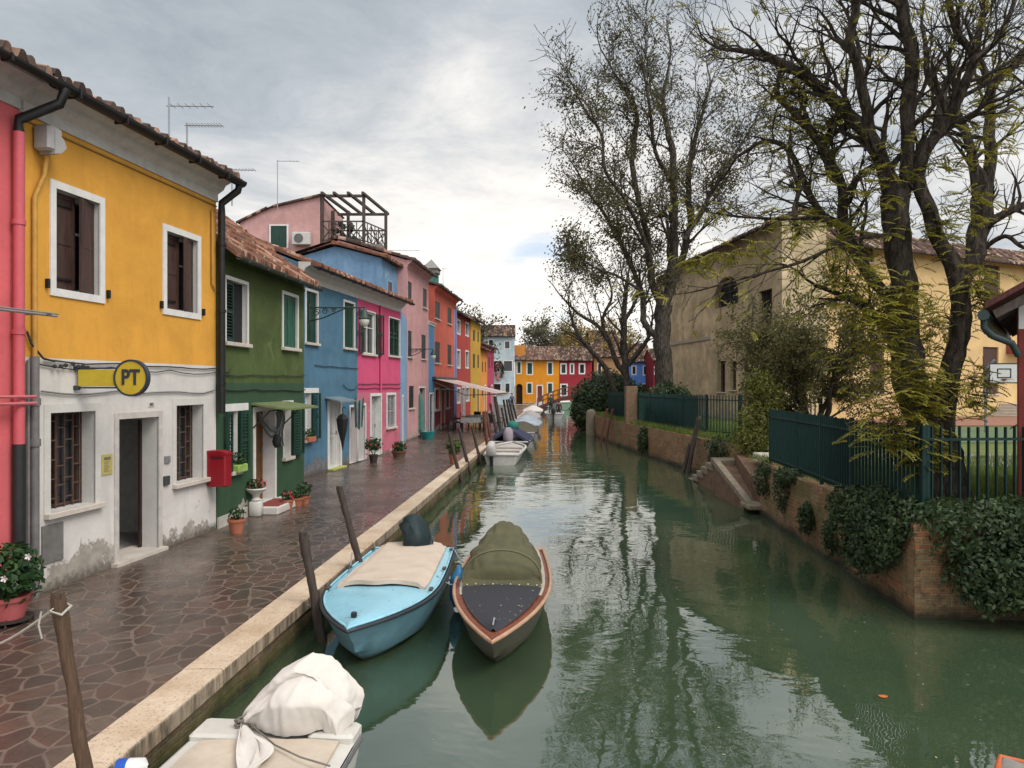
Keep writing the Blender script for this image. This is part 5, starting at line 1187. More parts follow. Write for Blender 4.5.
# water stain pool on tarpaulin
b = MB(); c0 = bt.pt(.27, .02); pts = [V((.20 * cos(k * .4) * (1 + .5 * sin(k * 1.7)) , c0.y + .40 * sin(k * .4) * (1 + .3 * cos(k * 2.1)), c0.z + .125)) for k in range(16)]
cow = bt.outboard(plain('dark_green_engine_cover', (.008, .022, .024), .6, .4, 4, .2), -32, -.10, 1.25, z=-.02)
b = MB(); M = Matrix.Translation((bt.L * 0, bt.L * .93, bt.sz(.93) + .05)); b.bbox(-.03, -.025, 0, .03, .025, .06, .01, 0, M); b.lathe([(.05, .0), (.05, .012)], 10, (0, bt.L * .93, bt.sz(.93) + .03)); b.build('bow_bitt', plain('black_fitting', (.02, .02, .02), .4), bt.root)
specks(bt, plain('wet_leaf_specks', (.08, .09, .06), .8), 26, .62, .93, .056, 5)
b = MB()
for sgn_ in (-1, 1):
    for t in (.05, .35, .62): p = bt.pt(t, sgn_, .03, .05); b.bbox(p.x - .025, p.y - .05, p.z, p.x + .025, p.y + .05, p.z + .03, .008)
b.build('cleats', plain('cleat_dark', (.05, .05, .05), .4), bt.root)
# blue fender between the boats
f = MB(); f.lathe([(.01, -.26), (.08, -.24), (.125, -.14), (.13, .05), (.11, .16), (.05, .24), (.03, .30), (.01, .30)], 16); f.build('fender', plain('blue_fender', (.02, .16, .32), .4), None, True, 'blue round fender hanging between the light blue and the brown boat', 'fender', loc=at(459, 588, 10.0))
for i_ in range(1):
    for o_ in [cow] + list(cow.children):
        if o_ is cow:
            for v_ in o_.data.vertices:
                q = Matrix.Rotation(radians(20), 4, 'Y') @ (v_.co - V((-.10, -.12, .5))); k_ = 1 + .12 * noise.noise(q * 7) + .05 * sin(q.z * 40); v_.co = V((-.10, -.12, .5)) + V((q.x * k_, q.y * k_, q.z))
b = MB(); b.blob((-.18, .06, .56), (.13, .10, .10), 10, .7, jit=.3); b.tube([(-.30, .12, .60), (-.18, .18, .66), (-.06, .12, .60)], .025, 6); b.blob((-.12, .14, .58), (.05, .05, .05), 8); b.build('engine_block', plain('dark_engine_metal', (.03, .03, .03), .35, .5, 12, .2, .5), cow, smooth=True)
# brown boat with olive canopy
VAR = m_wood('varnished_mahogany', (.20, .055, .025), (10, 2, 10), .35); CRM = plain('cream_side_deck', (.42, .37, .30), .6, .15)
bb_ = Boat('brown_boat', 'varnished wooden boat with black foredeck under an olive canvas canopy', (-.05, 11.65), (-.20, 7.36), 1.24, .44, full=.42, sheer=.06, pw=2.1, sternw=.86, kr=.6)
bb_.hull(hullmat('olive_brown_hull', (.065, .058, .036))); bb_.rim(plain('tan_rubrail', (.42, .25, .16), .5), .022, dz=.012)
bb_.deck(VAR, 0.0, .985, .02, .0, .03); bb_.deck(CRM, 0.0, .60, .07, .012, .03, 'side_deck')
b = MB()
def fd(u, v):
    t = .53 + .41 * v; a = u * 2 - 1; p = bb_.pt(t, a, .028, .10); p.z += .035 * (1 - a * a) ; return p
b.grid(fd, 12, 20); b.build('foredeck_mat', plain('black_deck_mat', (.028, .028, .034), .75, .15, 20, .3), bb_.root, smooth=True)
OLV = plain('olive_canvas', (.085, .080, .040), .9, .25, 5, .25)
Hs = [(0, .0, .46), (.02, .16, .47), (.05, .30, .47), (.12, .44, .49), (.25, .52, .50), (.38, .58, .49), (.52, .70, .46), (.60, .80, .40), (.70, .74, .36), (.85, .50, .34), (1, .22, .30)]
def itp(v, k):
    for a_, c_2 in zip(Hs, Hs[1:]):
        if v <= c_2[0]: t = (v - a_[0]) / (c_2[0] - a_[0]); return a_[k] + (c_2[k] - a_[k]) * t
    return Hs[-1][k]
def can(u, v):
    a = u * 2 - 1; H = itp(v, 1); Wd = itp(v, 2); th = a * pi / 2; x = Wd * math.copysign(abs(sin(th)) ** .9, a); z = H * max(0, cos(th)) ** .72
    pk = max(0, 1 - abs(v - .6) / .35); x *= 1 - .35 * pk * (z / max(H, .01)) ** 2
    y = 9.45 + 1.95 * v - .10 * sin(pi * min(1, v * 8)) * (1 - a * a)
    n_ = noise.noise(V((x * 5, v * 9, z * 5))) * .10 + noise.noise(V((x * 14, v * 22, z * 9))) * .05 + .016 * sin(v * 46 + a * 3) * (abs(a) < .95) + .02 * sin(a * 24 + v * 9)
    z *= .76; x += .05 * pk * z
    return V((x * (1 + n_), 11.65 - y, z * (1 + n_ * .8) + .02))
b = MB(); b.grid(can, 44, 60)
cpy = b.build('canopy', OLV, bb_.root, smooth=True); cpy.location = (0, 0, bb_.fb + .01)
cpy.data.transform(Matrix.Scale(1, 4))
b = MB(); b.ext([V((-.50, 2.24, .03)), V((.50, 2.24, .03)), V((.47, 2.12, .20)), V((-.47, 2.12, .20))], (0, .012, 0)); b.build('front_flap', OLV, cpy)
b = MB()
b.tube([V((.50 * sin(k * pi / 24 - pi / 2), 2.205, .06 + .42 * cos(k * pi / 24 - pi / 2) ** .8 if 0 < k < 24 else .06)) for k in range(25)], .016, 6)
for k in range(9): x = -.44 + k * .11; b.blob((x, 2.255, .05 + .01 * (k % 2)), (.010, .006, .010), 6, mi=1)
b.build('arch_hoop', [plain('olive_seam', (.12, .115, .06), .9), plain('chrome_studs', (.6, .6, .6), .3)], cpy)
specks(bb_, plain('yellow_leaf_specks', (.40, .38, .22), .8), 38, .50, .93, .072, 9, s=.012)
b = MB(); p = bb_.pt(.90, 0, .07); b.tube([p + V((-.01, -.1, 0)), p + V((0, 0, .05)), p + V((.01, .08, 0))], .011, 6); b.build('bow_handle', STEEL, bb_.root)
# ropes between the boats
for (a, c, sag, lab) in ((V((-.86, 11.2, .12)), V((-.62, 10.7, .06)), .08, 'short grey rope joining the sterns of the two near boats'), (V((-.98, 9.7, .12)), V((-.58, 9.7, .08)), .10, 'grey rope joining the two near boats amidships'), (V((-2.25, 8.95, .1)), at(308, 605, 8.8), .05, 'thin rope from the light blue boat bow to the black pole'), (V((-2.16, 9.9, .12)), at(352, 553, 10.6), .03, 'rope from the light blue boat to the brown pole')):
    b = MB(); b.tube([a.lerp(c, k / 12) - a - V((0, 0, sag * sin(pi * k / 12))) for k in range(13)], .009, 6); b.build('mooring_rope', plain('grey_blue_rope', (.25, .28, .30), .9), None, True, lab, 'rope', loc=a)
# white boat at the bottom with sheeted engine
wb_ = Boat('white_boat', 'white boat with its outboard wrapped in a pale sheet in the lower left corner', (-1.68, 5.42), (-2.02, 1.2), 1.22, .50, full=.55, sheer=.1, sternw=.97)
GEL = plain('weathered_white_gelcoat', (.52, .50, .46), .45, .15, 3, .08, dirt=(.35, .30, .22)); wb_.hull(hullmat('white_hull', (.48, .46, .42))); wb_.rim(plain('grey_edge_trim', (.10, .10, .10), .5), .018, dz=-.03); wb_.deck(GEL, 0, .98, .01, .0, .015)
CVR = plain('dirty_cream_cover', (.47, .40, .32), .9, .2, 3, .25, dirt=(.30, .23, .15))
wb_.deck(CVR, .05, .5, .10, .03, .02, 'deck_cover', 16, 30, lambda p, a, v: V((p.x * (.98 + .02 * sin(v * 9)), p.y + .04 * a * (v < .1), p.z + .012 * noise.noise(p * 5))), thick=.03)
b = MB(); b.bbox(-.58, -.08, .46, -.25, .16, .56, .02); b.build('transom_pad', GEL, wb_.root); b = MB(); b.bbox(.22, -.08, .46, .60, .20, .55, .02); b.build('transom_pad', GEL, wb_.root)
SHT = plain('pale_cotton_sheet', (.60, .555, .50), .95, .08, 4, .15)
mot = wb_.outboard(plain('black_motor', (.018, .018, .02), .5), 0, -.26, .42, name='outboard_motor', z=-.02)
for o_ in [mot] + list(mot.children): pass
# the sheet, modelled in world coordinates around the engine, then brought into the boat's frame
inv = wb_.root.matrix_basis.inverted(); inv = (Matrix.Translation(wb_.root.location) @ Matrix.Rotation(wb_.root.rotation_euler.z, 4, 'Z')).inverted()
Yc = 5.55
path = [(237, 742, .10, .06), (246, 715, .13, .10), (262, 690, .20, .17), (283, 668, .27, .25), (305, 657, .30, .30), (324, 661, .31, .32), (338, 674, .30, .34), (349, 690, .27, .30), (353, 706, .22, .22)]
def sheet(u, v):
    k = u * (len(path) - 1); i = min(int(k), len(path) - 2); t = k - i; q = [path[i][j] * (1 - t) + path[i + 1][j] * t for j in range(4)]
    c = at(q[0], q[1], Yc); a = v * 2 - 1; w_ = q[2] * .88; dr = q[3] * .92 * (1.15 + .35 * sin(u * 7 + a * 1.5)); ang = a * 1.9
    yy = w_ * sin(max(-pi / 2, min(pi / 2, ang))) ; zz = -dr * (1 - cos(max(-pi / 2, min(pi / 2, ang)))) * .55 - dr * max(0, abs(ang) - pi / 2) * 1.6
    rdg = lambda x_: (1 - abs(((x_ / 3.1416) % 2) - 1)) ** 1.6 - .4
    fold = .085 * rdg(a * 10.5 + u * 3.0 + .6 * sin(u * 4)) * min(1, u * 1.6 + .15) + .05 * rdg(u * 13 + abs(a) * 7) * abs(a) ** 1.5 + .022 * noise.noise(V((u * 5, v * 4, 2))) + .008 * noise.noise(V((u * 22, v * 16, 7)))
    return inv @ (c + V((fold * .8 + .03 * noise.noise(V((u * 8, v * 8, 5))), yy - .04 + fold, zz + fold * .35)))
b = MB(); b.grid(sheet, 110, 90); sh_ = b.build('engine_sheet', SHT, wb_.root, smooth=True)
b = MB(); kc = at(244, 722, Yc - .16)
for k in range(5): a = k * 1.3; b.tube([inv @ (kc + V((.055 * cos(a + t * .8), .04 * sin(a + t), .03 * sin(a * 2 + t * .9)))) for t in range(8)], .008, 6)
b.tube([inv @ at(px_, py_, 2.44 * F / (py_ - CY)) for px_, py_ in ((250, 724), (262, 734), (275, 745), (300, 757), (330, 766))], .006, 6)
b.build('tie_rope', plain('dark_tie_rope', (.16, .14, .12), .9), sh_)
b = MB()
def tail(u, v): 
    py = 728 + 50 * u; c = at(243 - 8 * u + 16 * sin(u * 2.6), py, 2.44 * F / (py - CY)); w_ = .03 + .09 * sin(pi * min(1, u * 1.1)); a = v * 2 - 1
    return inv @ (c + V((a * w_, .05 * sin(a * 5 + u * 4), .02 * cos(a * 7))))
b.grid(tail, 16, 10); b.build('sheet_tail', SHT, sh_, smooth=True)
b = MB(); b.tube([inv @ at(345, 700, 5.5), inv @ at(338, 722, 5.5), inv @ at(318, 728, 5.5), inv @ at(300, 735, 5.45)], .022, 8); b.blob(tuple(inv @ at(318, 712, 5.5)), (.16, .12, .10), 12, .7); b.build('engine_bracket', plain('black_bracket', (.02, .02, .022), .45), mot, smooth=True)
f = MB(); Mf = Matrix.Rotation(radians(88), 4, 'Y')
for (r0, z0), (r1, z1), mi in (((.02, -.10), (.05, -.085), 0), ((.05, -.085), (.052, -.02), 0), ((.052, -.02), (.052, .07), 1), ((.052, .07), (.01, .10), 1)):
    st = len(f.v)
    for r_, z_2 in ((r0, z0), (r1, z1)): f.v.extend([tuple(Mf @ V((r_ * cos(q * pi / 8), r_ * sin(q * pi / 8), z_2))) for q in range(16)])
    for q in range(16): f.face((st + q, st + (q + 1) % 16, st + 16 + (q + 1) % 16, st + 16 + q), mi)
f.build('fender', [plain('blue_fender_end', (.01, .08, .42), .4), plain('white_fender', (.62, .62, .60), .4)], None, True, 'blue and white fender at the lower left beside the white boat', 'fender', loc=at(132, 767, 4.6))

# ---- farther moored boats
bt = Boat('open_boat', 'open white boat with a grey outboard between the poles and the moving reflections', (X(501, 28), 28.0), (X(513, 33.5), 33.5), 1.45, .40, full=.55, sheer=.15)
bt.hull(plain('white_hull_dull', (.42, .40, .37), .5, .2)); bt.rim(plain('whitish_rim', (.50, .48, .44), .5), .05); bt.deck(plain('pale_deck', (.44, .40, .36), .6, .2), .05, .97, .05, -.04, .02)
bt.outboard(plain('grey_white_cowling', (.42, .40, .38), .6, .15), 15, -.35, 1.15)
b = MB()
for t in (.25, .5): p = bt.pt(t, 0); b.box(-.6, p.y - .12, p.z - .02, .6, p.y + .12, p.z + .03)
b.build('thwart', plain('pale_thwart', (.30, .26, .22), .7), bt.root)
def covered(label, px, Y, Lb, B, cm, hm, hump, fb=.45, t0=.0, t1=.9, name='covered_boat', peak=.5, px2=None):
    x0 = X(px, Y); x1 = X(px2, Y + Lb) if px2 else x0 + .0635 * Lb; bt = Boat(name, label, (x0, Y), (x1, Y + Lb), B, fb, full=.5, sheer=.3); bt.hull(hm); bt.rim(plain('light_rim', (.45, .43, .40), .5), .04)
    def f(p, a, v): H = hump * (1 - abs((v - peak) / max(peak, 1 - peak)) ** 1.6) ; p.z += .03 + H * max(0, 1 - abs(a) ** 1.5) * (1 + .12 * noise.noise(p * 3)); p.x *= 1 + .05 * sin(v * 30) * abs(a); return p
    bt.deck(cm, t0, t1, -.03, .02, .0, 'cover', 16, 26, f, thick=.12); return bt
NAVY = plain('navy_tarpaulin', (.030, .032, .065), .8, .2); 
bn = covered('boat under a navy tarpaulin topped by a green bundle', 509, 33.6, 4.6, 1.9, NAVY, plain('dark_hull', (.06, .06, .07), .5), .62, peak=.3)
b = MB(); b.blob((-.02, -.1, .72), (.23, .22, .40), 14, .9, jit=.2); b.build('engine_cover', plain('mauve_grey_cover', (.30, .25, .28), .8), bn.root, smooth=True)
b = MB(); b.blob((.12, 1.0, 1.12), (.26, .28, .24), 14, .9, jit=.15); b.build('bundle', plain('sea_green_bundle', (.015, .16, .12), .8), bn.root, smooth=True)
covered('boat under a tan and olive cover behind the navy one', 520.5, 40, 5.0, 1.7, plain('tan_cover', (.13, .11, .07), .85, .4), plain('white_hull_far', (.45, .44, .42), .5), .45)
covered('white and blue boat with a sloping windscreen, moored farther along', 524.5, 47, 6.0, 2.0, plain('white_blue_cover', (.48, .52, .56), .6, .3, 1.5, dirt=(.05, .14, .26)), plain('white_hull_far', (.45, .44, .42), .5), .45, peak=.6)
covered('small boat with dark red side moored far along the quay', 529, 57, 5.0, 1.6, plain('grey_cover', (.34, .31, .30), .8), plain('maroon_hull', (.12, .03, .03), .5), .5)
covered('white boat with cream cover moored before the end of the canal', 532, 72, 6.5, 1.9, plain('cream_cover', (.52, .46, .42), .8), plain('white_hull_far', (.45, .44, .42), .5), .45)
covered('small white boat, last in the moored row', 540, 86, 5, 2.0, plain('grey_cover', (.34, .31, .30), .8), plain('white_hull_far', (.45, .44, .42), .5), .6)
gb = Boat('pale_green_boat', 'long pale green boat lying across the end of the canal', (X(553, 90), 90), (X(590, 92), 92), 2.2, .95, full=.4, sheer=.25); gb.hull(plain('pale_green_hull', (.22, .34, .25), .5)); gb.rim(plain('white_rim', (.55, .53, .48), .5), .09); gb.deck(plain('pale_deck', (.44, .40, .36), .6, .2), .05, .95, .1, -.1, .05)
mv = Boat('moving_boat', 'grey boat under way with two people aboard, seen from behind', (X(554.5, 66), 66), (X(554, 71), 71), 1.70, .50, full=.5, sheer=.2, group='boats under way'); mv.hull(plain('grey_white_hull', (.36, .36, .36), .5)); mv.rim(plain('white_rim2', (.52, .50, .48), .5), .06); mv.deck(plain('dark_floor', (.07, .07, .07), .8), .0, .95, .12, -.15, .0); mv.outboard(plain('black_motor', (.018, .018, .02), .5), 0, -.1, 1.3)
# boat tip in the lower right corner
rb = Boat('grey_boat', 'tip of a grey boat with an orange edge in the lower right corner', (3.95, 1.2), (3.33, 5.08), 1.3, .46, full=.5, pw=3.5, sheer=.05, group='boats at the frame edge'); rb.hull(plain('grey_hull', (.22, .21, .20), .6)); rb.deck(plain('grey_deck', (.22, .20, .18), .7, .3), 0, .99, .02, 0, .02); rb.rim(plain('orange_trim', (.45, .10, .03), .6), .02)
# footbridge at the canal's end
r = thing('footbridge', 'dark red wooden footbridge rising across the end of the canal', 'bridge', (X(538, 84), 84, 0)); b = MB()
L = X(590, 84) - X(538, 84); N = 10
for k in range(N):
    xa, xb = L * k / N, L * (k + 1) / N; za = .1 + 1.5 * sin(pi * .55 * k / N); zb_ = .1 + 1.5 * sin(pi * .55 * (k + 1) / N); b.ext([V((xa, 0, za)), V((xb, 0, zb_)), V((xb, 0, zb_ - .35)), V((xa, 0, za - .35))], (0, 2, 0))
b.build('deck', m_wood('dark_red_bridge', (.11, .03, .025)), r); b = MB()
for y in (0, 1.95):
    for k in range(N + 1): xa = L * k / N; za = .1 + 1.5 * sin(pi * .55 * k / N); b.box(xa - .04, y, za, xa + .04, y + .06, za + 1.0)
    b.tube([(L * k / N, y + .03, 1.1 + 1.5 * sin(pi * .55 * k / N)) for k in range(N + 1)], .05, 5); b.tube([(L * k / N, y + .03, .6 + 1.5 * sin(pi * .55 * k / N)) for k in range(N + 1)], .03, 5)
b.build('railing', m_wood('brown_railing', (.13, .06, .04)), r)

# ---------------------------------------------------------------- people
def person(label, loc, rz, jacket, trousers, sit=False, skin=(.42, .25, .18), hair=(.03, .02, .015), arms=0):
    r = thing('person', label, 'person', loc, rz)
    hz = .50 if sit else .92; b = bpy.data.meshes.new('body')
    kf = .45; nodes = {'pel': (0, 0, hz, .15), 'wst': (0, 0, hz + .18, .13), 'chs': (0, .01, hz + .42, .165), 'nek': (0, 0, hz + .56, .065), 'hed': (0, -.01, hz + .68, .10), 'top': (0, 0, hz + .80, .085)}
    edges = [('pel', 'wst'), ('wst', 'chs'), ('chs', 'nek'), ('nek', 'hed'), ('hed', 'top')]
    for sx, sn in ((-1, 'l'), (1, 'r')):
        nodes['sho' + sn] = (.17 * sx, 0, hz + .49, .07); nodes['elb' + sn] = (.25 * sx, .03 - .1 * arms, hz + .22, .05); nodes['wri' + sn] = (.24 * sx - .05 * sx * arms, -.08 - .18 * arms, hz + .02 + .15 * arms, .035); nodes['han' + sn] = (.23 * sx - .06 * sx * arms, -.11 - .2 * arms, hz - .08 + .16 * arms, .035)
        nodes['hip' + sn] = (.09 * sx, 0, hz - .04, .105)
        if sit: nodes['kne' + sn] = (.12 * sx, -.42, hz + .0, .075); nodes['ank' + sn] = (.12 * sx, -.40, .07, .05); nodes['toe' + sn] = (.12 * sx, -.56, .04, .04)
        else: nodes['kne' + sn] = (.10 * sx, -.02, .48, .075); nodes['ank' + sn] = (.10 * sx + .02, .03 * sx, .08, .05); nodes['toe' + sn] = (.11 * sx, -.16 + .03 * sx, .04, .04)
        edges += [('chs', 'sho' + sn), ('sho' + sn, 'elb' + sn), ('elb' + sn, 'wri' + sn), ('wri' + sn, 'han' + sn), ('pel', 'hip' + sn), ('hip' + sn, 'kne' + sn), ('kne' + sn, 'ank' + sn), ('ank' + sn, 'toe' + sn)]
    ks = list(nodes); b.from_pydata([nodes[k][:3] for k in ks], [(ks.index(a), ks.index(c)) for a, c in edges], []); o = bpy.data.objects.new('body', b); COL.objects.link(o); o.parent = r
    md = o.modifiers.new('skin', 'SKIN')
    if not b.skin_vertices: 
        bpy.context.view_layer.objects.active = o
    for i, k in enumerate(ks): b.skin_vertices[0].data[i].radius = (nodes[k][3],) * 2; b.skin_vertices[0].data[i].use_root = (i == 0)
    md.use_smooth_shade = True; sd = o.modifiers.new('sub', 'SUBSURF'); sd.levels = sd.render_levels = 1
    # clothes by height on one body surface
    nm = 'clothes_%s' % label[:14].replace(' ', '_'); t = NT(nm); co = t.coord(); sx = t.n('ShaderNodeSeparateXYZ'); t.link(co, sx.inputs[0])
    f1 = t.math('GREATER_THAN', sx.outputs[2], hz + .02); f2 = t.math('GREATER_THAN', sx.outputs[2], hz + .56); c = t.mix(f1, trousers, jacket); c = t.mix(f2, c, skin); t.pbr(c, .85); b.materials.append(t.mat)
    m = MB(); m.blob((0, .02, hz + .76), (.105, .115, .10), 12, 1, jit=.1); m.build('hair', plain('dark_hair', hair, .8), r, smooth=True)
    m = MB(); m.blob((0, -.112, hz + .70), (.014, .02, .025), 6); m.blob((-.10, 0, hz + .70), (.015, .03, .035), 6); m.blob((.10, 0, hz + .70), (.015, .03, .035), 6); m.build('face', plain('skin_tone', skin, .6), r)
    return r
person('person in dark green standing in the moving boat', (X(551, 70), 70, WZ + .38), pi, (.012, .035, .03), (.015, .02, .025), arms=.6)
person('person in dark maroon sitting in the moving boat', (X(559, 68), 68, WZ + .25), pi, (.06, .012, .018), (.02, .02, .03), sit=True)
person('person in blue grey walking near the pale blue house', (X(512, 76), 76, .01), .4, (.06, .08, .16), (.03, .035, .05))

# ---------------------------------------------------------------- plants in pots
def leaves(b, c, r, n, rr, s=.05, mi=0, shell=.45, up=.0, squash=1, asp=.5):
    c = V(c)
    for _ in range(n):
        while True:
            d = V((rr.uniform(-1, 1), rr.uniform(-1, 1), rr.uniform(-1, 1)))
            if .05 < d.length < 1: break
        d = d.normalized() * (shell + (1 - shell) * rr.random() ** .6); p = c + V((d.x * r[0], d.y * r[1], d.z * r[2]))
        nn = (d + V((rr.uniform(-.8, .8), rr.uniform(-.8, .8), rr.uniform(-.5, 1)))).normalized(); a = nn.orthogonal().normalized(); a.rotate(Matrix.Rotation(rr.random() * 6.28, 3, nn)); q = nn.cross(a); l = s * rr.uniform(.6, 1.3)
        b.poly([p - a * l, p + q * l * asp, p + a * l, p - q * l * asp], mi)
LEAFG = leafmat('pot_plant_leaves', (.015, .045, .015), (.03, .08, .02), (.06, .12, .03)); LEAFY = leafmat('yellow_green_leaves', (.08, .11, .02), (.16, .18, .04), (.26, .25, .06))
FLW = plain('white_petals', (.7, .68, .64), .7, .05); FLR = plain('red_petals', (.45, .04, .05), .7, .1)
def potted(label, loc, pr, ph, fol, n, ls, flowers=None, fm=None, pot=TERRA, lm=None, group='plant pots along the house fronts', seed=1, name='potted_plant', fz=0, fsh=(1, 1, 1)):
    r = thing(name, label, 'potted plant', loc, 0, group); b = MB(); b.lathe([(pr * .68, 0), (pr * .92, ph * .82), (pr * 1.02, ph * .82), (pr * 1.04, ph), (pr * .9, ph), (pr * .88, ph * .9)], 18); b.build('pot', pot, r, smooth=True)
    rr = random.Random(seed); b = MB(); leaves(b, (0, 0, ph + fol * .6 + fz), (fol * fsh[0], fol * fsh[1], fol * .8 * fsh[2]), n, rr, ls, shell=.2)
    for k in range(9): a = rr.random() * 6.28; b.tube([(0, 0, ph * .8), (.3 * fol * cos(a), .3 * fol * sin(a), ph + fol * .4), (.7 * fol * cos(a), .7 * fol * sin(a), ph + fol * rr.uniform(.7, 1.2))], .006, 4)
    b.build('foliage', lm or LEAFG, r)
    if flowers:
        b = MB()
        for _ in range(flowers):
            a = rr.uniform(-2.6, .4); q = rr.uniform(.8, 1.05); p = V((cos(a) * fol * q, sin(a) * fol * q, ph + fol * .6 + rr.uniform(-.6, .7) * fol))
            for k in range(5): d = V((cos(k * 1.257) * .028, -.012, sin(k * 1.257) * .028)); b.poly([p, p + d + V((d.z * .5, 0, -d.x * .5)), p + d * 1.5, p + d - V((d.z * .5, 0, -d.x * .5))])
        b.build('flowers', fm or FLW, r)
    return r
pp = gp(6, 623); potted('large leafy white flowered plant in a coral pot at the left edge', (pp.x + .02, pp.y, .06), .23, .25, .36, 1000, .052, 11, pot=plain('coral_pot', (.42, .10, .10), .6, .2), seed=3, fsh=(1.05, 1, 1.25))
b = MB(); 
for k in range(4): a = k * pi / 2 + .5; b.tube([(.24 * cos(a), .24 * sin(a), 0), (.2 * cos(a), .2 * sin(a), .08)], .012, 5)
b.lathe([(.25, .045), (.25, .06)], 16); b.build('plant_stand', IRON, None, False, 'low iron stand under the coral flower pot', 'plant stand', loc=(pp.x + .02, pp.y, 0))
def atg(px, py): p = gp(px, py); return (p.x, p.y, 0)
potted('small terracotta pot by the foot of the green house corner', atg(236.5, 533), .15, .25, .15, 130, .035, seed=4)
potted('terracotta pot, leftmost of the three right of the white doorstep', atg(287.5, 509), .13, .2, .14, 120, .035, 4, FLR, seed=5)
potted('terracotta pot, middle of the three right of the white doorstep', atg(296.5, 506), .16, .18, .13, 120, .035, seed=6)
potted('pot with sprawling greenery, rightmost of the three by the green house', atg(304, 504), .14, .18, .22, 200, .04, seed=7)
potted('pot of tall greenery left of the white door of the pink house', atg(373.5, 463),   .16, .28, .32, 260, .06, 3, FLR, pot=plain('dark_pot', (.05, .03, .025), .7), seed=8, fz=.15)
potted('round basket of flowers at the end of the magenta wall', atg(399, 457), .28, .22, .27, 240, .06, 6, FLR, pot=plain('brown_basket', (.16, .09, .05), .9), seed=9)
pq = gp(454, 464); potted('bushy green shrub in a terracotta pot on the quay edge', (pq.x, pq.y, 0), .17, .30, .27, 420, .06, lm=leafmat('shrub_leaves', (.03, .06, .015), (.08, .13, .03), (.16, .19, .05)), seed=10, fz=.1, fsh=(1, 1, 1.25), group='plants on the quay')
# urn by the step
r = thing('stone_urn', 'white stone urn with red flowers on the doorstep of the green house', 'urn', (hG.root.location.x, hG.root.location.y, 0)); pu = gp(255, 516); r.location = (pu.x + .02, pu.y, 0)
b = MB(); b.bbox(-.11, -.11, 0, .11, .11, .30, .02); b.lathe([(.10, .32), (.06, .37), (.08, .43), (.17, .5), (.20, .54), (.19, .56), (.1, .55)], 20); b.build('pot', plain('white_urn', (.55, .53, .49), .8, .15), r, smooth=True)
rr = random.Random(5); b = MB(); leaves(b, (0, 0, .62), (.2, .2, .12), 220, rr, .035); b.build('foliage', LEAFG, r); b = MB(); leaves(b, (0, 0, .65), (.2, .2, .1), 40, rr, .03, asp=.9); b.build('flowers', FLR, r)
# window boxes
def wbox(h, px, py, label, m, w=.32, seed=1):
    u, z = h.uz(px, py); M = Matrix.Translation(h.root.location) @ Matrix.Rotation(h.root.rotation_euler.z, 4, 'Z'); p = M @ V((u, -.06, z)); r = thing('window_box', label, 'window box', p, h.root.rotation_euler.z); b = MB(); b.bbox(-w / 2, -.09, 0, w / 2, .07, .15, .015); b.build('box', m, r)
    rr = random.Random(seed); b = MB(); leaves(b, (0, 0, .25), (w * .5, .12, .15), 160, rr, .035); b.build('foliage', LEAFG, r)
wbox(hG, 236, 472, 'lime green flower box on the left window sill of the green house', plain('lime_box', (.28, .42, .10), .5), .42, 3)
wbox(hB, 308, 442, 'small flower box on the sill of the blue house', TERRA, .5, 4)
# umbrella hanging by the blue door
M = Matrix.Translation(hB.root.location) @ Matrix.Rotation(hB.root.rotation_euler.z, 4, 'Z'); u, z = hB.uz(333, 415); p = M @ V((u - .1, -.35, z)); r = thing('umbrella', 'black folded umbrella hung beside the white door of the blue house', 'umbrella', p)
b = MB(); b.lathe([(.02, .05), (.10, .0), (.17, -.12), (.13, -.45), (.05, -.8), (.01, -1.1)], 9, sx=1, sy=.6); 
for i in range(len(b.v)): x, y, zz = b.v[i]; k = 1 + .18 * sin(atan2(y, x) * 8); b.v[i] = (x * k, y * k, zz)
b.build('canopy', plain('black_umbrella', (.012, .012, .014), .7), r); b = MB(); b.tube([(0, 0, .05), (0, 0, .2), (.05, 0, .26), (.1, 0, .2)], .015, 6); b.build('handle', CABLE, r)
r = thing('hanging_laundry', 'grey green cloth hanging right of the white door of the blue house', 'cloth', M @ V((hB.uz(347)[0], -.4, 2.15))); b = MB(); b.grid(lambda u, v: ((u - .5) * .34 * (1 - .3 * v) , .06 * sin(u * 16), -v * .95 + .05 * sin(u * 9)), 16, 10); b.build('cloth', plain('grey_green_cloth', (.20, .25, .24), .9), r, smooth=True)
# closed parasol
pg = gp(418.5, 437); r = thing('closed_parasol', 'tall closed teal parasol in front of the pale rose house', 'parasol', (pg.x, pg.y, 0)); b = MB(); b.lathe([(.30, .35), (.26, .5), (.24, 1.4), (.16, 2.1), (.04, 2.35)], 12)
for i in range(len(b.v)): x, y, zz = b.v[i]; k = 1 + .22 * sin(atan2(y, x) * 6 + 1); b.v[i] = (x * k, y * k, zz)
b.build('canopy', plain('teal_canvas', (.07, .19, .16), .85), r, smooth=True); b = MB(); b.lathe([(.3, 0), (.3, .08), (.03, .1), (.03, 2.5)], 12); b.build('pole', GUT, r)
p2 = gp(428, 439); b = MB(); b.lathe([(.26, 0), (.36, .32), (.38, .36), (.33, .36), (.3, .3)], 16); b.build('tub', plain('turquoise_tub', (.02, .22, .22), .5), None, True, 'turquoise tub on the paving beside the closed parasol', 'tub', loc=(p2.x, p2.y, 0))
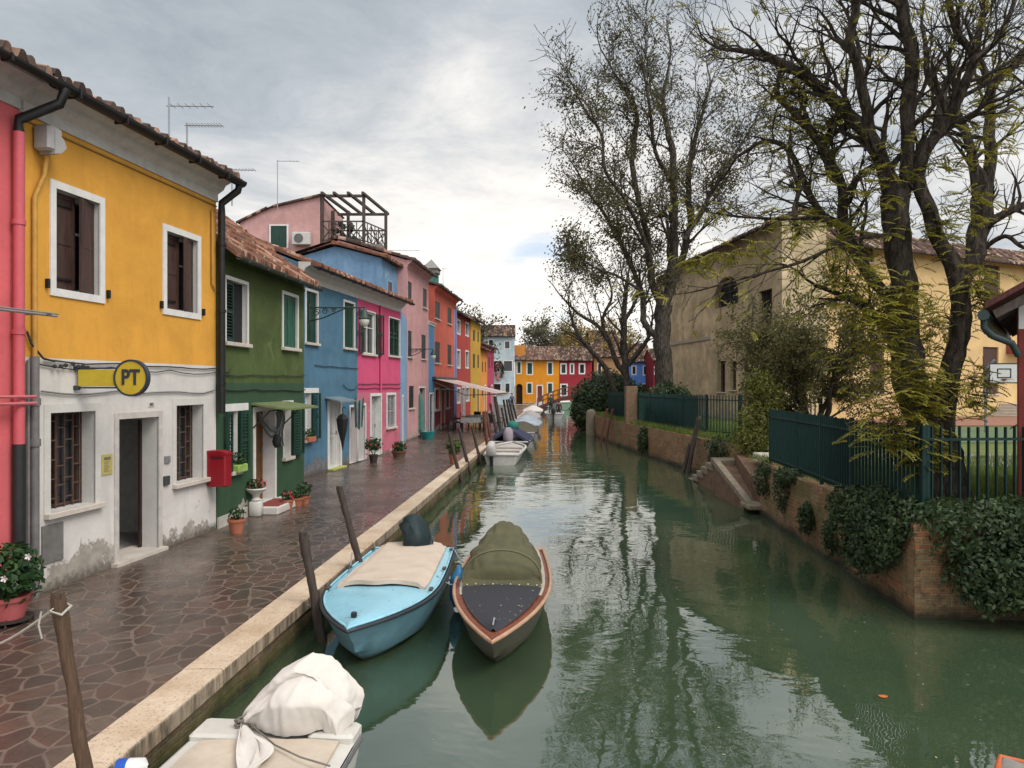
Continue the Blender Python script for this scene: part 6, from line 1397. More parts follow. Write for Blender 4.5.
# cafe tables and chairs
def table(x, y, label):
    r = thing('cafe_table', label, 'table', (x, y, 0), 0, 'cafe tables under the awning'); b = MB(); b.bbox(-.55, -.4, .71, .55, .4, .74, .01); b.build('table_top', plain('table_wood', (.1, .07, .05)), r)
    for sx in (-.48, .48):
        for sy in (-.33, .33): b = MB(); b.box(sx - .02, sy - .02, 0, sx + .02, sy + .02, .71); b.build('leg', GUT, r)
    c = MB()
    def f(u, v): 
        a = u * 2 * pi; rr_ = 1 / max(abs(cos(a)) / .57, abs(sin(a)) / .42); k = min(1, v * 2); dz = max(0, v - .5) * 2; w_ = 1 + .06 * sin(a * 9) * dz
        return (cos(a) * rr_ * k * w_, sin(a) * rr_ * k * w_, .746 - dz * .28)
    c.grid(f, 48, 8); c.build('tablecloth', plain('white_tablecloth', (.60, .58, .55), .9, .05), None, True, 'white cloth on the ' + label, 'tablecloth', 'cloths on the cafe tables', loc=(x, y, 0))
def chair():
    r = thing('cafe_chair', '', 'chair', (0, 0, 0), 0, 'black chairs around the cafe tables'); m = plain('black_chair', (.012, .012, .014), .5)
    b = MB(); b.bbox(-.22, -.22, .43, .22, .22, .47, .01); b.build('seat', m, r); b = MB(); b.grid(lambda u, v: ((u - .5) * .44, .22 + .05 * v - .03 * sin(pi * u), .50 + .42 * v), 8, 6); b.grid(lambda u, v: ((u - .5) * .44, .24 + .05 * v - .03 * sin(pi * u), .50 + .42 * v), 8, 6); b.build('backrest', m, r)
    for sx in (-.2, .2):
        for sy in (-.2, .2): b = MB(); b.tube([(sx, sy, .45), (sx * 1.1, sy * 1.1, 0)], .018, 6); b.build('leg', m, r)
        b = MB(); b.tube([(sx * 1.1, -.18, .47), (sx * 1.15, -.18, .66), (sx * 1.15, .2, .68)], .016, 6); b.build('armrest', m, r)
    return r
ts = [(-2.35, 42.6, 'nearest cafe table, left under the awning'), (-1.35, 43.4, 'cafe table nearest the canal under the awning'), (-2.2, 46.0, 'cafe table farther back under the awning')]
for t_ in ts: table(*t_)
ch0 = chair(); first = True
for x, y, a, lab in ((-3.15, 42.7, pi / 2, 'black chair left of the nearest white table'), (-3.1, 43.5, pi / 2, 'second black chair left of the nearest table, farther back'), (-1.86, 42.6, -pi / 2, 'black chair between the two near tables'), (-1.2, 42.3, pi, 'black chair on the near side of the table by the canal'), (-.75, 43.4, -pi / 2, 'black chair nearest the poles by the canal'), (-1.5, 44.3, 0, 'black chair behind the table by the canal'), (-2.9, 46.0, pi / 2, 'black chair left of the farther table'), (-2.2, 47.0, 0, 'black chair behind the farther table')):
    if first: ch0.location = (x, y, 0); ch0.rotation_euler = (0, 0, a); ch0['label'] = lab; first = False
    else: dup(ch0, (x, y, 0), a, lab)
# street lamps on brackets
def lamp(px, py, Y, house_x, label, L):
    p = V((house_x, Y, CH + (CY - py) / F * Y)); r = thing('street_lamp', label, 'street lamp', p); G_ = plain('dark_green_iron', (.012, .035, .03), .5); b = MB()
    b.tube([(0, 0, 0), (L, 0, 0)], .022, 6); b.tube([(0, 0, -.34), (L * .25, 0, -.26), (L * .55, 0, -.08), (L * .7, 0, 0)], .018, 6)
    for k in range(3):
        c = (L * (.12 + .16 * k), -.13 + .035 * k); rad = .10 - .02 * k; b.tube([(c[0] + rad * (1 - t / 26) * cos(t * .5), 0, c[1] + rad * (1 - t / 26) * sin(t * .5)) for t in range(20)], .012, 5)
    b.box(-.03, -.06, -.42, 0, .06, .12); b.build('bracket', G_, r)
    b = MB(); b.tube([(L, 0, .0), (L, 0, -.05)], .02, 6); b.lathe([(.03, -.03), (.07, -.08), (.10, -.2), (.15, -.27), (.14, -.29)], 14, (L, 0, 0)); hd = b.build('lamp_shade', G_, r, smooth=True)
    b = MB(); b.lathe([(.12, -.285), (.13, -.34), (.10, -.44), (.03, -.48)], 14, (L, 0, 0)); b.build('lamp_glass', plain('opal_glass', (.55, .53, .48), .2, .05), hd, smooth=True)
lamp(333, 307.5, 18.6, -5.05, 'green iron street lamp on a scroll bracket at the green house corner', 1.36)
lamp(415, 349, 35.0, -4.8, 'second street lamp on a bracket at the pale rose house', 1.1)

# ---------------------------------------------------------------- fences on the right bank
def fence(name, label, pts, z0, H, bar=.115, post=1.55, flat_=.012, seed=0):
    r = thing(name, label, 'fence', (0, 0, 0), 0, 'green metal railings on the right bank'); acc = 0
    for (x0, y0), (x1, y1) in zip(pts, pts[1:]):
        L = sqrt((x1 - x0) ** 2 + (y1 - y0) ** 2); a = atan2(y1 - y0, x1 - x0); M = Matrix.Translation((x0, y0, z0)) @ Matrix.Rotation(a, 4, 'Z'); np_ = max(1, round(L / post)); ps = L / np_
        for k in range(np_):
            b = MB(); n = max(2, round(ps / bar))
            for q in range(n):
                x = k * ps + (q + .5) * ps / n; b.box(x - .0095, -.019, .06, x + .0095, .019, H - .02 + .015 * ((q * 7) % 3 == 0), 0, M)
            for z in (.12, H - .2): b.box(k * ps + .03, -.021, z, (k + 1) * ps - .03, .021, z + .035, 0, M)
            b.build('fence_panel', RAILG, r)
        for k in range(np_ + 1):
            b = MB(); b.bbox(k * ps - .03, -.03, -.1, k * ps + .03, .03, H + .02, .008, 0, M); b.build('post', RAILG, r)
    return r
FH = 1.26
fence('metal_fence', 'green metal railing from the stone steps to the near corner', [(5.93, 17.1), (5.75, 15.0), (5.47, 12.0), (5.44, 9.85)], RZ, FH)
fence('metal_fence', 'dark green railing running right from the near corner to the red post', [(5.50, 9.87), (7.05, 10.0)], RZ, FH, post=1.6, bar=.128)
fence('metal_fence', 'far green railing along the mossy wall', [(9.3, 22.4), (7.05, 27.0), (6.45, 31.5), (6.0, 35.2)], RZ, 1.45, post=1.9, bar=.15)
fence('metal_fence', 'farthest green railing beyond the brick pillar', [(5.9, 36.0), (5.6, 43.0)], RZ, 1.45, post=2, bar=.10)
b = MB(); b.bbox(-.27, -.27, -.2, .27, .27, 1.75, .02); r = b.build('brick_pillar', plain('brick_pillar_colour', (.15, .085, .045), .85, .6, 7, .6, dirt=(.24, .18, .11)), None, False, 'square brick gate pillar between the far railings', 'pillar', loc=(X(631, 35.5), 35.5, RZ))
# green mesh screening behind the far railings
for (p0, p1, lab) in (((X(640, 36) + .15, 34.0), (X(690, 29.5), 29.0), 'dark green screening cloth behind the far railing, right of the pillar'), ((5.95, 36.3), (5.8, 43.0), 'dark green screening cloth left of the brick pillar')):
    b = MB(); n = 24
    b.grid(lambda u, v: (p0[0] + (p1[0] - p0[0]) * u + .2 + .03 * sin(u * 60), p0[1] + (p1[1] - p0[1]) * u, RZ + .1 + 1.25 * v), 60, 3); b.build('screen_cloth', plain('dark_green_mesh', (.014, .045, .045), .9, .3, 3), None, True, lab, 'screen')
# floating leaves and bubbles
b = MB(); rr = random.Random(12)
for _ in range(150):
    Y = rr.uniform(5.0, 16); xr = min(5.0, Y * .62); x = rr.uniform(.8 if rr.random() < .8 else -1, xr); s = rr.uniform(.006, .018); q = rr.random() * 6
    b.poly([(x + cos(q + k * pi / 2) * s * (1 if k % 2 else .5), Y + sin(q + k * pi / 2) * s * (1 if k % 2 else .5), WZ + .006) for k in range(4)])
b.build('floating_leaves', plain('pale_floating_bits', (.35, .33, .24), .8, .4), None, False, 'tiny pale leaves scattered on the calm green water', 'leaves', kind='stuff')
b = MB(); p = gp(883, 697, WZ); b.grid(lambda u, v: ((u - .5) * .09, (v - .5) * .07 * (1 - (2 * u - 1) ** 2) ** .5, .008 + .015 * (u - .5) ** 2), 8, 4); b.build('fallen_leaf', plain('orange_leaf', (.50, .13, .03), .7), None, False, 'orange leaf floating on the water at lower right', 'leaf', loc=(p.x, p.y, WZ))
# ---------------------------------------------------------------- trees
BARK = m_bark('dark_mossy_bark'); BARK2 = m_bark('grey_bark', (.045, .037, .030), (.055, .058, .028)); BARKF = m_bark('far_bark', (.09, .075, .06))
class Tree:
    def __init__(s, seed): s.r = random.Random(seed); s.b = MB(); s.tips = []; s.n = 0
    def smooth(s, pts, rad, k=4):
        """Catmull-Rom through the traced joints"""
        P_ = []; R_ = []; n = len(pts)
        for i in range(n - 1):
            p0, p1, p2, p3 = pts[max(i - 1, 0)], pts[i], pts[i + 1], pts[min(i + 2, n - 1)]
            for j in range(k):
                t = j / k; P_.append(.5 * ((2 * p1) + (p2 - p0) * t + (2 * p0 - 5 * p1 + 4 * p2 - p3) * t * t + (3 * p1 - p0 - 3 * p2 + p3) * t ** 3)); R_.append(rad[i] + (rad[i + 1] - rad[i]) * t)
        P_.append(pts[-1]); R_.append(rad[-1]); return P_, R_
    def limb(s, pts, rad, n=9, sprout=(.3, 8), L=1.2, lev=3, up=.25, wob=.5, spread=.9, flare=0):
        pts, rad = s.smooth([V(p) for p in pts], rad)
        for i, p in enumerate(pts):
            if 0 < i: pts[i] = p + V((noise.noise(p * 2.1), noise.noise(p * 2.1 + V((9, 0, 0))), noise.noise(p * 2.1 + V((0, 9, 0))))) * rad[i] * wob
        st = len(s.b.v); s.b.tube(pts, rad, n)
        for i in range(st, len(s.b.v)):    # ridged, knotty bark
            v = V(s.b.v[i]); c = (i - st) // n; d = v - pts[c]; s.b.v[i] = tuple(pts[c] + d * (1 + .14 * noise.noise(v * 6) + .10 * noise.noise(v * V((14, 14, 4)))))
        f0, cnt = sprout; N = len(pts)
        for k in range(cnt):
            t = f0 + (1 - f0) * (k + s.r.random()) / cnt; i = min(N - 2, int(t * (N - 1))); d = (pts[i + 1] - pts[i]).normalized()
            s.branch(pts[i], s.dirn(d, spread, up), min(rad[i] * .5, .02 + .035 * L), L * s.r.uniform(.6, 1.25) * (1.1 - .35 * t), lev - 1, up, spread)
        s.branch(pts[-1], (pts[-1] - pts[-2]).normalized(), rad[-1], L * s.r.uniform(.8, 1.2), lev - 1, up, spread)
    def dirn(s, d, spread, up):
        a = d.orthogonal().normalized(); a.rotate(Matrix.Rotation(s.r.random() * 6.283, 3, d)); g = s.r.uniform(.45, 1.0) * spread
        v = (d * cos(g) + a * sin(g)); v.z += up * s.r.uniform(.2, 1); return v.normalized()
    def branch(s, p, d, r, L, lev, up=.2, spread=.9):
        n = max(3, int(L / s.seg)); q = V(p); pts = [q.copy()]; rad = [r]; dd = V(d); kids = []
        for k in range(n):
            t = (k + 1) / n
            dd += V((s.r.gauss(0, 1), s.r.gauss(0, 1), s.r.gauss(0, 1))) * s.crook; dd.z += up * .06 + s.droop * t; dd.normalize(); q = q + dd * (L / n); pts.append(q.copy()); rad.append(max(s.rmin, r * (1 - .75 * t)))
            if lev > 0 and t > .2: kids.append((q.copy(), dd.copy(), rad[-1], t))
            if lev <= 1: s.tips.append((q.copy(), dd.copy(), lev))
        s.b.tube(pts, rad, 5 if lev > 1 else 4 if lev > 0 else 3, cap=False); s.n += 1
        if lev > 0:
            m = s.kids
            for k in range(m):
                q, dd, rr, t = kids[min(len(kids) - 1, int((k + s.r.random()) / m * len(kids)))]
                s.branch(q, s.dirn(dd, spread, up), max(s.rmin, rr * .62), L * s.r.uniform(.42, .72), lev - 1, up, spread)
def conv(lst, Y, sc=1.0, dd=0.0):
    """traced joints (px, py, width px, depth offset) -> points and radii"""
    pts, rad = [], []
    for q in lst:
        y = Y + (q[3] if len(q) > 3 else 0) + dd; pts.append(at(q[0], q[1], y)); rad.append(q[2] * y / F / 2 * sc)
    return pts, rad
def frond(b, p, d, L, rr, n=7, lw=.016, ll=.055):
    """pinnate leaf, arching gently, leaflets spread to the sides"""
    L *= .98; lw *= 1.25; ll *= .95; n += 2; dd = V((d.x, d.y, d.z * .4 + .05)).normalized(); g = rr.uniform(.03, .11)
    side = dd.cross(V((0, 0, 1)));
    if side.length < .1: side = V((1, 0, 0))
    side.normalize(); q = V(p); tw = rr.uniform(-.5, .5)
    for k in range(n):
        dd.z -= g; dd.normalize(); q = q + dd * (L / n)
        for sg in (-1, 1):
            a = (side * sg + dd * .45 - V((0, 0, .22 + .25 * rr.random() + tw * sg))).normalized(); l = ll * (1 - .5 * abs(k / n - .45)) * rr.uniform(.8, 1.2); w = dd * lw
            b.poly([q, q + a * l * .5 + w, q + a * l, q + a * l * .5 - w])
def tree_things(T, name, label, base, bark, crown=None, lm=None, leafname='crown', group=None):
    r = thing(name, label, 'tree', base, 0, group); base = V(base)
    T.b.v = [tuple(V(v) - base) for v in T.b.v]; T.b.build('trunk', bark, r, smooth=True)
    if crown: crown.v = [tuple(V(v) - base) for v in crown.v]; crown.build(leafname, lm, r)
    return r
LF1 = leafmat('locust_leaves', (.11, .12, .020), (.25, .23, .030), (.44, .34, .045), .45)
LF2 = leafmat('elm_leaves_brown_green', (.06, .060, .025), (.11, .10, .04), (.20, .16, .05), .4)
LFO = leafmat('olive_tree_leaves', (.060, .058, .020), (.125, .115, .035), (.21, .17, .05), .35)
LFY = leafmat('yellow_green_shrub_leaves', (.08, .10, .02), (.18, .19, .035), (.32, .28, .06), .4)
LFD = leafmat('dark_shrub_leaves', (.016, .036, .013), (.042, .072, .024), (.085, .12, .040), .3)
LFG = leafmat('golden_leaves', (.18, .12, .03), (.32, .22, .05), (.42, .30, .09), .4)
LFF = leafmat('far_tree_leaves', (.08, .08, .05), (.13, .12, .07), (.20, .16, .09), .4)

# --- the big locust at the right: traced limbs (px, py, width, depth)
T = Tree(11); T.seg = .16; T.crook = .22; T.droop = -.0; T.rmin = .0046; T.kids = 5
Y = 11.0
def L_(lst, rad=1.0, **k): p, r = conv(lst, Y, rad * (.9 if k.get('n', 9) < 9 else 1.05)); T.limb(p, r, **k)
L_([(952, 530, 64, 0), (948, 505, 48), (942, 470, 38), (934, 440, 34), (922, 408, 31), (908, 375, 30)], n=20, sprout=(.5, 0), L=.2, lev=0, wob=.25)
L_([(908, 380, 29), (905, 345, 28), (902, 310, 27), (903, 280, 23), (899, 245, 23), (895, 215, 25), (893, 195, 24)], n=18, sprout=(.5, 3), L=.7, lev=2, wob=.3)
L_([(928, 445, 24, -.1), (937, 405, 26, -.2), (948, 375, 20, -.3), (956, 345, 17, -.35), (960, 310, 18, -.4), (957, 285, 17, -.4), (949, 258, 16, -.3), (937, 235, 14, -.3), (926, 205, 13, -.2), (916, 175, 12, 0)], n=12, sprout=(.35, 5), L=.7, lev=2, wob=.4)
S = dict(L=1.25, lev=3, up=.25)
L_([(895, 205, 18), (884, 170, 15, .1), (870, 140, 17, .2), (852, 118, 15, .4), (825, 92, 13, .7), (797, 72, 11, 1.0), (765, 55, 8, 1.3), (735, 50, 5, 1.6)], n=8, sprout=(.18, 18), **S)
L_([(872, 150, 15, .2), (867, 110, 12, .1), (857, 62, 11, .0), (849, 38, 10, -.1), (856, 8, 9, -.2), (850, -40, 7, -.3), (858, -90, 5, -.4)], n=8, sprout=(.15, 12), **S)
L_([(901, 205, 15), (907, 160, 14), (908, 110, 15), (912, 60, 15), (902, 10, 13), (893, -50, 10), (900, -120, 7)], n=8, sprout=(.2, 12), **S)
L_([(912, 185, 15), (926, 150, 13, -.1), (945, 122, 14, -.2), (959, 100, 12, -.3), (972, 65, 9, -.4), (970, 48, 8, -.4), (955, 30, 7, -.3), (948, -10, 6, -.2), (960, -60, 4)], n=8, sprout=(.15, 18), **S)
L_([(935, 135, 10, -.2), (940, 105, 8, .1), (950, 78, 8, .4), (975, 60, 7, .6), (1000, 35, 6, .8), (1015, 0, 5, 1.0)], n=8, sprout=(.2, 10), **S)
L_([(907, 322, 14, .1), (885, 295, 13, .2), (862, 262, 13, .3), (844, 232, 13, .4), (843, 190, 10, .5), (831, 160, 9, .6), (815, 135, 9, .7), (800, 118, 8, .8), (780, 100, 6, 1.0)], n=8, sprout=(.15, 18), **S)
L_([(843, 228, 9, .4), (822, 215, 8, .6), (806, 187, 7, .8), (790, 152, 6, 1.0), (768, 141, 5, 1.2), (745, 152, 4, 1.5)], n=7, sprout=(.15, 10), L=1.0, lev=3, up=.1)
L_([(905, 340, 12, -.2), (880, 322, 10, -.4), (862, 305, 8, -.6), (835, 292, 6, -.8), (815, 285, 4, -.9)], n=7, sprout=(.2, 8), L=.7, lev=2, up=-.1)
L_([(845, 225, 7, .3), (818, 218, 5, .2), (780, 219, 4, .1), (745, 217, 3, 0), (720, 214, 2, 0)], n=6, sprout=(.1, 9), L=.8, lev=2, up=.0)
L_([(890, 235, 6, -.3), (850, 240, 5, -.4), (800, 262, 4, -.5), (755, 275, 3, -.6), (700, 290, 2, -.6)], n=6, sprout=(.1, 10), L=.9, lev=2, up=-.1)
L_([(798, 235, 5, .2), (795, 210, 7, .3), (799, 190, 5, .4), (790, 165, 4, .5)], n=6, sprout=(.3, 5), L=.6, lev=2, up=.1)
crown = MB(); rr = random.Random(5)
tp = [t for t in T.tips]
rr.shuffle(tp)
cnt = 0
for p, d, lev in tp:
    z = p.z; k = (p.x / p.y) * F + CX; prob = .30 if z < 5.2 else .20
    py_ = CY - (z - CH) / p.y * F
    if k < 760 and py_ < 200: prob = .015
    if py_ < 90: prob = .07
    if rr.random() > prob: continue
    frond(crown, p, (d * .5 + V((rr.uniform(-1, 1), rr.uniform(-1, 1), -.2))).normalized(), rr.uniform(.16, .30), rr, n=7, lw=.013, ll=.050); cnt += 1
# lower leaf sprays hanging around the trunk fork, as in the photograph
def sprays(cl, n, Lr=(.2, .34)):
    for (px, py, rx, ry, dy) in cl:
        for _ in range(n):
            c = at(px + rr.gauss(0, 1) * rx * .5, py + rr.gauss(0, 1) * ry * .5, Y + dy + rr.uniform(-.35, .35)); a = rr.random() * 6.28
            frond(crown, c, V((cos(a), sin(a) * .6, .15)), rr.uniform(*Lr), rr, n=8, lw=.014, ll=.056)
            T.b.tube([c + V((0, 0, .12)) - V((cos(a), sin(a), 0)) * .1, c], .004, 3, cap=False)
sprays([(845, 275, 30, 22, -.9), (880, 345, 34, 30, -.8), (900, 395, 38, 30, -.9), (890, 430, 32, 22, -.9), (925, 415, 22, 28, -.7), (972, 390, 24, 26, -.5), (978, 290, 14, 30, -.4), (900, 300, 22, 26, -.6), (935, 330, 18, 40, .5), (925, 455, 14, 14, -.8), (870, 315, 26, 22, -1.0), (915, 375, 22, 26, -1.0)], 100)
sprays([(965, 205, 22, 25, .2), (940, 230, 16, 26, -.4), (800, 225, 26, 16, .1), (740, 250, 40, 14, .2), (700, 262, 25, 12, .1), (990, 130, 25, 35, -.2), (1000, 95, 25, 30, 0), (880, 180, 50, 22, -.3), (790, 90, 26, 16, .9), (820, 130, 40, 26, .6), (945, 160, 30, 20, .1), (860, 220, 40, 20, -.4)], 42)
print('locust', T.n, cnt, len(T.b.f), len(crown.f))
tree_things(T, 'locust_tree', 'big dark forked locust tree with yellow green leaves behind the near railing', at(944, 512, 11.0), BARK, crown, LF1, 'crown')
# --- second locust just behind, right
T = Tree(23); T.seg = .22; T.crook = .2; T.droop = 0; T.rmin = .006; T.kids = 3; Y = 15.5
L_([(940, 470, 20), (948, 400, 16), (958, 330, 14), (967, 280, 14), (975, 245, 18), (984, 215, 20), (982, 195, 17)], n=12, sprout=(.5, 4), L=.9, lev=2)
S = dict(L=1.5, lev=3, up=.2)
L_([(978, 205, 13), (976, 175, 11), (968, 145, 10), (960, 120, 9, .3), (930, 80, 7, .6), (925, 40, 5, .8)], n=8, sprout=(.2, 10), **S)
L_([(986, 205, 14), (990, 160, 12), (990, 120, 11), (992, 88, 10), (1008, 70, 9), (1024, 55, 8), (1045, 20, 6)], n=8, sprout=(.2, 12), **S)
L_([(990, 222, 11), (1008, 212, 9), (1030, 203, 8), (1070, 190, 6)], n=7, sprout=(.2, 8), **S)
L_([(992, 88, 8), (978, 50, 7), (985, 0, 5), (980, -40, 4)], n=7, sprout=(.1, 9), **S)
L_([(985, 248, 6), (1005, 236, 5, -.3), (1020, 246, 4, -.5), (1040, 255, 3)], n=6, sprout=(.2, 5), L=.8, lev=2, up=0)
crown = MB()
for p, d, lev in T.tips:
    if rr.random() < (.12 if CY - (p.z - CH) / p.y * F > 80 else .04): frond(crown, p, (d * .5 + V((rr.uniform(-1, 1), rr.uniform(-1, 1), -.2))).normalized(), rr.uniform(.2, .36), rr, n=7, lw=.018, ll=.07)
tree_things(T, 'locust_tree', 'slimmer locust tree with rising limbs behind the right stem of the big one', at(958, 470, 15.5), BARK, crown, LF1, 'crown')
# --- tall bare crowned tree in the middle
T = Tree(31); T.seg = .42; T.crook = .22; T.droop = 0; T.rmin = .013; T.kids = 5; Y = 37.0
def L2(lst, rad=1.0, **k): p, r = conv(lst, Y, rad * (.8 if k.get('n', 9) < 12 else .95)); T.limb(p, r, **k)
L2([(664, 420, 24), (665, 395, 20), (663, 360, 18), (662, 330, 17), (664, 305, 18)], n=14, sprout=(.5, 0), L=.5, lev=0, wob=.25)
S = dict(L=2.35, lev=3, up=.30)
L2([(665, 308, 14), (671, 275, 12), (674, 240, 11), (674, 205, 10), (674, 165, 9), (668, 130, 7, .5), (663, 100, 5, 1), (668, 72, 3, 1), (671, 52, 2, 1)], sprout=(.15, 15), **S)
L2([(663, 312, 11), (652, 280, 9), (648, 240, 8, -.5), (640, 205, 7, -1), (632, 160, 7, -1), (637, 120, 6, -1), (630, 98, 5, -1), (617, 78, 3, -1), (606, 58, 2, -1)], sprout=(.2, 16), **S)
L2([(660, 338, 9), (645, 325, 8), (643, 300, 7, .5), (633, 270, 6, 1), (620, 242, 5, 1.5), (605, 215, 4, 2), (590, 195, 3, 2), (578, 172, 2, 2)], sprout=(.2, 14), L=2.0, lev=3, up=.35)
L2([(667, 300, 10), (680, 265, 9, .5), (690, 225, 8, 1), (688, 180, 7, 1.5), (694, 145, 6, 2), (703, 112, 4, 2), (710, 85, 2, 2)], sprout=(.15, 16), **S)
L2([(650, 255, 6, -1), (628, 205, 5, -2), (605, 170, 4, -2.5), (602, 135, 4, -2.5), (586, 112, 3, -3), (575, 90, 2, -3)], sprout=(.2, 12), **S)
L2([(684, 240, 6, -1), (705, 205, 5, -1), (722, 175, 4, -1.5), (738, 150, 3, -1.5), (750, 130, 2, -1.5)], sprout=(.2, 12), **S)
L2([(640, 290, 4), (615, 275, 3, -1), (595, 268, 2.5, -1.5), (580, 258, 2, -2)], sprout=(.2, 8), L=1.7, lev=3, up=.1)
L2([(670, 180, 6, -1), (655, 150, 5, -1.5), (650, 110, 4, -2), (646, 85, 3, -2), (642, 62, 2, -2)], sprout=(.2, 12), **S)
crown = MB(); rr = random.Random(9)
for p, d, lev in T.tips:
    py_ = CY - (p.z - CH) / p.y * F; px_ = p.x / p.y * F + CX
    pr = .22 if py_ < 90 else .6 if py_ < 180 else 1.0
    cl = noise.noise(p * .35) ; pr *= .55 + 1.3 * max(0, cl + .25)
    if rr.random() < pr:
        for _ in range(7 if cl > 0 else 4):
            c = p + V((rr.gauss(0, .24), rr.gauss(0, .24), rr.gauss(0, .24) - .08)); n_ = V((rr.uniform(-1, 1), rr.uniform(-1, 1), rr.uniform(-1, 1))).normalized(); a = n_.orthogonal().normalized() * rr.uniform(.04, .085); q = n_.cross(a) * .6
            crown.poly([c - a, c + q, c + a, c - q])
print('mid', T.n, len(T.b.f), len(crown.f))
tree_things(T, 'elm_tree', 'tallest thin leaved tree with a thick straight trunk beside the beige building', at(664, 415, 37.0), BARK2, crown, LF2)
# --- pruned leaning tree left of it
T = Tree(41); T.seg = .5; T.crook = .16; T.droop = 0; T.rmin = .016; T.kids = 3; Y = 47.0
S = dict(L=2.6, lev=2, up=.4)
L2([(629, 402, 11), (626, 374, 9), (624, 350, 9), (624, 326, 8), (625, 300, 6), (628, 275, 4)], sprout=(.3, 9), **S)
L2([(627, 376, 8), (616, 362, 7), (611, 345, 6), (600, 328, 5), (582, 316, 4), (570, 306, 2.5)], sprout=(.3, 8), **S)
L2([(615, 392, 8), (606, 370, 7), (594, 354, 6), (580, 337, 5), (573, 324, 4.5)], sprout=(.5, 5), **S)
L2([(628, 365, 7), (640, 350, 6), (648, 338, 5), (652, 322, 3)], sprout=(.4, 4), **S)
L2([(606, 340, 5), (603, 318, 4), (612, 295, 3), (606, 272, 2)], sprout=(.2, 7), **S)
L2([(622, 325, 5), (634, 305, 4), (640, 288, 3), (646, 270, 2)], sprout=(.2, 7), **S)
crown = MB()
for p, d, lev in T.tips:
    if rr.random() < .8:
        for _ in range(3):
            c = p + V((rr.gauss(0, .22), rr.gauss(0, .22), rr.gauss(0, .2))); n_ = V((rr.uniform(-1, 1), rr.uniform(-1, 1), rr.uniform(-1, 1))).normalized(); a = n_.orthogonal().normalized() * rr.uniform(.06, .11); q = n_.cross(a) * .6
            crown.poly([c - a, c + q, c + a, c - q])
tree_things(T, 'leaning_tree', 'pruned tree with leaning stems rising out of the big dark bush', at(622, 402, 47.0), BARK2, crown, LF2)
# --- generic crowned trees
def crowned(name, label, px, pyb, Y, H, R_, lm, seed, bark=BARKF, stems=3, dens=1.0, ls=.1, droop=0.0, group=None, trunk_w=.12, sq=.8, lev=2, top=None, z0=None, up=.2, nl=2):
    T = Tree(seed); T.seg = H * .055; T.crook = .18; T.droop = droop; T.rmin = max(.006, Y * .00035); T.kids = 4; base = at(px, pyb, Y)
    if z0 is not None: base.z = z0
    r_ = random.Random(seed)
    for k in range(stems):
        a = 2 * pi * (k + r_.random() * .6) / stems; e = V((cos(a), sin(a), 0)) * R_ * .55; n = 5
        pts = [base + e * (t ** 1.4) + V((r_.gauss(0, .04) * H * t, r_.gauss(0, .04) * H * t, H * .72 * t)) for t in [q / n for q in range(n + 1)]]
        T.limb(pts, [trunk_w * (1 - .72 * q / n) for q in range(n + 1)], n=7, sprout=(.32, 8), L=R_ * .62, lev=lev + 1, up=up)
    cr = MB()
    for p, d, l in T.tips:
        if r_.random() < dens:
            for _ in range(nl):
                c = p + V((r_.gauss(0, 1), r_.gauss(0, 1), r_.gauss(0, .8))) * ls * 1.6; n_ = V((r_.uniform(-1, 1), r_.uniform(-1, 1), r_.uniform(-1, 1))).normalized(); a_ = n_.orthogonal().normalized() * ls * r_.uniform(.5, 1); q_ = n_.cross(a_) * .55; cr.poly([c - a_, c + q_, c + a_, c - q_])
    print(name, len(T.b.f), len(cr.f))
    return tree_things(T, name, label, base, bark, cr, lm, group=group)
crowned('olive_tree', 'small rounded grey green tree with dark forked stem above the near railing', 812, 425, 21.5, 3.7, 2.1, LFO, 3, BARK, stems=5, dens=1, ls=.055, trunk_w=.11, z0=RZ, up=.05, nl=11)
crowned('far_round_tree', 'rounded half bare tree above the orange house roof', 548, 385, 125, 13.5, 5.2, LFF, 5, stems=5, dens=.9, ls=.30, trunk_w=.3, z0=0, nl=3)
crowned('far_tree', 'pale tree tops behind the brick red and mustard houses', 462, 385, 80, 11.0, 3.6, LFF, 6, stems=5, dens=.9, ls=.22, trunk_w=.25, z0=0)
crowned('golden_tree', 'golden autumn tree behind the dark bush at the canal end', 598, 395, 113, 10.0, 6.0, LFG, 7, stems=6, dens=1, ls=.26, trunk_w=.2, z0=0, nl=4)
0 and crowned('golden_tree', 'second golden tree seen through the leaning stems', 640, 395, 84, 7.4, 3.6, LFG, 8, stems=5, dens=1, ls=.24, trunk_w=.2, z0=0, nl=4)
crowned('brown_leaved_tree', 'brown and green leaved tree before the beige wall and arched window', 768, 420, 27, 4.6, 2.0, LFO, 9, BARK2, stems=4, dens=.7, ls=.08, trunk_w=.12, z0=RZ, nl=3)
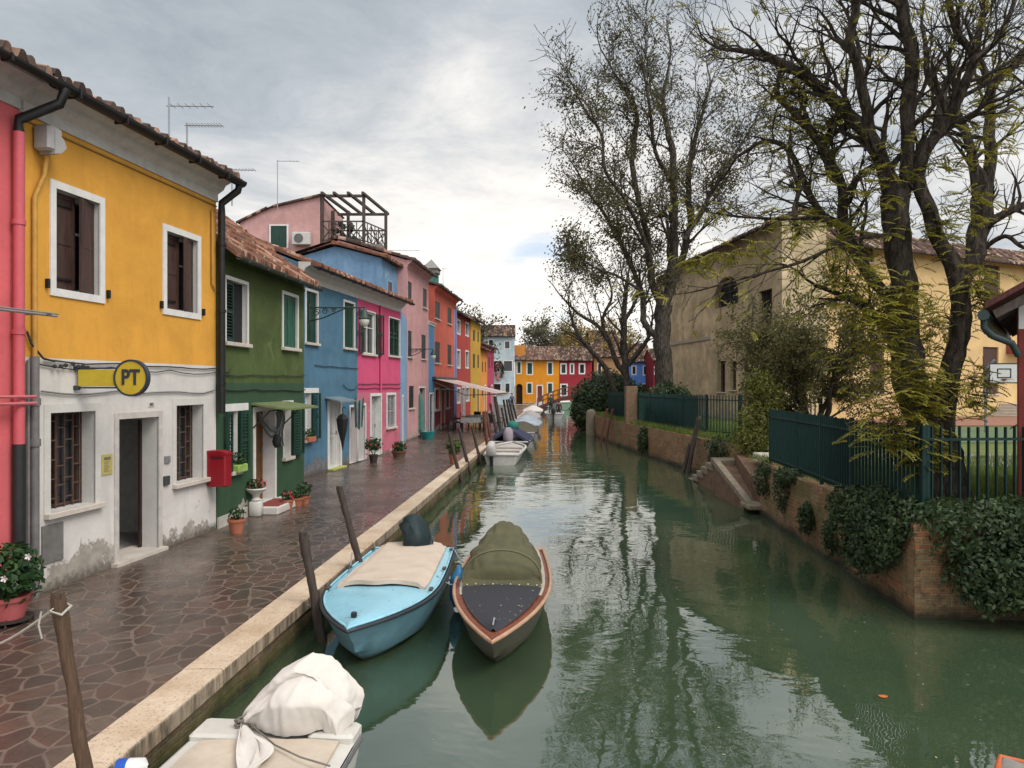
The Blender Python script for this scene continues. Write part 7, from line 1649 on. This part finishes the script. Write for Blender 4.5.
# --- shrubs: many small leaves in overlapping lumps
def shrub(name, label, blobs, lm, n, s, seed, mats=None, cat='bush', stems=True, group=None, asp=.5, shell=.55):
    r_ = random.Random(seed); b = MB(); tot = sum(a[1][0] * a[1][2] for a in blobs); c0 = V(blobs[0][0]); r = thing(name, label, cat, c0, 0, group)
    for c, rad in blobs:
        k = int(n * rad[0] * rad[2] / tot)
        for _ in range(k):
            while True:
                d = V((r_.uniform(-1, 1), r_.uniform(-1, 1), r_.uniform(-1, 1)))
                if .05 < d.length < 1: break
            d = d.normalized(); q = shell + (1 - shell) * r_.random(); p = V((d.x * rad[0], d.y * rad[1], d.z * rad[2])) * q * (1 + .28 * noise.noise((V(c) + d * 1.2) * 2.2) + .12 * noise.noise((V(c) + d) * 7)) + V(c) - c0
            nn = (d + V((r_.uniform(-1, 1), r_.uniform(-1, 1), r_.uniform(-.6, 1)))).normalized(); a = nn.orthogonal().normalized(); a.rotate(Matrix.Rotation(r_.random() * 6.28, 3, nn)); w = nn.cross(a); l = s * r_.uniform(.6, 1.4)
            b.poly([p - a * l, p + w * l * asp, p + a * l, p - w * l * asp])
    b.build('foliage', lm, r)
    m = MB()
    for c, rad in blobs:
        for k in range(7):
            e = V((r_.uniform(-.8, .8) * rad[0], r_.uniform(-.8, .8) * rad[1], r_.uniform(.1, .8) * rad[2])); f0 = V(c) - c0 - V((0, 0, rad[2] * .9)); m.tube([f0, f0.lerp(V(c) - c0 + e, .5) + V((r_.uniform(-.1, .1) * rad[0], 0, 0)), V(c) - c0 + e], [.02 * s * 25 * .5, .012 * s * 12, .004], 5)
    m.build('stems', BARK, r)
    return r
shrub('overhanging_bush', 'large dark leafy shrub spilling over the corner of the near brick wall at right', [((5.95, 9.35, .78), (.75, .45, .45)), ((6.7, 9.3, .85), (.9, .42, .42)), ((7.5, 9.2, .7), (.9, .42, .5)), ((5.85, 9.25, .30), (.50, .36, .42)), ((6.45, 9.1, .30), (.75, .36, .45)), ((7.3, 9.0, .15), (.8, .38, .5)), ((6.0, 9.2, .0), (.42, .3, .28)), ((6.9, 9.0, -.05), (.45, .32, .3)), ((8.3, 9.1, .4), (.9, .4, .7)), ((5.6, 9.6, .95), (.4, .45, .22))], LFD, 22000, .036, 2)
shrub('overhanging_bush', 'rounded dark shrub hanging over the near wall left of its corner', [((5.10, 10.7, .62), (.38, .6, .46)), ((5.08, 11.15, .78), (.34, .42, .36)), ((5.08, 10.2, .52), (.36, .45, .46)), ((5.35, 10.8, .95), (.40, .6, .22)), ((4.98, 10.6, .25), (.30, .45, .36)), ((5.25, 9.95, .80), (.35, .35, .32))], LFD, 12000, .034, 3)
g = 'tufts growing out of the near canal wall'
for (px, py, Y, rx, rz, lab) in ((832, 536, 12.45, .17, .36, 'long dark ivy tuft on the near wall, nearest the rounded shrub'), (806, 519, 13.7, .17, .30, 'oval dark tuft halfway along the near wall'), (782, 492, 15.3, .22, .45, 'ivy tuft hanging down the near wall right of the steps'), (763, 480, 16.8, .24, .42, 'dark ivy tuft hanging over the near end of the steps'), (790, 476, 15.0, .4, .16, 'low greenery creeping on the wall top at the railing foot')):
    c = at(px, py, Y); shrub('ivy_tuft', lab, [((c.x, c.y, c.z), (rx, rx * 1.3, rz)), ((c.x + .03, c.y, c.z + rz * .6), (rx * .8, rx, rz * .5))], LFD, 900, .032, int(px), group=g)
for (px, py, Y, rx, rz, lab) in ((643, 440, 31.6, .26, .62, 'dark tuft on the far canal wall below the railing'), (727, 449, 23.6, .75, .45, 'dark ivy mass on the wall behind the stone steps')):
    c = at(px, py, Y); shrub('ivy_tuft', lab, [((c.x, c.y, c.z), (rx, rx, rz))], LFD, 1000, .055, int(px), group='tufts on the far canal wall')
c = at(758, 425, 20.5)
shrub('yellow_green_shrub', 'loose yellow green shrub standing left of the near railing', [((c.x, 20.4, 1.5), (.72, .5, .8)), ((c.x - .25, 20.3, 1.05), (.6, .5, .6)), ((c.x + .22, 20.6, 2.2), (.62, .5, .6)), ((c.x - .05, 20.3, 2.6), (.48, .4, .5))], LFY, 9000, .055, 6, shell=.2, asp=.3)
shrub('dark_hedge', 'big dark green bush hanging over the water at the end of the right wall', [((X(608, 50), 51, 1.7), (2.4, 2.0, 1.9)), ((X(592, 50), 50, 1.1), (1.3, 1.4, 1.5)), ((X(628, 50), 52, 1.9), (1.8, 1.4, 1.1)), ((X(582, 50), 50.5, .9), (.8, .8, 1.3)), ((X(612, 50), 52, 2.5), (1.5, 1.2, 1.0)), ((X(641, 48), 50, 1.5), (1.2, 1.2, .8)), ((X(590, 49), 49.5, .6), (1.0, .8, 1.1))], LFD, 16000, .12, 8)
shrub('trunk_shrub', 'low dark shrub round the foot of the tallest tree', [((X(664, 36.5), 36.3, 1.9), (1.0, .8, .9)), ((X(680, 36.5), 36.3, 1.9), (.55, .6, .75)), ((X(650, 36.5), 36.3, 1.7), (.6, .6, .6))], LFD, 3500, .08, 9)
